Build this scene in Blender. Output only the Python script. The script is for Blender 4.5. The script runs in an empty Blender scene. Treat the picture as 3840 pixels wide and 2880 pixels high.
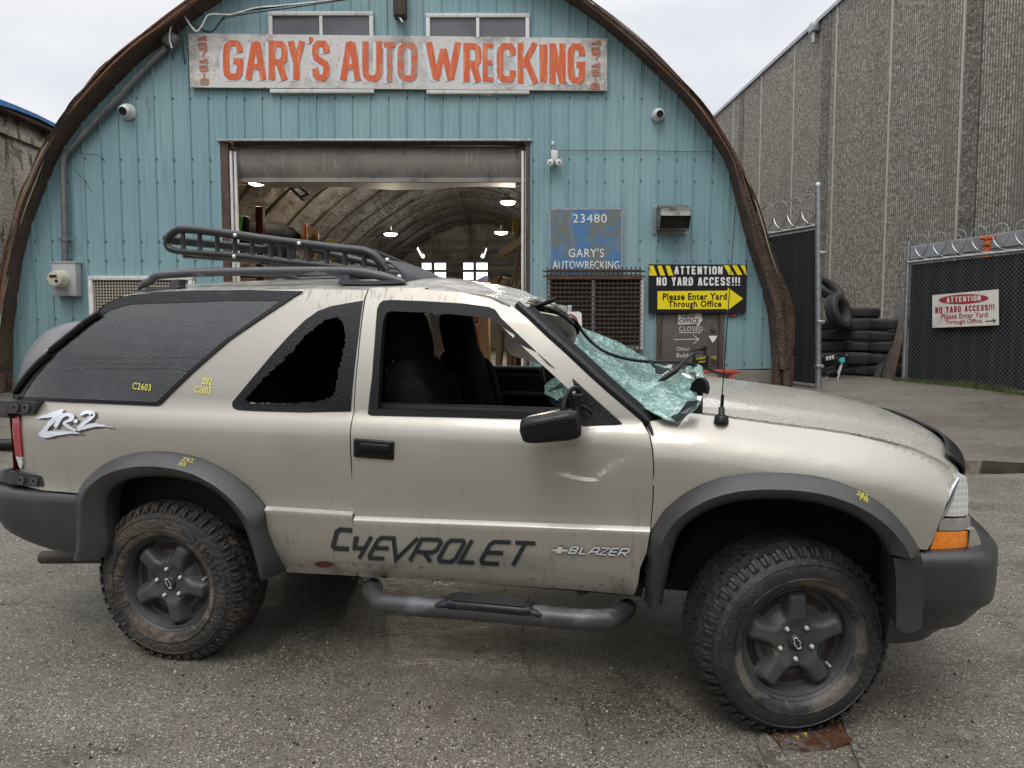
import bpy, bmesh, math, random
import numpy as np
from mathutils import Vector, Matrix
from mathutils.geometry import delaunay_2d_cdt
R = math.radians
random.seed(7); np.random.seed(7)
SC = bpy.context.scene
COL = SC.collection

# ------------------------------------------------------------------ camera, sky, sun, exposure
F, CX, CY = 2750.0, 1920.0, 1440.0
PITCH, CAMH = R(3.95), 1.42
cd = bpy.data.cameras.new('camera'); cam = bpy.data.objects.new('camera', cd); COL.objects.link(cam)
cam.location = (0, 0, CAMH); cam.rotation_euler = (R(90) - PITCH, 0, 0)
cd.sensor_fit = 'HORIZONTAL'; cd.sensor_width = 36; cd.lens = F / 3840 * 36
cd.clip_start = 0.05; cd.clip_end = 3000
SC.camera = cam
SUN_EL, SUN_AZ = R(58), R(200)
W = bpy.data.worlds.new('World'); SC.world = W; W.use_nodes = True
nt = W.node_tree; nt.nodes.clear()
def wn(t, **k):
    n_ = nt.nodes.new(t)
    for a, b in k.items(): setattr(n_, a, b)
    return n_
sky = wn('ShaderNodeTexSky', sky_type='NISHITA', sun_disc=False, sun_elevation=SUN_EL, sun_rotation=SUN_AZ)
tcw = wn('ShaderNodeTexCoord')
mpw = wn('ShaderNodeMapping'); mpw.inputs['Scale'].default_value = (1.6, 1.6, 4.5)
nz = wn('ShaderNodeTexNoise'); nz.inputs['Scale'].default_value = 2.2; nz.inputs['Detail'].default_value = 6; nz.inputs['Roughness'].default_value = .55
rp = wn('ShaderNodeValToRGB'); rp.color_ramp.elements[0].position = .3; rp.color_ramp.elements[1].position = .72
rp.color_ramp.elements[0].color = (3.75, 3.85, 4.05, 1); rp.color_ramp.elements[1].color = (4.75, 4.75, 4.8, 1)
# overcast: brighter overhead than at the horizon
sx = wn('ShaderNodeSeparateXYZ'); mr = wn('ShaderNodeMapRange')
mr.inputs['From Min'].default_value = 0.38; mr.inputs['From Max'].default_value = .95; mr.inputs['To Min'].default_value = 1.0; mr.inputs['To Max'].default_value = 2.75
mul = wn('ShaderNodeMix', data_type='RGBA', blend_type='MULTIPLY'); mul.inputs['Factor'].default_value = 1
mixs = wn('ShaderNodeMix', data_type='RGBA'); mixs.inputs['Factor'].default_value = .93
bg = wn('ShaderNodeBackground'); bg.inputs['Strength'].default_value = .105
ow = wn('ShaderNodeOutputWorld')
L = nt.links.new
L(tcw.outputs['Generated'], mpw.inputs['Vector']); L(mpw.outputs[0], nz.inputs['Vector']); L(nz.outputs['Fac'], rp.inputs[0])
L(tcw.outputs['Generated'], sx.inputs[0]); L(sx.outputs['Z'], mr.inputs['Value'])
L(rp.outputs[0], mul.inputs[6]); L(mr.outputs[0], mul.inputs[7])
L(sky.outputs[0], mixs.inputs[6]); L(mul.outputs[2], mixs.inputs[7])
L(mixs.outputs[2], bg.inputs['Color']); L(bg.outputs[0], ow.inputs[0])
sd = bpy.data.lights.new('sun', 'SUN'); so = bpy.data.objects.new('sun', sd); COL.objects.link(so)
sd.energy = .6; sd.angle = R(25); sd.color = (1, .97, .93)
so.rotation_euler = (R(90) - SUN_EL, 0, R(180) - SUN_AZ)
SC.view_settings.view_transform = 'Standard'; SC.view_settings.look = 'None'
SC.view_settings.exposure = .95; SC.view_settings.gamma = 1
SC.render.engine = 'CYCLES'
SC.cycles.use_denoising = True
SC.cycles.max_bounces = 7; SC.cycles.transparent_max_bounces = 12; SC.cycles.caustics_reflective = False; SC.cycles.caustics_refractive = False
SC.cycles.sample_clamp_indirect = 6

# ------------------------------------------------------------------ pixel tracing helpers (photo pixel -> point on a real surface)
KS = {'A5': (0, 1000, .6027), 'A6': (1300, 1000, .7232), 'A7': (2400, 1300, .663), 'A8': (0, 1700, .7112), 'A3': (1900, 0, .877), 'A1': (0, 0, .6027),
      'A2': (600, 0, .8137), 'A4': (800, 500, .5877), 'c3': (0, 1040, 1 / 3), 'c4': (0, 1480, 1 / 3), 'c5': (600, 830, .5), 'c6': (1900, 1080, .3797),
      'c7': (3240, 1480, .603), 'c8': (1200, 1880, .5877), 'D': (0, 0, 1.736), 'S': (0, 0, 1)}
def SP(k, pts):
    a, b, c = KS[k]; return [(a + c * x, b + c * y) for x, y in pts]
EYE = np.array([0, 0, CAMH])
def ray(px, py):
    c, s = math.cos(PITCH), math.sin(PITCH); a = (px - CX) / F; b = -(py - CY) / F
    return np.array([a, c + b * s, -s + b * c])
def at_y(px, py, y):
    d = ray(px, py); return EYE + d * (y / d[1])
def at_x(px, py, x):
    d = ray(px, py); return EYE + d * (x / d[0])
_gy = np.linspace(-60, 80, 2801)
_gs = np.interp(_gy, [-6, 4.5, 6, 9.5, 11.5, 16, 30], [.04, .04, .1, .1, .012, .006, 0]); _gs[_gy < -6] = .02
_gz = np.cumsum(_gs) * (_gy[1] - _gy[0]); _gz -= np.interp(2.9, _gy, _gz)
def G(y): return float(np.interp(y, _gy, _gz))
def at_g(px, py):
    d = ray(px, py); t = 3.0
    for i in range(200):
        p = EYE + d * t; e = p[2] - G(p[1])
        t += e / (abs(d[2]) + .12)
    return EYE + d * t

# ------------------------------------------------------------------ object helpers
def thing(name, label, cat, loc=(0, 0, 0), group=None, kind=None):
    o = bpy.data.objects.new(name, None); COL.objects.link(o); o.location = loc; o.empty_display_size = .1
    tag(o, label, cat, group, kind); return o
def tag(o, label=None, cat=None, group=None, kind=None):
    if label: o['label'] = label
    if cat: o['category'] = cat
    if group: o['group'] = group
    if kind: o['kind'] = kind
    return o
def link(name, me, parent=None, local=False):
    o = bpy.data.objects.new(name, me); COL.objects.link(o)
    if parent is not None:
        o.parent = parent
        if not local and parent.parent is None: o.matrix_parent_inverse = Matrix.Translation(-parent.location)
    return o
class MB:
    def __init__(s): s.v = []; s.f = []; s.m = []; s.mi = 0
    def add(s, vs, fs):
        k = len(s.v); s.v += [tuple(map(float, p)) for p in vs]
        for q in fs: s.f.append([i + k for i in q]); s.m.append(s.mi)
        return k
    def box(s, c, d, rot=None):
        x, y, z = d[0] / 2, d[1] / 2, d[2] / 2
        P = [Vector(p) for p in [(-x, -y, -z), (x, -y, -z), (x, y, -z), (-x, y, -z), (-x, -y, z), (x, -y, z), (x, y, z), (-x, y, z)]]
        if rot is not None: P = [rot @ p for p in P]
        s.add([p + Vector(c) for p in P], [(0, 3, 2, 1), (4, 5, 6, 7), (0, 1, 5, 4), (1, 2, 6, 5), (2, 3, 7, 6), (3, 0, 4, 7)])
    def rbox(s, c, d, r=.02, rot=None):
        # box with chamfered edges
        bm = bmesh.new(); bmesh.ops.create_cube(bm, size=1)
        for q in bm.verts: q.co = Vector((q.co.x * d[0], q.co.y * d[1], q.co.z * d[2]))
        bmesh.ops.bevel(bm, geom=bm.edges[:], offset=min(r, min(d) * .48), segments=2, profile=.5, affect='EDGES')
        bm.verts.index_update()
        vs = [(rot @ q.co if rot is not None else q.co) + Vector(c) for q in bm.verts]
        s.add(vs, [[q.index for q in f.verts] for f in bm.faces]); bm.free()
    def tube(s, pts, r, n=8, closed=False, caps=True):
        P = [Vector(p) for p in pts]; N = len(P)
        rs = r if hasattr(r, '__len__') else [r] * N
        T = []
        for i in range(N):
            a = P[(i - 1) % N] if (closed or i > 0) else P[i]; b = P[(i + 1) % N] if (closed or i < N - 1) else P[i]
            t = (b - a); T.append(t.normalized() if t.length > 1e-9 else Vector((0, 0, 1)))
        up = Vector((0, 0, 1)) if abs(T[0].z) < .9 else Vector((1, 0, 0))
        nrm = (up - T[0] * up.dot(T[0])).normalized(); vs = []
        for i in range(N):
            nrm = nrm - T[i] * nrm.dot(T[i])
            nrm = nrm.normalized() if nrm.length > 1e-6 else T[i].orthogonal().normalized()
            bn = T[i].cross(nrm)
            for k in range(n):
                a = 2 * math.pi * k / n; vs.append(P[i] + (nrm * math.cos(a) + bn * math.sin(a)) * rs[i])
        fs = []
        for i in range(N if closed else N - 1):
            j = (i + 1) % N
            for k in range(n): fs.append((i * n + k, i * n + (k + 1) % n, j * n + (k + 1) % n, j * n + k))
        if caps and not closed: fs += [tuple(range(n))[::-1], tuple((N - 1) * n + k for k in range(n))]
        s.add(vs, fs)
    def grid(s, fn, nu, nv, cu=False):
        vs = [fn(i / nu, j / nv) for j in range(nv + 1) for i in range(nu + (0 if cu else 1))]
        w = nu + (0 if cu else 1)
        s.add(vs, [(j * w + i, j * w + (i + 1) % w, (j + 1) * w + (i + 1) % w, (j + 1) * w + i) for j in range(nv) for i in range(nu)])
    def lathe(s, prof, n=32, c=(0, 0, 0), ax='y', arc=2 * math.pi):
        # prof: (r, a) a along axis
        full = abs(arc - 2 * math.pi) < 1e-6; m = n if full else n + 1; vs = []
        for k in range(m):
            a = arc * k / n; ca, sa = math.cos(a), math.sin(a)
            for r_, h in prof:
                p = {'y': (r_ * ca, h, r_ * sa), 'z': (r_ * ca, r_ * sa, h), 'x': (h, r_ * ca, r_ * sa)}[ax]
                vs.append((p[0] + c[0], p[1] + c[1], p[2] + c[2]))
        q = len(prof); fs = []
        for k in range(n):
            j = (k + 1) % m
            for i in range(q - 1): fs.append((k * q + i, k * q + i + 1, j * q + i + 1, j * q + i))
        s.add(vs, fs)
    def poly(s, pts, off=None):
        # flat ngon; with off vector: a prism
        n = len(pts)
        if off is None: s.add(pts, [tuple(range(n))]); return
        o = Vector(off); P = [Vector(p) for p in pts]
        fs = [tuple(range(n)), tuple(range(2 * n - 1, n - 1, -1))] + [(i, i + n, (i + 1) % n + n, (i + 1) % n) for i in range(n)]
        s.add(P + [p + o for p in P], fs)
    def build(s, name, mats, parent=None, smooth=None, local=False, fixn=True):
        me = bpy.data.meshes.new(name); me.from_pydata(s.v, [], s.f)
        for m in (mats if isinstance(mats, (list, tuple)) else [mats]): me.materials.append(m)
        me.polygons.foreach_set('material_index', s.m)
        me.validate(); me.update()
        if fixn:
            bm = bmesh.new(); bm.from_mesh(me); bmesh.ops.recalc_face_normals(bm, faces=bm.faces[:]); bm.to_mesh(me); bm.free()
        if smooth is not None:
            me.polygons.foreach_set('use_smooth', [True] * len(me.polygons))
            if smooth < 179: me.set_sharp_from_angle(angle=R(smooth))
        return link(name, me, parent, local)
def resample(pts, n, closed=False):
    P = np.array(pts, float)
    if closed: P = np.vstack([P, P[:1]])
    d = np.r_[0, np.cumsum(np.linalg.norm(np.diff(P, axis=0), axis=1))]
    t = np.linspace(0, d[-1], n + (1 if closed else 0)); Q = np.stack([np.interp(t, d, P[:, k]) for k in range(P.shape[1])], 1)
    return Q[:-1] if closed else Q
def catmull(pts, n=6):
    P = [np.array(p, float) for p in pts]; P = [2 * P[0] - P[1]] + P + [2 * P[-1] - P[-2]]; out = []
    for i in range(1, len(P) - 2):
        for k in range(n):
            t = k / n; a, b, c, d = P[i - 1:i + 3]
            out.append(.5 * ((2 * b) + (-a + c) * t + (2 * a - 5 * b + 4 * c - d) * t * t + (-a + 3 * b - 3 * c + d) * t ** 3))
    out.append(P[-2]); return out
# lettering: outline of the built-in font in a unit box
_txt = {}
def glyph(text, off=0.0, shear=0.0, spacing=1.0):
    k = (text, off, shear, spacing)
    if k in _txt: return _txt[k]
    c = bpy.data.curves.new('lettering', 'FONT'); c.body = text; c.offset = off; c.shear = shear; c.resolution_u = 3; c.space_character = spacing
    o = bpy.data.objects.new('lettering', c); COL.objects.link(o)
    dg = bpy.context.evaluated_depsgraph_get(); me = o.evaluated_get(dg).to_mesh()
    v = np.array([p.co[:2] for p in me.vertices]); fs = [tuple(p.vertices) for p in me.polygons]
    o.evaluated_get(dg).to_mesh_clear(); bpy.data.objects.remove(o); bpy.data.curves.remove(c)
    v = (v - v.min(0)) / np.maximum(v.max(0) - v.min(0), 1e-6)
    _txt[k] = (v, fs); return v, fs
def put_text(mb, text, quad, fn, off=0.0, shear=0.0, spacing=1.0):
    # quad: TL, TR, BR, BL in photo pixels
    v, fs = glyph(text, off, shear, spacing); q = [np.array(p, float) for p in quad]
    vs = [fn(*((q[3] * (1 - x) + q[2] * x) * (1 - y) + (q[0] * (1 - x) + q[1] * x) * y)) for x, y in v]
    mb.add(vs, fs)
def rectq(x0, y0, x1, y1): return [(x0, y0), (x1, y0), (x1, y1), (x0, y1)]
def stroke(mb, pts, wd, fn, closed=False, lift=(0, 0, 0)):
    # flat ribbon with mitred joints, in photo pixels
    P = [np.array(p, float) for p in pts]; n = len(P); Lf = []; Rt = []
    for i in range(n):
        a = P[i] - P[i - 1] if (i > 0 or closed) else P[i + 1] - P[i]; b = P[(i + 1) % n] - P[i] if (i < n - 1 or closed) else a
        a = a / np.linalg.norm(a); b = b / np.linalg.norm(b); t = a + b; l_ = np.linalg.norm(t); t = t / l_ if l_ > .3 else a
        nn = np.array([-t[1], t[0]]); k = wd / 2 / max(.45, abs(nn.dot(np.array([-a[1], a[0]]))))
        Lf.append(fn(*(P[i] + nn * k))); Rt.append(fn(*(P[i] - nn * k)))
    m = n if closed else n - 1
    Lf = [tuple(np.array(p) + lift) for p in Lf]; Rt = [tuple(np.array(p) + lift) for p in Rt]
    mb.add(Lf + Rt, [(i, (i + 1) % n, (i + 1) % n + n, i + n) for i in range(m)])

# ------------------------------------------------------------------ materials
def material(name, base, rough=.5, metal=0., layers=(), bump=None, coat=0., spec=.5, emit=None, rlayers=(), coord='Object', alpha=None, trans=0., bumps=()):
    """layers: (kind, scale, (sx,sy,sz), lo, hi, colour[, amount]) blended over the base colour one after another"""
    m = bpy.data.materials.new(name); m.use_nodes = True; t = m.node_tree; b = t.nodes['Principled BSDF']; ln = t.links.new
    tc = t.nodes.new('ShaderNodeTexCoord')
    def tex(kind, scale, st, seed=0):
        mp = t.nodes.new('ShaderNodeMapping'); mp.inputs['Scale'].default_value = st; mp.inputs['Location'].default_value = (0, 0, 0) if kind[:4] == 'grad' else (seed * 3.1, seed * 1.7, seed * 2.3)
        ln(tc.outputs[coord], mp.inputs[0])
        if kind == 'noise':
            x = t.nodes.new('ShaderNodeTexNoise'); x.inputs['Scale'].default_value = scale; x.inputs['Detail'].default_value = 6; x.inputs['Roughness'].default_value = .6; o = x.outputs['Fac']
        elif kind == 'soft':
            x = t.nodes.new('ShaderNodeTexNoise'); x.inputs['Scale'].default_value = scale; x.inputs['Detail'].default_value = 2; o = x.outputs['Fac']
        elif kind == 'voro':
            x = t.nodes.new('ShaderNodeTexVoronoi'); x.inputs['Scale'].default_value = scale; o = x.outputs['Distance']
        elif kind == 'cell':
            x = t.nodes.new('ShaderNodeTexVoronoi'); x.inputs['Scale'].default_value = scale; sp = t.nodes.new('ShaderNodeSeparateColor'); ln(x.outputs['Color'], sp.inputs[0]); o = sp.outputs[0]; ln(mp.outputs[0], x.inputs['Vector']); return o
        elif kind == 'crack':
            x = t.nodes.new('ShaderNodeTexVoronoi'); x.feature = 'DISTANCE_TO_EDGE'; x.inputs['Scale'].default_value = scale; o = x.outputs['Distance']
        elif kind in ('wavex', 'wavey', 'wavez'):
            x = t.nodes.new('ShaderNodeTexWave'); x.bands_direction = kind[-1].upper(); x.inputs['Scale'].default_value = scale; x.inputs['Distortion'].default_value = .6; x.inputs['Detail'].default_value = 2; o = x.outputs['Fac']
        elif kind == 'rad':
            x = t.nodes.new('ShaderNodeSeparateXYZ'); ln(tc.outputs[coord], x.inputs[0]); cb = t.nodes.new('ShaderNodeCombineXYZ'); ln(x.outputs[0], cb.inputs[0]); ln(x.outputs[2], cb.inputs[2]); q = t.nodes.new('ShaderNodeVectorMath'); q.operation = 'LENGTH'; ln(cb.outputs[0], q.inputs[0]); return q.outputs['Value']
        elif kind in ('gradx', 'grady', 'gradz'):
            x = t.nodes.new('ShaderNodeSeparateXYZ'); ln(mp.outputs[0], x.inputs[0]); return x.outputs['XYZ'.index(kind[-1].upper())]
        ln(mp.outputs[0], x.inputs['Vector']); return o
    def rng(o, lo, hi, amt=1.):
        r_ = t.nodes.new('ShaderNodeMapRange'); r_.interpolation_type = 'SMOOTHSTEP'
        a, c = (0., amt) if lo <= hi else (amt, 0.)
        r_.inputs['From Min'].default_value = min(lo, hi); r_.inputs['From Max'].default_value = max(lo, hi) + 1e-5
        r_.inputs['To Min'].default_value = a; r_.inputs['To Max'].default_value = c
        ln(o, r_.inputs['Value']); return r_.outputs[0]
    def mask(spec_, amt, seed):
        # spec_: one (kind, scale, st, lo, hi) or a list of them, multiplied
        o = None
        for q in (spec_ if isinstance(spec_, list) else [spec_]):
            x = rng(tex(q[0], q[1], q[2], seed), q[3], q[4])
            if o is None: o = x
            else:
                mm = t.nodes.new('ShaderNodeMath'); mm.operation = 'MULTIPLY'; ln(o, mm.inputs[0]); ln(x, mm.inputs[1]); o = mm.outputs[0]
        mm = t.nodes.new('ShaderNodeMath'); mm.operation = 'MULTIPLY'; ln(o, mm.inputs[0]); mm.inputs[1].default_value = amt
        return mm.outputs[0]
    b.inputs['Base Color'].default_value = (*base, 1); b.inputs['Roughness'].default_value = rough; b.inputs['Metallic'].default_value = metal
    b.inputs['Coat Weight'].default_value = coat; b.inputs['Coat Roughness'].default_value = .04; b.inputs['Specular IOR Level'].default_value = spec
    b.inputs['Transmission Weight'].default_value = trans
    if emit: b.inputs['Emission Color'].default_value = (*emit[0], 1); b.inputs['Emission Strength'].default_value = emit[1]
    cur = None
    for i, lay in enumerate(layers):
        sp, col, amt = lay
        mx = t.nodes.new('ShaderNodeMix'); mx.data_type = 'RGBA'
        ln(mask(sp, amt, i), mx.inputs['Factor'])
        if cur is None: mx.inputs[6].default_value = (*base, 1)
        else: ln(cur, mx.inputs[6])
        mx.inputs[7].default_value = (*col, 1); cur = mx.outputs[2]
    if cur is not None: ln(cur, b.inputs['Base Color'])
    cur = None
    for i, (sp, val, amt) in enumerate(rlayers):
        mx = t.nodes.new('ShaderNodeMix'); ln(mask(sp, amt, i), mx.inputs['Factor'])
        if cur is None: mx.inputs[2].default_value = rough
        else: ln(cur, mx.inputs[2])
        mx.inputs[3].default_value = val; cur = mx.outputs[0]
    if cur is not None: ln(cur, b.inputs['Roughness'])
    bl = list(bumps) + ([bump] if bump else []); prev = None
    for i, (kind, scale, st, strength, dist, lo, hi) in enumerate(bl):
        bp = t.nodes.new('ShaderNodeBump'); bp.inputs['Strength'].default_value = strength; bp.inputs['Distance'].default_value = dist
        ln(rng(tex(kind, scale, st, i), lo, hi), bp.inputs['Height'])
        if prev is not None: ln(prev, bp.inputs['Normal'])
        prev = bp.outputs[0]
    if prev is not None:
        ln(prev, b.inputs['Normal'])
        if coat: ln(prev, b.inputs['Coat Normal'])
    if alpha is not None:
        if isinstance(alpha, tuple): ln(mask(alpha[0], alpha[1], 3), b.inputs['Alpha'])
        else: b.inputs['Alpha'].default_value = alpha
    return m
U1 = (1, 1, 1)
M = {}
M['asphalt'] = material('wet_asphalt', (.118, .102, .078), .44, layers=[
    (('noise', .45, U1, .4, .62), (.168, .149, .119), .9), (('noise', 1.3, (1, 2.6, 1), .5, .66), (.064, .052, .036), .85), (('noise', .9, (.35, 2.4, 1), .56, .68), (.145, .127, .098), .7), (('noise', 2.3, U1, .62, .69), (.058, .05, .04), .75), ([('crack', 1.1, U1, .009, .0), ('noise', .7, U1, .52, .58)], (.02, .018, .015), .8),
    (('noise', 55, U1, .42, .62), (.125, .112, .09), .8), ([('cell', 190, U1, .62, .8), ('voro', 190, U1, .52, .3), ('noise', 6, U1, .3, .6)], (.48, .445, .37), .9),
    ([('cell', 100, U1, .80, .92), ('voro', 100, U1, .42, .25)], (.58, .54, .46), .85), (('cell', 150, U1, .25, .1), (.03, .027, .022), .7)],
    rlayers=[(('noise', .7, (1, 2.2, 1), .44, .60), .22, 1.), (('cell', 170, U1, .3, .9), .6, .45)],
    bumps=[('noise', 14, U1, .4, .012, .2, .8), ('voro', 190, U1, .6, .003, .55, .1)])
M['puddle'] = material('standing_water', (.03, .024, .017), .06, spec=.6, layers=[(('noise', 3, U1, .4, .6), (.05, .04, .028), .8)])
M['teal'] = material('teal_siding', (.195, .335, .365), .5, layers=[
    (('noise', .8, (1, 1, .35), .42, .66), (.26, .395, .42), .8), (('noise', 5, (2.2, 1, .12), .52, .72), (.135, .225, .24), .7),
    (('noise', 14, (3, 1, .08), .60, .74), (.30, .42, .42), .4), (('noise', 2.2, (1.4, 1, .3), .64, .76), (.085, .11, .10), .6),
    (('noise', 60, U1, .68, .76), (.06, .07, .06), .5), (('noise', 10, (5, 1, .07), .62, .72), (.115, .125, .11), .55), (('gradz', 1, U1, 1.9, .7), (.16, .22, .20), .45)],
    rlayers=[(('noise', 6, U1, .4, .7), .38, .8)], bump=('noise', 30, U1, .15, .01, .3, .7))
M['screw'] = material('rusty_screw', (.07, .055, .045), .6, .3)
M['rotwood'] = material('rotten_brown_wood', (.27, .15, .095), .7, layers=[
    (('noise', 3, U1, .4, .65), (.13, .085, .06), .85), (('noise', 9, U1, .5, .66), (.34, .20, .125), .8),
    (('noise', 2.1, U1, .58, .72), (.085, .085, .05), .6), (('noise', 26, U1, .62, .7), (.46, .42, .32), .7), (('noise', 40, U1, .3, .42), (.022, .015, .011), .7)],
    rlayers=[(('noise', 5, U1, .4, .6), .42, .8)], bumps=[('noise', 30, U1, .8, .03, .25, .75)])
M['roofing'] = material('black_roofing_felt', (.035, .032, .03), .8, layers=[(('noise', 8, U1, .45, .7), (.09, .085, .075), .8), (('noise', 2, U1, .6, .7), (.07, .085, .045), .6)], bump=('noise', 25, U1, .7, .03, .3, .7))
M['jambwood'] = material('dark_jamb_wood', (.075, .045, .032), .7, layers=[(('noise', 12, (3, 3, .3), .45, .65), (.035, .022, .017), .9), (('noise', 20, (2, 2, .5), .62, .7), (.4, .38, .35), .6)], bump=('noise', 20, (3, 3, .4), .4, .01, .3, .7))
M['whitemetal'] = material('white_painted_metal', (.62, .62, .60), .45, layers=[(('noise', 9, (2, 2, .5), .5, .7), (.42, .41, .38), .8), (('noise', 40, U1, .62, .72), (.2, .17, .14), .6)])
M['greymetal'] = material('galvanised_steel', (.42, .44, .45), .42, .75, layers=[(('noise', 14, U1, .4, .65), (.27, .28, .29), .8), (('noise', 50, U1, .62, .7), (.14, .10, .07), .5)])
M['curtain'] = material('dirty_grey_steel_door', (.30, .28, .25), .5, layers=[
    (('noise', 1.6, (1, 1, 2), .4, .65), (.20, .185, .165), .9), (('noise', 10, (3, 1, .25), .55, .7), (.45, .43, .40), .6), (('noise', 5, (1, 1, .3), .58, .7), (.09, .08, .07), .7)],
    bump=('noise', 12, (2, 1, .3), .2, .01, .3, .7))
M['doorliner'] = material('folded_door_panel', (.34, .32, .28), .6, layers=[(('noise', 3, (1, 3, 1), .45, .7), (.2, .18, .15), .8)])
M['glass_dark'] = material('curtained_window_glass', (.13, .13, .145), .12, layers=[(('noise', 3, (1, 1, .5), .4, .7), (.09, .09, .10), .9)], spec=.6)
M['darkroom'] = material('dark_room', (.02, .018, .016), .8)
M['foil'] = material('wrinkled_foil_lining', (.40, .375, .34), .24, .9, layers=[
    ([('gradx', 1, U1, -3.2, -5.0), ('grady', 1, U1, 21., 14.)], (.34, .20, .10), .9), (('noise', .6, U1, .46, .6), (.16, .125, .095), .8), (('noise', 3.2, (1.6, .35, 1.6), .5, .64), (.10, .078, .06), .8), (('noise', 5, (.5, 1.6, .5), .6, .72), (.66, .64, .60), .7)],  # brown left front: warm light painted into the foil colour
    bumps=[('noise', 1.5, (1.8, .35, 1.8), 1., .5, .25, .75), ('noise', 3.6, (.45, 1.5, .45), 1., .22, .3, .7), ('noise', 12, (1.4, .4, 1.4), .7, .05, .25, .75)])
M['endwall'] = material('grey_end_wall', (.26, .25, .215), .7, layers=[(('noise', 1.5, U1, .42, .62), (.15, .135, .11), .9), (('noise', 6, (2, 1, .4), .55, .68), (.34, .335, .31), .6)])
M['beam'] = material('old_beam', (.06, .04, .028), .7, layers=[(('noise', 10, U1, .45, .65), (.11, .08, .05), .8)])
M['concrete'] = material('mossy_concrete', (.26, .245, .21), .75, layers=[(('noise', 2, U1, .42, .62), (.16, .15, .12), .9), (('noise', 6, (1, 1, .3), .55, .68), (.07, .066, .055), .8), (('noise', 3.4, U1, .6, .72), (.12, .13, .06), .6)], bump=('noise', 30, U1, .4, .02, .3, .7))
M['oldwall'] = material('stained_plaster', (.55, .505, .42), .8, layers=[
    (('noise', 1.2, (1, 1, .5), .42, .6), (.34, .30, .225), .85), (('noise', 7, (1, 1, .25), .52, .62), (.05, .045, .036), .85), (('noise', 2.6, U1, .55, .68), (.105, .11, .06), .8),
    (('noise', 22, U1, .6, .68), (.5, .47, .41), .6)], bump=('noise', 18, U1, .5, .03, .3, .7))
M['tarp'] = material('blue_tarpaulin', (.03, .16, .44), .45, layers=[(('noise', 12, U1, .5, .7), (.10, .28, .58), .8)])
M['aggregate'] = material('ribbed_aggregate_concrete', (.36, .33, .28), .9, spec=.2, layers=[
    (('noise', .5, (1, 1, .3), .4, .62), (.30, .272, .23), .9), (('cell', 22, (1, .55, 1), .45, .6), (.235, .213, .18), .85), (('cell', 27, (1, .55, 1), .68, .8), (.14, .127, .107), .8),
    (('cell', 31, (1, .55, 1), .74, .86), (.54, .505, .445), .8), (('wavey', 4.3, U1, .70, .30), (.14, .127, .107), .75), (('noise', .8, (1, 1, .1), .54, .70), (.17, .154, .13), .75), ([('gradz', 1, U1, 2.0, .6), ('noise', 2, U1, .4, .6)], (.30, .28, .24), .5)],
    bumps=[('wavey', 4.3, U1, .6, .03, .1, .9), ('cell', 24, (1, .55, 1), .35, .03, 0, 1)])
M['joint'] = material('pale_joint_strip', (.45, .42, .365), .85, layers=[(('noise', 8, U1, .4, .7), (.40, .375, .33), .9)])
M['darkgroove'] = material('dark_stained_rib_band', (.20, .183, .155), .9, spec=.2, layers=[(('cell', 22, (1, .55, 1), .45, .6), (.14, .128, .108), .85), (('cell', 27, (1, .55, 1), .68, .8), (.075, .068, .058), .85), (('cell', 31, (1, .55, 1), .78, .88), (.36, .335, .29), .8), (('wavey', 4.3, U1, .7, .35), (.09, .082, .07), .5)])
M['darkslat'] = material('black_privacy_slat', (.008, .008, .009), .6, spec=.2, layers=[(('wavex', 3.3, U1, .6, .95), (.02, .02, .022), .8)])
M['wire'] = material('galvanised_wire', (.42, .43, .44), .4, .8)
M['linkwire'] = material('dull_link_wire', (.12, .123, .126), .6)
M['conduitgrey'] = material('weathered_conduit', (.17, .175, .18), .5, .3, layers=[(('noise', 12, U1, .45, .65), (.10, .10, .10), .8), (('noise', 3, U1, .55, .7), (.26, .26, .26), .7)])
M['rubber'] = material('tyre_rubber', (.042, .042, .044), .7, spec=.3, layers=[(('noise', 5, U1, .5, .7), (.06, .058, .055), .8)], bump=('noise', 60, U1, .3, .01, .3, .7))
M['black'] = material('black_plastic', (.012, .012, .013), .38, spec=.3, layers=[(('noise', 20, U1, .5, .7), (.03, .03, .031), .8)])
M['blackmatte'] = material('black_matte', (.012, .012, .012), .8)
M['red'] = material('red_paint', (.42, .05, .03), .5, layers=[(('noise', 12, U1, .5, .68), (.2, .05, .03), .8)])
M['orange'] = material('orange_paint', (.65, .13, .03), .5)
M['grassm'] = material('green_grass', (.055, .085, .02), .7, layers=[(('noise', 2, U1, .45, .6), (.14, .11, .045), .8)])
M['white'] = material('white_paint', (.75, .75, .73), .45)
M['dirtywhite'] = material('dirty_white_sign', (.68, .66, .6), .5, layers=[(('noise', 4, U1, .5, .7), (.52, .49, .42), .8), (('noise', 16, U1, .64, .72), (.35, .28, .2), .6)])
M['signblack'] = material('sign_black', (.011, .011, .012), .32)
M['signyellow'] = material('sign_yellow', (.82, .66, .01), .35)
M['signred'] = material('sign_red', (.36, .03, .05), .45)
M['lampglow'] = material('lit_lamp', (1, 1, 1), .4, emit=((1, .93, .72), 7))
M['tubeglow'] = material('lit_tube', (1, 1, 1), .4, emit=((1, 1, .95), 1.8))
M['skyglass'] = material('daylight_glow_window', (.8, .8, .8), .3, emit=((.95, .98, 1), .95))  # glow stands in for daylight behind the back windows
M['chalk'] = material('white_chalk', (.72, .72, .70), .8, alpha=(('noise', 60, U1, .25, .42), 1.))

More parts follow.
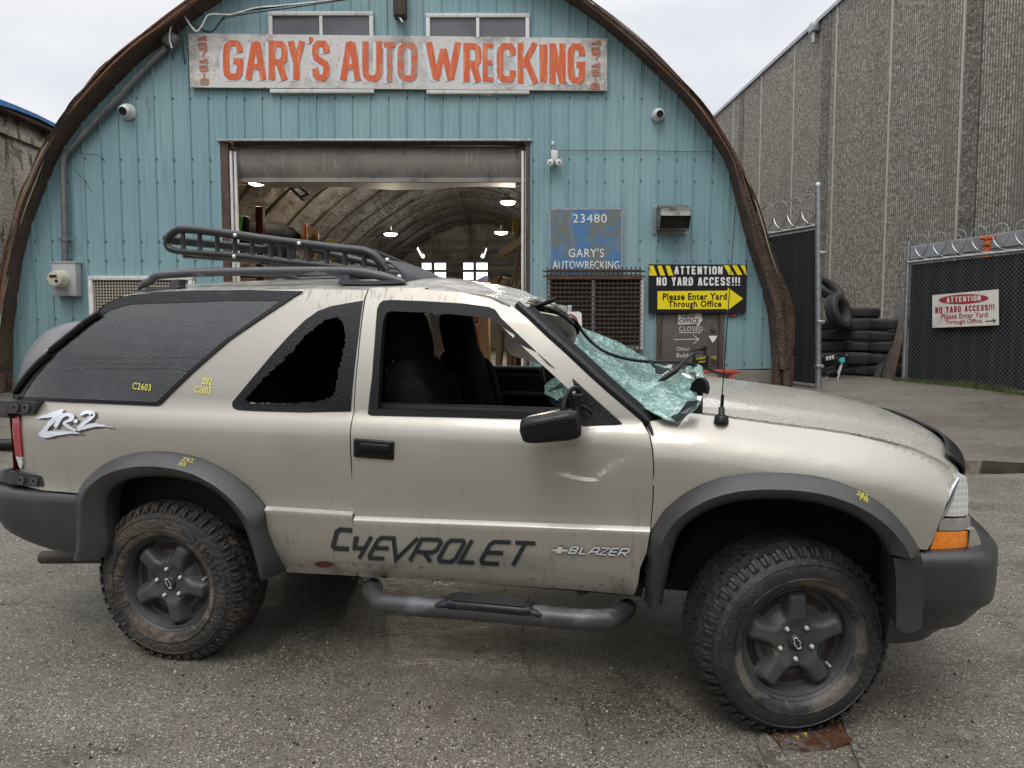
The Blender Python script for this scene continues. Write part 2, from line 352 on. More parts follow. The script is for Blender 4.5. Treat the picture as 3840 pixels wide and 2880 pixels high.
# ------------------------------------------------------------------ ground
mb = MB()
xs = np.r_[np.linspace(-60, -9, 14), np.linspace(-8, 10, 46), np.linspace(11, 60, 14)]; ys = np.r_[np.linspace(-40, 0, 12), np.linspace(.5, 16, 63), np.linspace(17, 79, 25)]
nx = len(xs); mb.add([(x, y, G(y)) for y in ys for x in xs], [(j * nx + i, j * nx + i + 1, (j + 1) * nx + i + 1, (j + 1) * nx + i) for j in range(len(ys) - 1) for i in range(nx - 1)])
far = MB()
tag(mb.build('ground', M['asphalt'], smooth=180), 'wet speckled asphalt yard', kind='structure')
mb = MB()
pud = at_g(3740, 1752); pts = []
for k in range(28):
    a = 2 * math.pi * k / 28; r_ = 1 + .12 * math.sin(3 * a + 1) + .06 * math.sin(5 * a)
    x, y = pud[0] + .55 * r_ * math.cos(a), pud[1] + .2 * r_ * math.sin(a); pts.append((x, y, G(y) + .004))
mb.poly(pts); tag(mb.build('puddle', M['puddle']), 'shallow brown puddle on the asphalt ahead of the car', kind='structure')

# ------------------------------------------------------------------ quonset hut
YB = 10.5
HUTY1 = 35.0
def wl(off=0.0): return lambda px, py: tuple(at_y(px, py, YB - off))
inL = SP('c3', [(10, 1660)])
inner_px = [(42, 1445), (48, 1392), (51, 1241), (66, 1120), (84, 988), (120, 844), (175, 699), (226, 579), (301, 470), (386, 374), (530, 229), (633, 151), (711, 90), (838, 0),
            (1000, -92), (1180, -165), (1330, -198), (1476, -207), (1620, -198), (1780, -163), (1960, -88), (2115, 0), (2224, 75), (2338, 167), (2444, 263), (2549, 368), (2628, 465), (2680, 544), (2724, 623), (2764, 772), (2812, 947), (2856, 1079), (2882, 1201), (2895, 1382)]
outer_px = [(-75, 1445), (-62, 1290), (-40, 1120), (0, 940), (24, 868), (54, 735), (120, 597), (187, 482), (265, 362), (374, 232), (518, 115), (669, 0),
            (860, -130), (1060, -230), (1270, -290), (1450, -305), (1640, -290), (1850, -228), (2050, -125), (2238, 0), (2365, 96), (2461, 180), (2549, 272), (2645, 377), (2689, 438), (2777, 588), (2830, 693), (2869, 798), (2908, 930), (2944, 1035), (2983, 1140), (2990, 1260), (2978, 1382)]
YF = 10.2
NA = 150
I3 = resample(catmull([at_y(x, y, YB) for x, y in inner_px], 5), NA); O3 = resample(catmull([at_y(x, y, YF) for x, y in outer_px], 5), NA)
hut = thing('quonset_hut', 'teal metal-clad arched workshop hut with a rotting brown wooden rim and an open roller door', 'workshop', ((I3[0][0] + I3[-1][0]) / 2, YB, G(YB)))
# rim of the arch: laminated weathered boards
mb = MB()
prof = [(-.02, 0), (.03, -.28), (.36, -.33), (.37, -.25), (.58, -.31), (.59, -.22), (.76, -.26), (.78, -.16), (1.0, -.2), (1.03, .4)]
rs = np.random.RandomState(3); jit = rs.normal(0, 1, (NA, len(prof)))
for k in range(2): jit = (np.roll(jit, 1, 0) + 2 * jit + np.roll(jit, -1, 0)) / 3.2
NV = len(prof)
def rimpt(i, j):
    r_, dy = prof[j]; p = I3[i] * (1 - r_) + O3[i] * r_
    q = (O3[i] - I3[i]); q = q / np.linalg.norm(q)
    e = 0 if j == 0 else jit[i, j] * .016
    return (p[0] + q[0] * e, YB + dy + jit[i, (j + 3) % NV] * .012 * (j > 0), p[2] + q[2] * e)
mb.add([rimpt(i, j) for i in range(NA) for j in range(NV)], [(i * NV + j, i * NV + j + 1, (i + 1) * NV + j + 1, (i + 1) * NV + j) for i in range(NA - 1) for j in range(NV - 1)])
# splintered ends down to the ground and split strips
rr = random.Random(5)
for side, i0 in ((-1, 0), (1, NA - 1)):
    for k in range(9):
        t_ = k / 8; p = I3[i0] * (1 - t_) + O3[i0] * t_; h = p[2] - G(YB) + rr.uniform(.0, .1) if side < 0 else rr.uniform(.25, .45)
        mb.rbox((p[0] + rr.uniform(-.02, .02), YB - .05 - rr.uniform(0, .2), p[2] + .08 - h / 2), (.09, .07, h + .2), .01, Matrix.Rotation(rr.uniform(-.05, .05), 3, 'Y'))
for k in range(95):
    mb.mi = rr.choice((0, 0, 1, 1, 2, 3))
    i = rr.randrange(3, NA - 30); n_ = rr.randrange(8, 27); r_ = rr.choice((rr.uniform(.02, .3), rr.uniform(.3, .62), rr.uniform(.6, .98))); rad_ = rr.uniform(.006, .02) if mb.mi != 2 else rr.uniform(.004, .010)
    pts = []; dr_ = rr.uniform(-.04, .04)
    for q in range(n_):
        rq = min(.99, max(.0, r_ + dr_ * q / n_)); p = I3[i + q] * (1 - rq) + O3[i + q] * rq; yy = np.interp(rq, [f_[0] for f_ in prof], [f_[1] for f_ in prof]); pts.append((p[0], YB + yy - .006, p[2]))
    if min(p[2] for p in pts) > 0: mb.tube(pts, [rad_ * (.25 + .75 * math.sin(math.pi * (q + .3) / n_)) for q in range(n_)], 5)
mb.build('arch_rim', [M['rotwood'], material('reddish_board', (.26, .12, .07), .65, layers=[(('noise', 12, U1, .45, .65), (.14, .07, .045), .8)]), material('lichen_streak', (.50, .48, .38), .85), material('grey_weathered_board', (.19, .155, .12), .75, layers=[(('noise', 14, U1, .45, .6), (.08, .062, .048), .8)])], hut, 40)
# roof shell
mb = MB()
for a, b, c in ((O3, 1.0, 0), ):
    V = []
    for y in (YB + .15, HUTY1 + .2):
        for i in range(NA): p = a[i]; V.append((p[0], y, p[2]))
    mb.add(V, [(i, i + 1, NA + i + 1, NA + i) for i in range(NA - 1)])
mb.build('roof', M['roofing'], hut, 60)
# facade siding with ribs, openings cut out
OPEN = {'gate': (SP('A4', [(40, 42)])[0][0], 527, SP('A4', [(2022, 0)])[0][0], 2000)}
gx0, gz1 = at_y(824, 527, YB)[0], at_y(1400, 531, YB)[2]; gx1 = at_y(1988, 531, YB)[0]
dx0, dx1 = at_y(2464, 1200, YB)[0], at_y(2712, 1200, YB)[0]; dz1 = at_y(2590, 1172, YB)[2]
wx0, wx1, wz0, wz1 = at_y(1345 * 0 + 2052, 1200, YB)[0], at_y(2406, 1200, YB)[0], at_y(2200, 1308, YB)[2], at_y(2200, 1035, YB)[2]
lx0, lx1, lz0, lz1 = at_y(344, 1100, YB)[0], at_y(735, 1100, YB)[0], at_y(500, 1500, YB)[2], at_y(500, 1040, YB)[2]
FZ0 = G(YB)
baseL, baseR = at_y(42, 1431, YB)[2], at_y(2895, 1382, YB)[2]
def zbot(x): return baseL + (baseR - baseL) * (x - I3[0][0]) / (I3[-1][0] - I3[0][0])
tops = sorted([(p[0], p[2]) for p in I3]); TX = [p[0] for p in tops]; TZ = [p[1] for p in tops]
def ztop(x): return float(np.interp(x, TX, TZ)) + .03
pitch_ = .252
prof_ = [(0, .022), (.012, .022), (.02, 0), (.085, 0), (.09, .004), (.098, .004), (.103, 0), (.165, 0), (.17, .004), (.178, .004), (.183, 0), (.244, 0)]
xs_ = []
x = I3[0][0] - .1
while x < I3[-1][0] + .1:
    for a, h in prof_: xs_.append((x + a, h))
    x += pitch_
for e in (gx0, gx1, dx0, dx1, wx0, wx1, lx0, lx1): xs_ += [(e - 1e-4, None), (e + 1e-4, None)]
xs_.sort(key=lambda q: q[0]); kx = [q[0] for q in xs_ if q[1] is not None]; kh = [q[1] for q in xs_ if q[1] is not None]
xs_ = [(a, np.interp(a, kx, kh)) for a, h in xs_ if I3[0][0] - .12 < a < I3[-1][0] + .10]
def gap(x):
    g = []
    if gx0 < x < gx1: g.append((-9, gz1))
    if dx0 < x < dx1: g.append((-9, dz1))
    if wx0 < x < wx1: g.append((wz0, wz1))
    if lx0 < x < lx1: g.append((lz0, lz1))
    return g
mb = MB()
for (xa, ha), (xb, hb) in zip(xs_[:-1], xs_[1:]):
    xm = (xa + xb) / 2; spans = [(zbot(xm), max(zbot(xm), max(ztop(xa), ztop(xb)) + .05))]
    for g0, g1 in gap(xm):
        ns = []
        for a, b in spans:
            if g0 > a: ns.append((a, min(b, g0)))
            if g1 < b: ns.append((max(a, g1), b))
        spans = ns
    for a, b in spans:
        if b - a < .01: continue
        n_ = max(1, int((b - a) / .8))
        for k in range(n_):
            z0, z1 = a + (b - a) * k / n_, a + (b - a) * (k + 1) / n_
            mb.add([(xa, YB - ha, z0), (xb, YB - hb, z0), (xb, YB - hb, z1), (xa, YB - ha, z1)], [(0, 1, 2, 3)])
mb.mi = 1
x = I3[0][0] - .1 + .03
zr_ = [baseL + .25, 1.62, 2.45, 2.72, 3.55, 3.86, 4.7, 5.35, 6.1]
while x < I3[-1][0]:
    for z in zr_:
        if zbot(x) < z < ztop(x) - .1 and not any(a < z < b for a, b in gap(x)):
            zz = z + rr.uniform(-.012, .012)
            mb.poly([(x + .011 * math.cos(a), YB - .011, zz + .011 * math.sin(a)) for a in np.linspace(0, 2 * math.pi, 7)[:-1]], (0, .008, 0))
    x += pitch_
wall_ = mb.build('front_wall', [M['teal'], M['screw']], hut, 25, fixn=False)
# foundation
mb = MB(); cx_ = (I3[0][0] + I3[-1][0]) / 2
for a, b in ((I3[0][0] - .2, gx0), (gx1, I3[-1][0] + .04)):
    mb = MB(); mb.rbox(((a + b) / 2, YB + .1, (FZ0 - .3 + zbot((a + b) / 2) + .01) / 2), (b - a - .004, .24, zbot((a + b) / 2) + .01 - FZ0 + .3), .01); mb.build('foundation', M['concrete'], hut, 30)
# interior lining, end wall, floor
mb = MB()
C_ = np.array([cx_, 0, 2.2])
def shrink(p, k): return (C_[0] + (p[0] - C_[0]) * k, p[2] * 1.0 if p[2] < 2.2 else 2.2 + (p[2] - 2.2) * k)
NB = 60; Ii = I3[np.linspace(0, NA - 1, NB).astype(int)]
rw = np.random.RandomState(11); NYI = 56
V = []
for j in range(NYI + 1):
    y = YB + .06 + (HUTY1 - YB) * j / NYI
    sag = .10 * abs(math.sin(math.pi * j / 4)) ** .7
    for i in range(NB):
        k = .955 - .018 * sag * 10 * .35 + rw.normal(0, .0035); X, Z = shrink(Ii[i], k); V.append((X, y, Z))
mb.add(V, [(j * NB + i, j * NB + i + 1, (j + 1) * NB + i + 1, (j + 1) * NB + i) for j in range(NYI) for i in range(NB - 1)])
mb.build('foil_lining', M['foil'], hut, 180)
mb = MB()
for j in range(0, NYI + 1, 4):
    y = YB + .06 + (HUTY1 - YB) * j / NYI
    mb.tube([(shrink(Ii[i], .948)[0], y, shrink(Ii[i], .948)[1]) for i in range(2, NB - 2)], .035, 5)
ridge = max(p[2] for p in I3)
for fx in (0,):
    i = int((NB - 1) * (.5 + fx * .8)); X, Z = shrink(Ii[i], .945); mb.box((X, (YB + HUTY1) / 2, Z), (.06, HUTY1 - YB - .3, .09))
# cross beams at the far end
for z in (4.1, 4.5, 5.0): mb.box((cx_ + .3, HUTY1 - 3.2, z), (7.5, .1, .1))
for X in (-3.4, -1.6, .2, 1.6): mb.box((X, HUTY1 - 3.2, 4.6), (.12, .12, 2.6))
mb.build('roof_ribs', M['beam'], hut, 40)
mb = MB(); yE = HUTY1 - .05
def Epx(x, y): p = at_y(*SP('A4', [(x, y)])[0], yE); return p[0], p[2]
wins = [(1325, 822, 1490, 945), (1590, 820, 1755, 940)]
ex = sorted({-8.5, 6.0, *[Epx(w_[0], 900)[0] for w_ in wins], *[Epx(w_[2], 900)[0] for w_ in wins]})
for a, b in zip(ex[:-1], ex[1:]):
    mid = (a + b) / 2; g = None
    for w_ in wins:
        if Epx(w_[0], 900)[0] < mid < Epx(w_[2], 900)[0]: g = (Epx(1500, w_[3])[1], Epx(1500, w_[1])[1])
    for z0, z1 in ([(0, 7.2)] if g is None else [(0, g[0]), (g[1], 7.2)]): mb.box((mid, yE + .05, (z0 + z1) / 2), (b - a, .1, z1 - z0))
mb.build('end_wall', M['endwall'], hut)
for w_ in wins:
    a, z1 = Epx(w_[0], w_[1]); b, z0 = Epx(w_[2], w_[3]); mb = MB(); t_ = .07
    for c, d in ((((a + b) / 2, yE, z0), (b - a, .12, t_)), (((a + b) / 2, yE, z1), (b - a, .12, t_)), (((a + b) / 2, yE, z0 * .6 + z1 * .4 + .1), (b - a, .1, .05)), ((a, yE, (z0 + z1) / 2), (t_, .12, z1 - z0)), ((b, yE, (z0 + z1) / 2), (t_, .12, z1 - z0)), (((a + b) / 2, yE, (z0 + z1) / 2), (.05, .1, z1 - z0))): mb.box(c, d)
    wf = mb.build('back_window', M['beam'], hut)
    mb = MB(); mb.box(((a + b) / 2, yE + .08, (z0 + z1) / 2), (b - a, .01, z1 - z0)); mb.build('pane', M['skyglass'], wf)
mb = MB(); mb.box((cx_, (YB + HUTY1) / 2 + .1, G(YB) + .0), (11.2, HUTY1 - YB - .1, .12)); mb.build('floor_slab', M['concrete'], hut)

# roller door, jambs and rails
mb = MB()
ztp = gz1
p0 = at_y(855, 535, YB + .25); p1 = at_y(1975, 665, YB + .25)
zb_ = at_y(1400, 668, YB + .2)[2]
def rolled(a, b):
    z = ztp + .15 + (zb_ - ztp - .15) * b; bul = .28 + .10 * (1 - b) ** 2 - .12 * math.sin(math.pi * b); return (gx0 + .14 + (gx1 - gx0 - .2) * a, YB + bul - .06, z)
mb.grid(rolled, 30, 14)
mb.box(((gx0 + gx1) / 2 + .04, YB + .22, zb_ - .025), (gx1 - gx0 - .22, .05, .06))
od = mb.build('overhead_door', M['curtain'], hut, 60)
mb = MB(); p2 = at_y(1055, 690, YB + 1.6); p3 = at_y(1910, 708, YB + 1.6)
zz0 = at_y(1400, 672, YB + .5)[2]; zz1 = at_y(1400, 706, YB + 2.1)[2]
mb.grid(lambda a, b: (p2[0] - .25 + (p3[0] - p2[0] + .35) * a, YB + .5 + 1.6 * b, zz0 + (zz1 - zz0) * b + .03 * math.sin(9 * a)), 8, 4)
mb.build('folded_section', M['doorliner'], od)
mb = MB()
for a, b, nm in ((SP('A4', [(42, 45)])[0], SP('A4', [(88, 940)])[0], 'l'), ):
    pass
zf = G(YB)
mb.rbox((gx0 + .055, YB + .12, (gz1 + zf) / 2), (.11, .24, gz1 - zf), .008); mb.rbox((gx1 - .03, YB + .12, (gz1 + zf) / 2), (.06, .24, gz1 - zf), .008)
mb.rbox(((gx0 + gx1) / 2 + .05, YB + .12, gz1 + .05), (gx1 - gx0 - .25, .22, .14), .01)
mb.build('door_jamb', M['jambwood'], hut, 40)
for X in (gx0 + .155, gx1 - .085):
    mb = MB(); mb.rbox((X - .02, YB + .05, (gz1 - .12 + zf) / 2), (.035, .05, gz1 - .12 - zf), .006); mb.rbox((X + .03, YB + .08, (gz1 - .12 + zf) / 2), (.035, .05, gz1 - .12 - zf), .006); mb.build('door_rail', M['whitemetal'], hut, 40)
# thin bent flashing above the gate
mb = MB(); mb.rbox(((gx0 + gx1) / 2, YB - .03, gz1 + .012), (gx1 - gx0 + .06, .03, .03), .004); mb.build('door_flashing', M['greymetal'], hut, 40)

# upper windows behind the sign, lower windows with wire guards
def frame_win(name, x0, y0, x1, y1, off, fr, mull=(.5,), label=None, pane=None, fm=None):
    a = at_y(x0, y0, YB); b = at_y(x1, y1, YB); mb = MB(); X0, X1, Z1, Z0 = a[0], b[0], a[2], b[2]
    y = YB - off / 2
    mb.rbox(((X0 + X1) / 2, y, Z1 - fr / 2), (X1 - X0, off + .04, fr), .006); mb.rbox(((X0 + X1) / 2, y, Z0 + fr / 2), (X1 - X0, off + .04, fr), .006)
    mb.rbox((X0 + fr / 2, y, (Z0 + Z1) / 2), (fr, off + .036, Z1 - Z0 - 2 * fr), .006); mb.rbox((X1 - fr / 2, y, (Z0 + Z1) / 2), (fr, off + .036, Z1 - Z0 - 2 * fr), .006)
    for m_ in mull: mb.rbox((X0 + (X1 - X0) * m_, y, (Z0 + Z1) / 2), (fr * .8, off + .03, Z1 - Z0 - 2 * fr), .005)
    o = mb.build(name, fm or M['whitemetal'], hut, 40)
    if label: o['label'] = label
    mb = MB(); mb.box(((X0 + X1) / 2, YB - .031, (Z0 + Z1) / 2), (X1 - X0 - fr, .012, Z1 - Z0 - fr)); mb.build('pane', pane or M['glass_dark'], o)
    return o, (X0, X1, Z0, Z1)
frame_win('window', 1011, 50, 1406, 354, .05, .055); frame_win('window', 1599, 57, 1985, 357, .05, .055)
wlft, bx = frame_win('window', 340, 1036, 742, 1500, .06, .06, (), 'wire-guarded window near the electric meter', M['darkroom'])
M['cream'] = material('cream_wire', (.5, .46, .36), .6)
def mesh_guard(name, X0, X1, Z0, Z1, y, sx_, sz_, r, m, parent, zig=False):
    mb = MB()
    x = X0
    while x <= X1: mb.box((x, y, (Z0 + Z1) / 2), (r, r, Z1 - Z0)); x += sx_
    z = Z0
    while z <= Z1: mb.box(((X0 + X1) / 2, y - r, z), (X1 - X0, r, r)); z += sz_
    return mb.build(name, m, parent)
mesh_guard('wire_mesh', bx[0] + .07, bx[1] - .07, bx[2] + .07, bx[3] - .07, YB - .035, .042, .042, .011, M['cream'], wlft)
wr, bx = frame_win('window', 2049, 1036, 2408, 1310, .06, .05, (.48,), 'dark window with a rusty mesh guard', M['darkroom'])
M['rustmesh'] = material('rusty_mesh', (.06, .042, .03), .7, .3, layers=[(('noise', 14, U1, .5, .65), (.14, .08, .045), .8)])
a = at_y(2052, 1002, YB - .12); b = at_y(2402, 1312, YB - .12)
mesh_guard('security_mesh', a[0], b[0], b[2], a[2], YB - .13, .062, .062, .016, M['rustmesh'], wr)
mb = MB()
for z in (a[2] - .06, a[2] - .13): mb.tube([(a[0] - .06, YB - .14, z), (b[0] + .05, YB - .14, z)], .012, 6)
mb.tube([(a[0], YB - .16, a[2] - .16), (b[0], YB - .16, a[2] - .16)], .02, 6)
mb.build('guard_bar', M['rustmesh'], wr, 40)
mb = MB(); rr = random.Random(9)
for k in range(9): mb.box((rr.uniform(a[0] + .15, b[0] - .2), YB - .034, rr.uniform(b[2] + .1, a[2] - .3)), (rr.uniform(.1, .22), .004, rr.uniform(.1, .22)))
mb.build('stuck_papers', material('faded_paper', (.16, .14, .11), .8, layers=[(('noise', 18, U1, .45, .6), (.06, .05, .04), .8)]), wr)

# office door
M['officedoor'] = material('scuffed_brown_door', (.085, .075, .068), .55, layers=[(('noise', 3, U1, .42, .65), (.055, .048, .045), .9), (('noise', 12, (2, 2, .5), .58, .7), (.16, .145, .13), .6)])
mb = MB(); zd0 = at_y(2590, 1395, YB)[2] - .35
mb.rbox(((dx0 + dx1) / 2, YB + .02, (dz1 + zd0) / 2), (dx1 - dx0 - .12, .05, dz1 - zd0), .006)
door = mb.build('office_door', M['officedoor'], hut, 40)
mb = MB()
for X in (dx0 + .03, dx1 - .03): mb.rbox((X, YB + .01, (dz1 + zd0) / 2), (.06, .1, dz1 - zd0), .006)
mb.build('door_frame', M['jambwood'], door, 40)
kp = at_y(2674, 1343, YB); mb = MB(); mb.lathe([(0, -.09), (.03, -.085), (.036, -.065), (.028, -.045), (.016, -.03), (.03, -.008), (.034, -.004)], 20, (kp[0], YB, kp[2])); mb.build('door_knob', material('brass', (.5, .36, .12), .3, .9), door, 60)
kp = at_y(2674, 1237, YB); mb = MB(); mb.lathe([(0, -.03), (.026, -.03), (.034, -.01), (.036, -.004)], 18, (kp[0], YB, kp[2])); mb.build('deadbolt', M['screw'], door, 60)
wd = wl(.006 - .0)
mb = MB()
put_text(mb, 'CLOSED', SP('A3', [(738, 1396), (838, 1396), (838, 1416), (738, 1416)]), wl(.008), -.006, 0, 1.2)
mb.build('chalk_lettering', M['chalk'], door); mb = MB()
stroke(mb, SP('A3', [(738, 1422), (830, 1423)]), 2.2, wl(.008))
stroke(mb, SP('A3', [(715, 1452), (822, 1450)]), 2.2, wl(.008)); stroke(mb, SP('A3', [(797, 1433), (822, 1450), (798, 1470)]), 2.2, wl(.0088)); mb.build('chalk_arrow', M['chalk'], door); mb = MB()
put_text(mb, 'Other', SP('A3', [(727, 1483), (783, 1483), (783, 1500), (727, 1500)]), wl(.008), -.006); mb.build('chalk_lettering', M['chalk'], door); mb = MB(); put_text(mb, 'Buildin', SP('A3', [(727, 1510), (792, 1510), (792, 1528), (727, 1528)]), wl(.008), -.006)
mb.build('chalk_lettering', M['chalk'], door)
# MasterCard-like two-circle sticker, white triangle, arrow paper are things of their own
def flat_thing(name, label, cat, parts, group=None):
    o = None
    return o
mb = MB(); mb.poly([wl(.012)(*p) for p in rectq(1900 + .877 * 952, .877 * 1338, 1900 + .877 * 984, .877 * 1358)], (0, .004, 0)); mb.mi = 1
c1, c2 = (1900 + .877 * 962, .877 * 1348), (1900 + .877 * 974, .877 * 1348)
mb.poly([wl(.014)(c1[0] + 6.5 * math.cos(a), c1[1] + 6.5 * math.sin(a)) for a in np.linspace(0, 6.28, 17)[:-1]]); mb.mi = 2
mb.poly([wl(.0155)(c2[0] + 6.5 * math.cos(a), c2[1] + 6.5 * math.sin(a)) for a in np.linspace(0, 6.28, 17)[:-1]])
st = mb.build('payment_sticker', [material('sticker_blue', (.08, .07, .16), .4), M['signred'], M['orange']]); tag(st, 'tiny payment sticker with red and orange circles right of the office door', 'sticker')
mb = MB(); mb.poly([wl(.014)(*p) for p in SP('A3', [(863, 1436), (902, 1436), (882, 1467)])], (0, .008, 0)); tag(mb.build('triangle_sticker', M['white']), 'white triangular sticker above the brass knob of the office door', 'sticker')
mb = MB(); A = SP('A3', [(734, 1345), (800, 1340), (832, 1338), (833, 1352), (838, 1368), (828, 1380), (818, 1397), (812, 1384), (733, 1388)]); mb.poly([wl(.010)(*p) for p in A], (0, .003, 0)); ps = mb.build('paper_notice', M['dirtywhite']); tag(ps, 'torn white arrow paper reading NEW OFFICE at the top of the brown door', 'notice')
mb = MB(); put_text(mb, 'NEW', SP('A3', [(747, 1343), (808, 1343), (808, 1361), (747, 1361)]), wl(.0125), .02); mb.build('lettering', M['signblack'], ps); mb = MB(); put_text(mb, 'OFFICE', SP('A3', [(737, 1364), (822, 1364), (822, 1382), (737, 1382)]), wl(.0125), .02); mb.build('lettering', M['signblack'], ps)
# ------------------------------------------------------------------ signs on the facade
M['signboard'] = material('weathered_sign_board', (.62, .60, .57), .5, layers=[
    ([('noise', 1.1, U1, .44, .62), ('noise', 7, (1, 1, .8), .36, .52)], (.27, .25, .225), .95), (('noise', 26, U1, .62, .66), (.20, .15, .11), .75), (('noise', 5, (1.5, 1, .5), .6, .72), (.36, .30, .25), .7),
    ([('noise', .9, U1, .45, .6), ('noise', 40, U1, .52, .58)], (.60, .58, .54), .8)], bump=('noise', 20, U1, .15, .01, .3, .7))
M['signorange'] = material('brushed_orange_lettering', (.62, .105, .025), .5, layers=[(('noise', 9, (2.4, 1, .35), .48, .68), (.70, .25, .10), .85), (('noise', 30, (1, 1, .4), .62, .68), (.55, .42, .33), .7)])
M['signworn'] = material('worn_orange_lettering', (.58, .12, .04), .5, layers=[(('noise', 24, (1, 1, .5), .46, .56), (.35, .26, .2), .85)])
M['letshadow'] = material('pale_blue_letter_shadow', (.62, .66, .72), .5, layers=[(('noise', 18, U1, .58, .66), (.40, .38, .36), .7)])
q = [(705, 125), (2277, 143), (2277, 340), (713, 327)]; seam = 1507
sg = thing('shop_sign', 'long weathered white board with big orange painted letters above the roller door', 'sign', tuple(at_y(1490, 330, YB - .08)))
def split_t(t): return (np.array(q[0]) * (1 - t) + np.array(q[1]) * t, np.array(q[3]) * (1 - t) + np.array(q[2]) * t)
ts = (seam - 705) / (2277 - 705)
for t0, t1 in ((0, ts - .0006), (ts + .0006, 1)):
    a, d = split_t(t0); b, c = split_t(t1); mb = MB(); mb.poly([wl(.075)(*p) for p in (a, b, c, d)], (0, .03, 0)); mb.build('board', M['signboard'], sg)
rr = random.Random(2)
letters = [('G', 290, 185, 383, 368), ('A', 393, 190, 490, 366), ('R', 500, 188, 588, 366), ('Y', 588, 190, 668, 366), ("'", 684, 168, 706, 198), ('S', 700, 187, 782, 372),
           ('A', 830, 190, 925, 368), ('U', 932, 193, 1024, 374), ('T', 1025, 193, 1090, 373), ('O', 1094, 193, 1187, 376),
           ('W', 1226, 196, 1386, 375), ('R', 1398, 199, 1482, 375), ('E', 1487, 200, 1543, 377), ('C', 1552, 198, 1642, 380), ('K', 1648, 201, 1742, 380), ('I', 1749, 202, 1786, 381), ('N', 1794, 202, 1870, 382), ('G', 1878, 200, 1960, 385)]
BL = {'G': [[(1, .27), (.95, .09), (.75, 0), (.28, 0), (.06, .09), (0, .25), (0, .75), (.06, .91), (.28, 1), (.75, 1), (.95, .91), (1, .75), (1, .54), (.5, .54)]],
 'A': [[(-.02, 1.11), (.40, -.06)], [(.60, -.06), (1.02, 1.11)], [(.34, .0), (.66, .0)], [(.2, .70), (.8, .70)]], 'R': [[(0, 1.11), (0, -.11)], [(-.1, 0), (.70, 0), (.94, .08), (1, .2), (1, .36), (.94, .48), (.70, .56), (0, .56)], [(.55, .56), (1.02, 1.11)]],
 'Y': [[(-.02, -.11), (.5, .6)], [(1.02, -.11), (.5, .6)], [(.5, .5), (.5, 1.11)]], 'S': [[(1, .27), (.95, .09), (.75, 0), (.28, 0), (.05, .08), (0, .2), (0, .3), (.1, .42), (.9, .6), (1, .71), (1, .81), (.94, .92), (.72, 1), (.26, 1), (.05, .91), (0, .73)]],
 'U': [[(0, -.11), (0, .76), (.07, .92), (.28, 1), (.72, 1), (.93, .92), (1, .76), (1, -.11)]], 'T': [[(-.16, 0), (1.16, 0)], [(.5, 0), (.5, 1.11)]], 'O': [[(.5, 0), (.75, 0), (.95, .09), (1, .25), (1, .75), (.95, .91), (.75, 1), (.28, 1), (.06, .91), (0, .75), (0, .25), (.06, .09), (.28, 0), (.5, 0)]],
 'W': [[(-.02, -.11), (.24, 1.02)], [(.24, 1.05), (.5, .1)], [(.5, .1), (.76, 1.05)], [(.76, 1.02), (1.02, -.11)]], 'E': [[(1.1, 0), (0, 0), (0, 1), (1.1, 1)], [(0, .5), (.92, .5)]], 'C': [[(1, .27), (.95, .09), (.75, 0), (.28, 0), (.06, .09), (0, .25), (0, .75), (.06, .91), (.28, 1), (.75, 1), (.95, .91), (1, .73)]],
 'K': [[(0, -.11), (0, 1.11)], [(1.0, -.11), (.12, .62)], [(.38, .4), (1.04, 1.11)]], 'N': [[(0, 1.11), (0, -.11)], [(.0, -.1), (1, 1.1)], [(1, 1.11), (1, -.11)]], 'I': [[(.5, -.11), (.5, 1.11)]], 'D': [[(0, 0), (.6, 0), (.9, .1), (1, .3), (1, .7), (.9, .9), (.6, 1), (0, 1), (0, 0)]], '!': [[(.5, -.11), (.5, .74)], [(.5, .92), (.5, 1.11)]]}
def block(mb, ch, x0, y0, x1, y1, wd, fn, lf=(0, -.0007, 0)):
    h = wd / 2
    for k_, st_ in enumerate(BL[ch]): stroke(mb, [(x0 + h + (x1 - x0 - wd) * a, y0 + h + (y1 - y0 - wd) * b) for a, b in st_], wd, fn, False, np.array(lf) * k_)
def block_line(mb, text, x0, x1, ya, yb, h0, h1, wd, fn, gap=.28, lf=(0, -.0007, 0)):
    # one line of block capitals from (x0, ya) to (x1, yb) at the left and right; letters of cap height h0..h1
    adv = {' ': .55, '!': .42, 'I': .42, 'W': 1.35}; ws = [adv.get(c, 1.) for c in text]; tot = sum(ws) + gap * (len(text) - 1); k = (x1 - x0) / tot; x = x0
    for c, w_ in zip(text, ws):
        if c != ' ':
            t = (x - x0) / (x1 - x0); hh = h0 + (h1 - h0) * t; y = ya + (yb - ya) * t; block(mb, c, x, y, x + w_ * k, y + hh, wd, fn, lf)
        x += (w_ + gap) * k
mbs, mbo, mbw = MB(), MB(), MB()
for ch, x0, y0, x1, y1 in letters:
    (X0, Y0), (X1, Y1) = SP('A2', [(x0, y0), (x1, y1)])
    m_ = mbw if ch in 'TO' and 1000 < x0 < 1200 else mbo
    if ch == "'":
        for mm, dx, o in ((mbs, -8, .079), (m_, 0, .083)):
            mm.poly([wl(o)(*p) for p in [(x + dx, y) for x, y in SP('A2', [(684, 178), (690, 169), (700, 169), (706, 177), (703, 187), (690, 203), (684, 203), (692, 190), (686, 186)])]])
    else:
        wd_ = {'E': 17, 'T': 20, 'I': 30, 'U': 23, 'K': 22}.get(ch, 24)
        block(mbs, ch, X0 - 12, Y0 + 5, X1 - 12, Y1 + 5, wd_, wl(.079)); block(m_, ch, X0, Y0, X1, Y1, wd_, wl(.083))
mbs.build('letter_shadow', M['letshadow'], sg); mbo.build('lettering', M['signorange'], sg); mbw.build('worn_lettering', M['signworn'], sg)
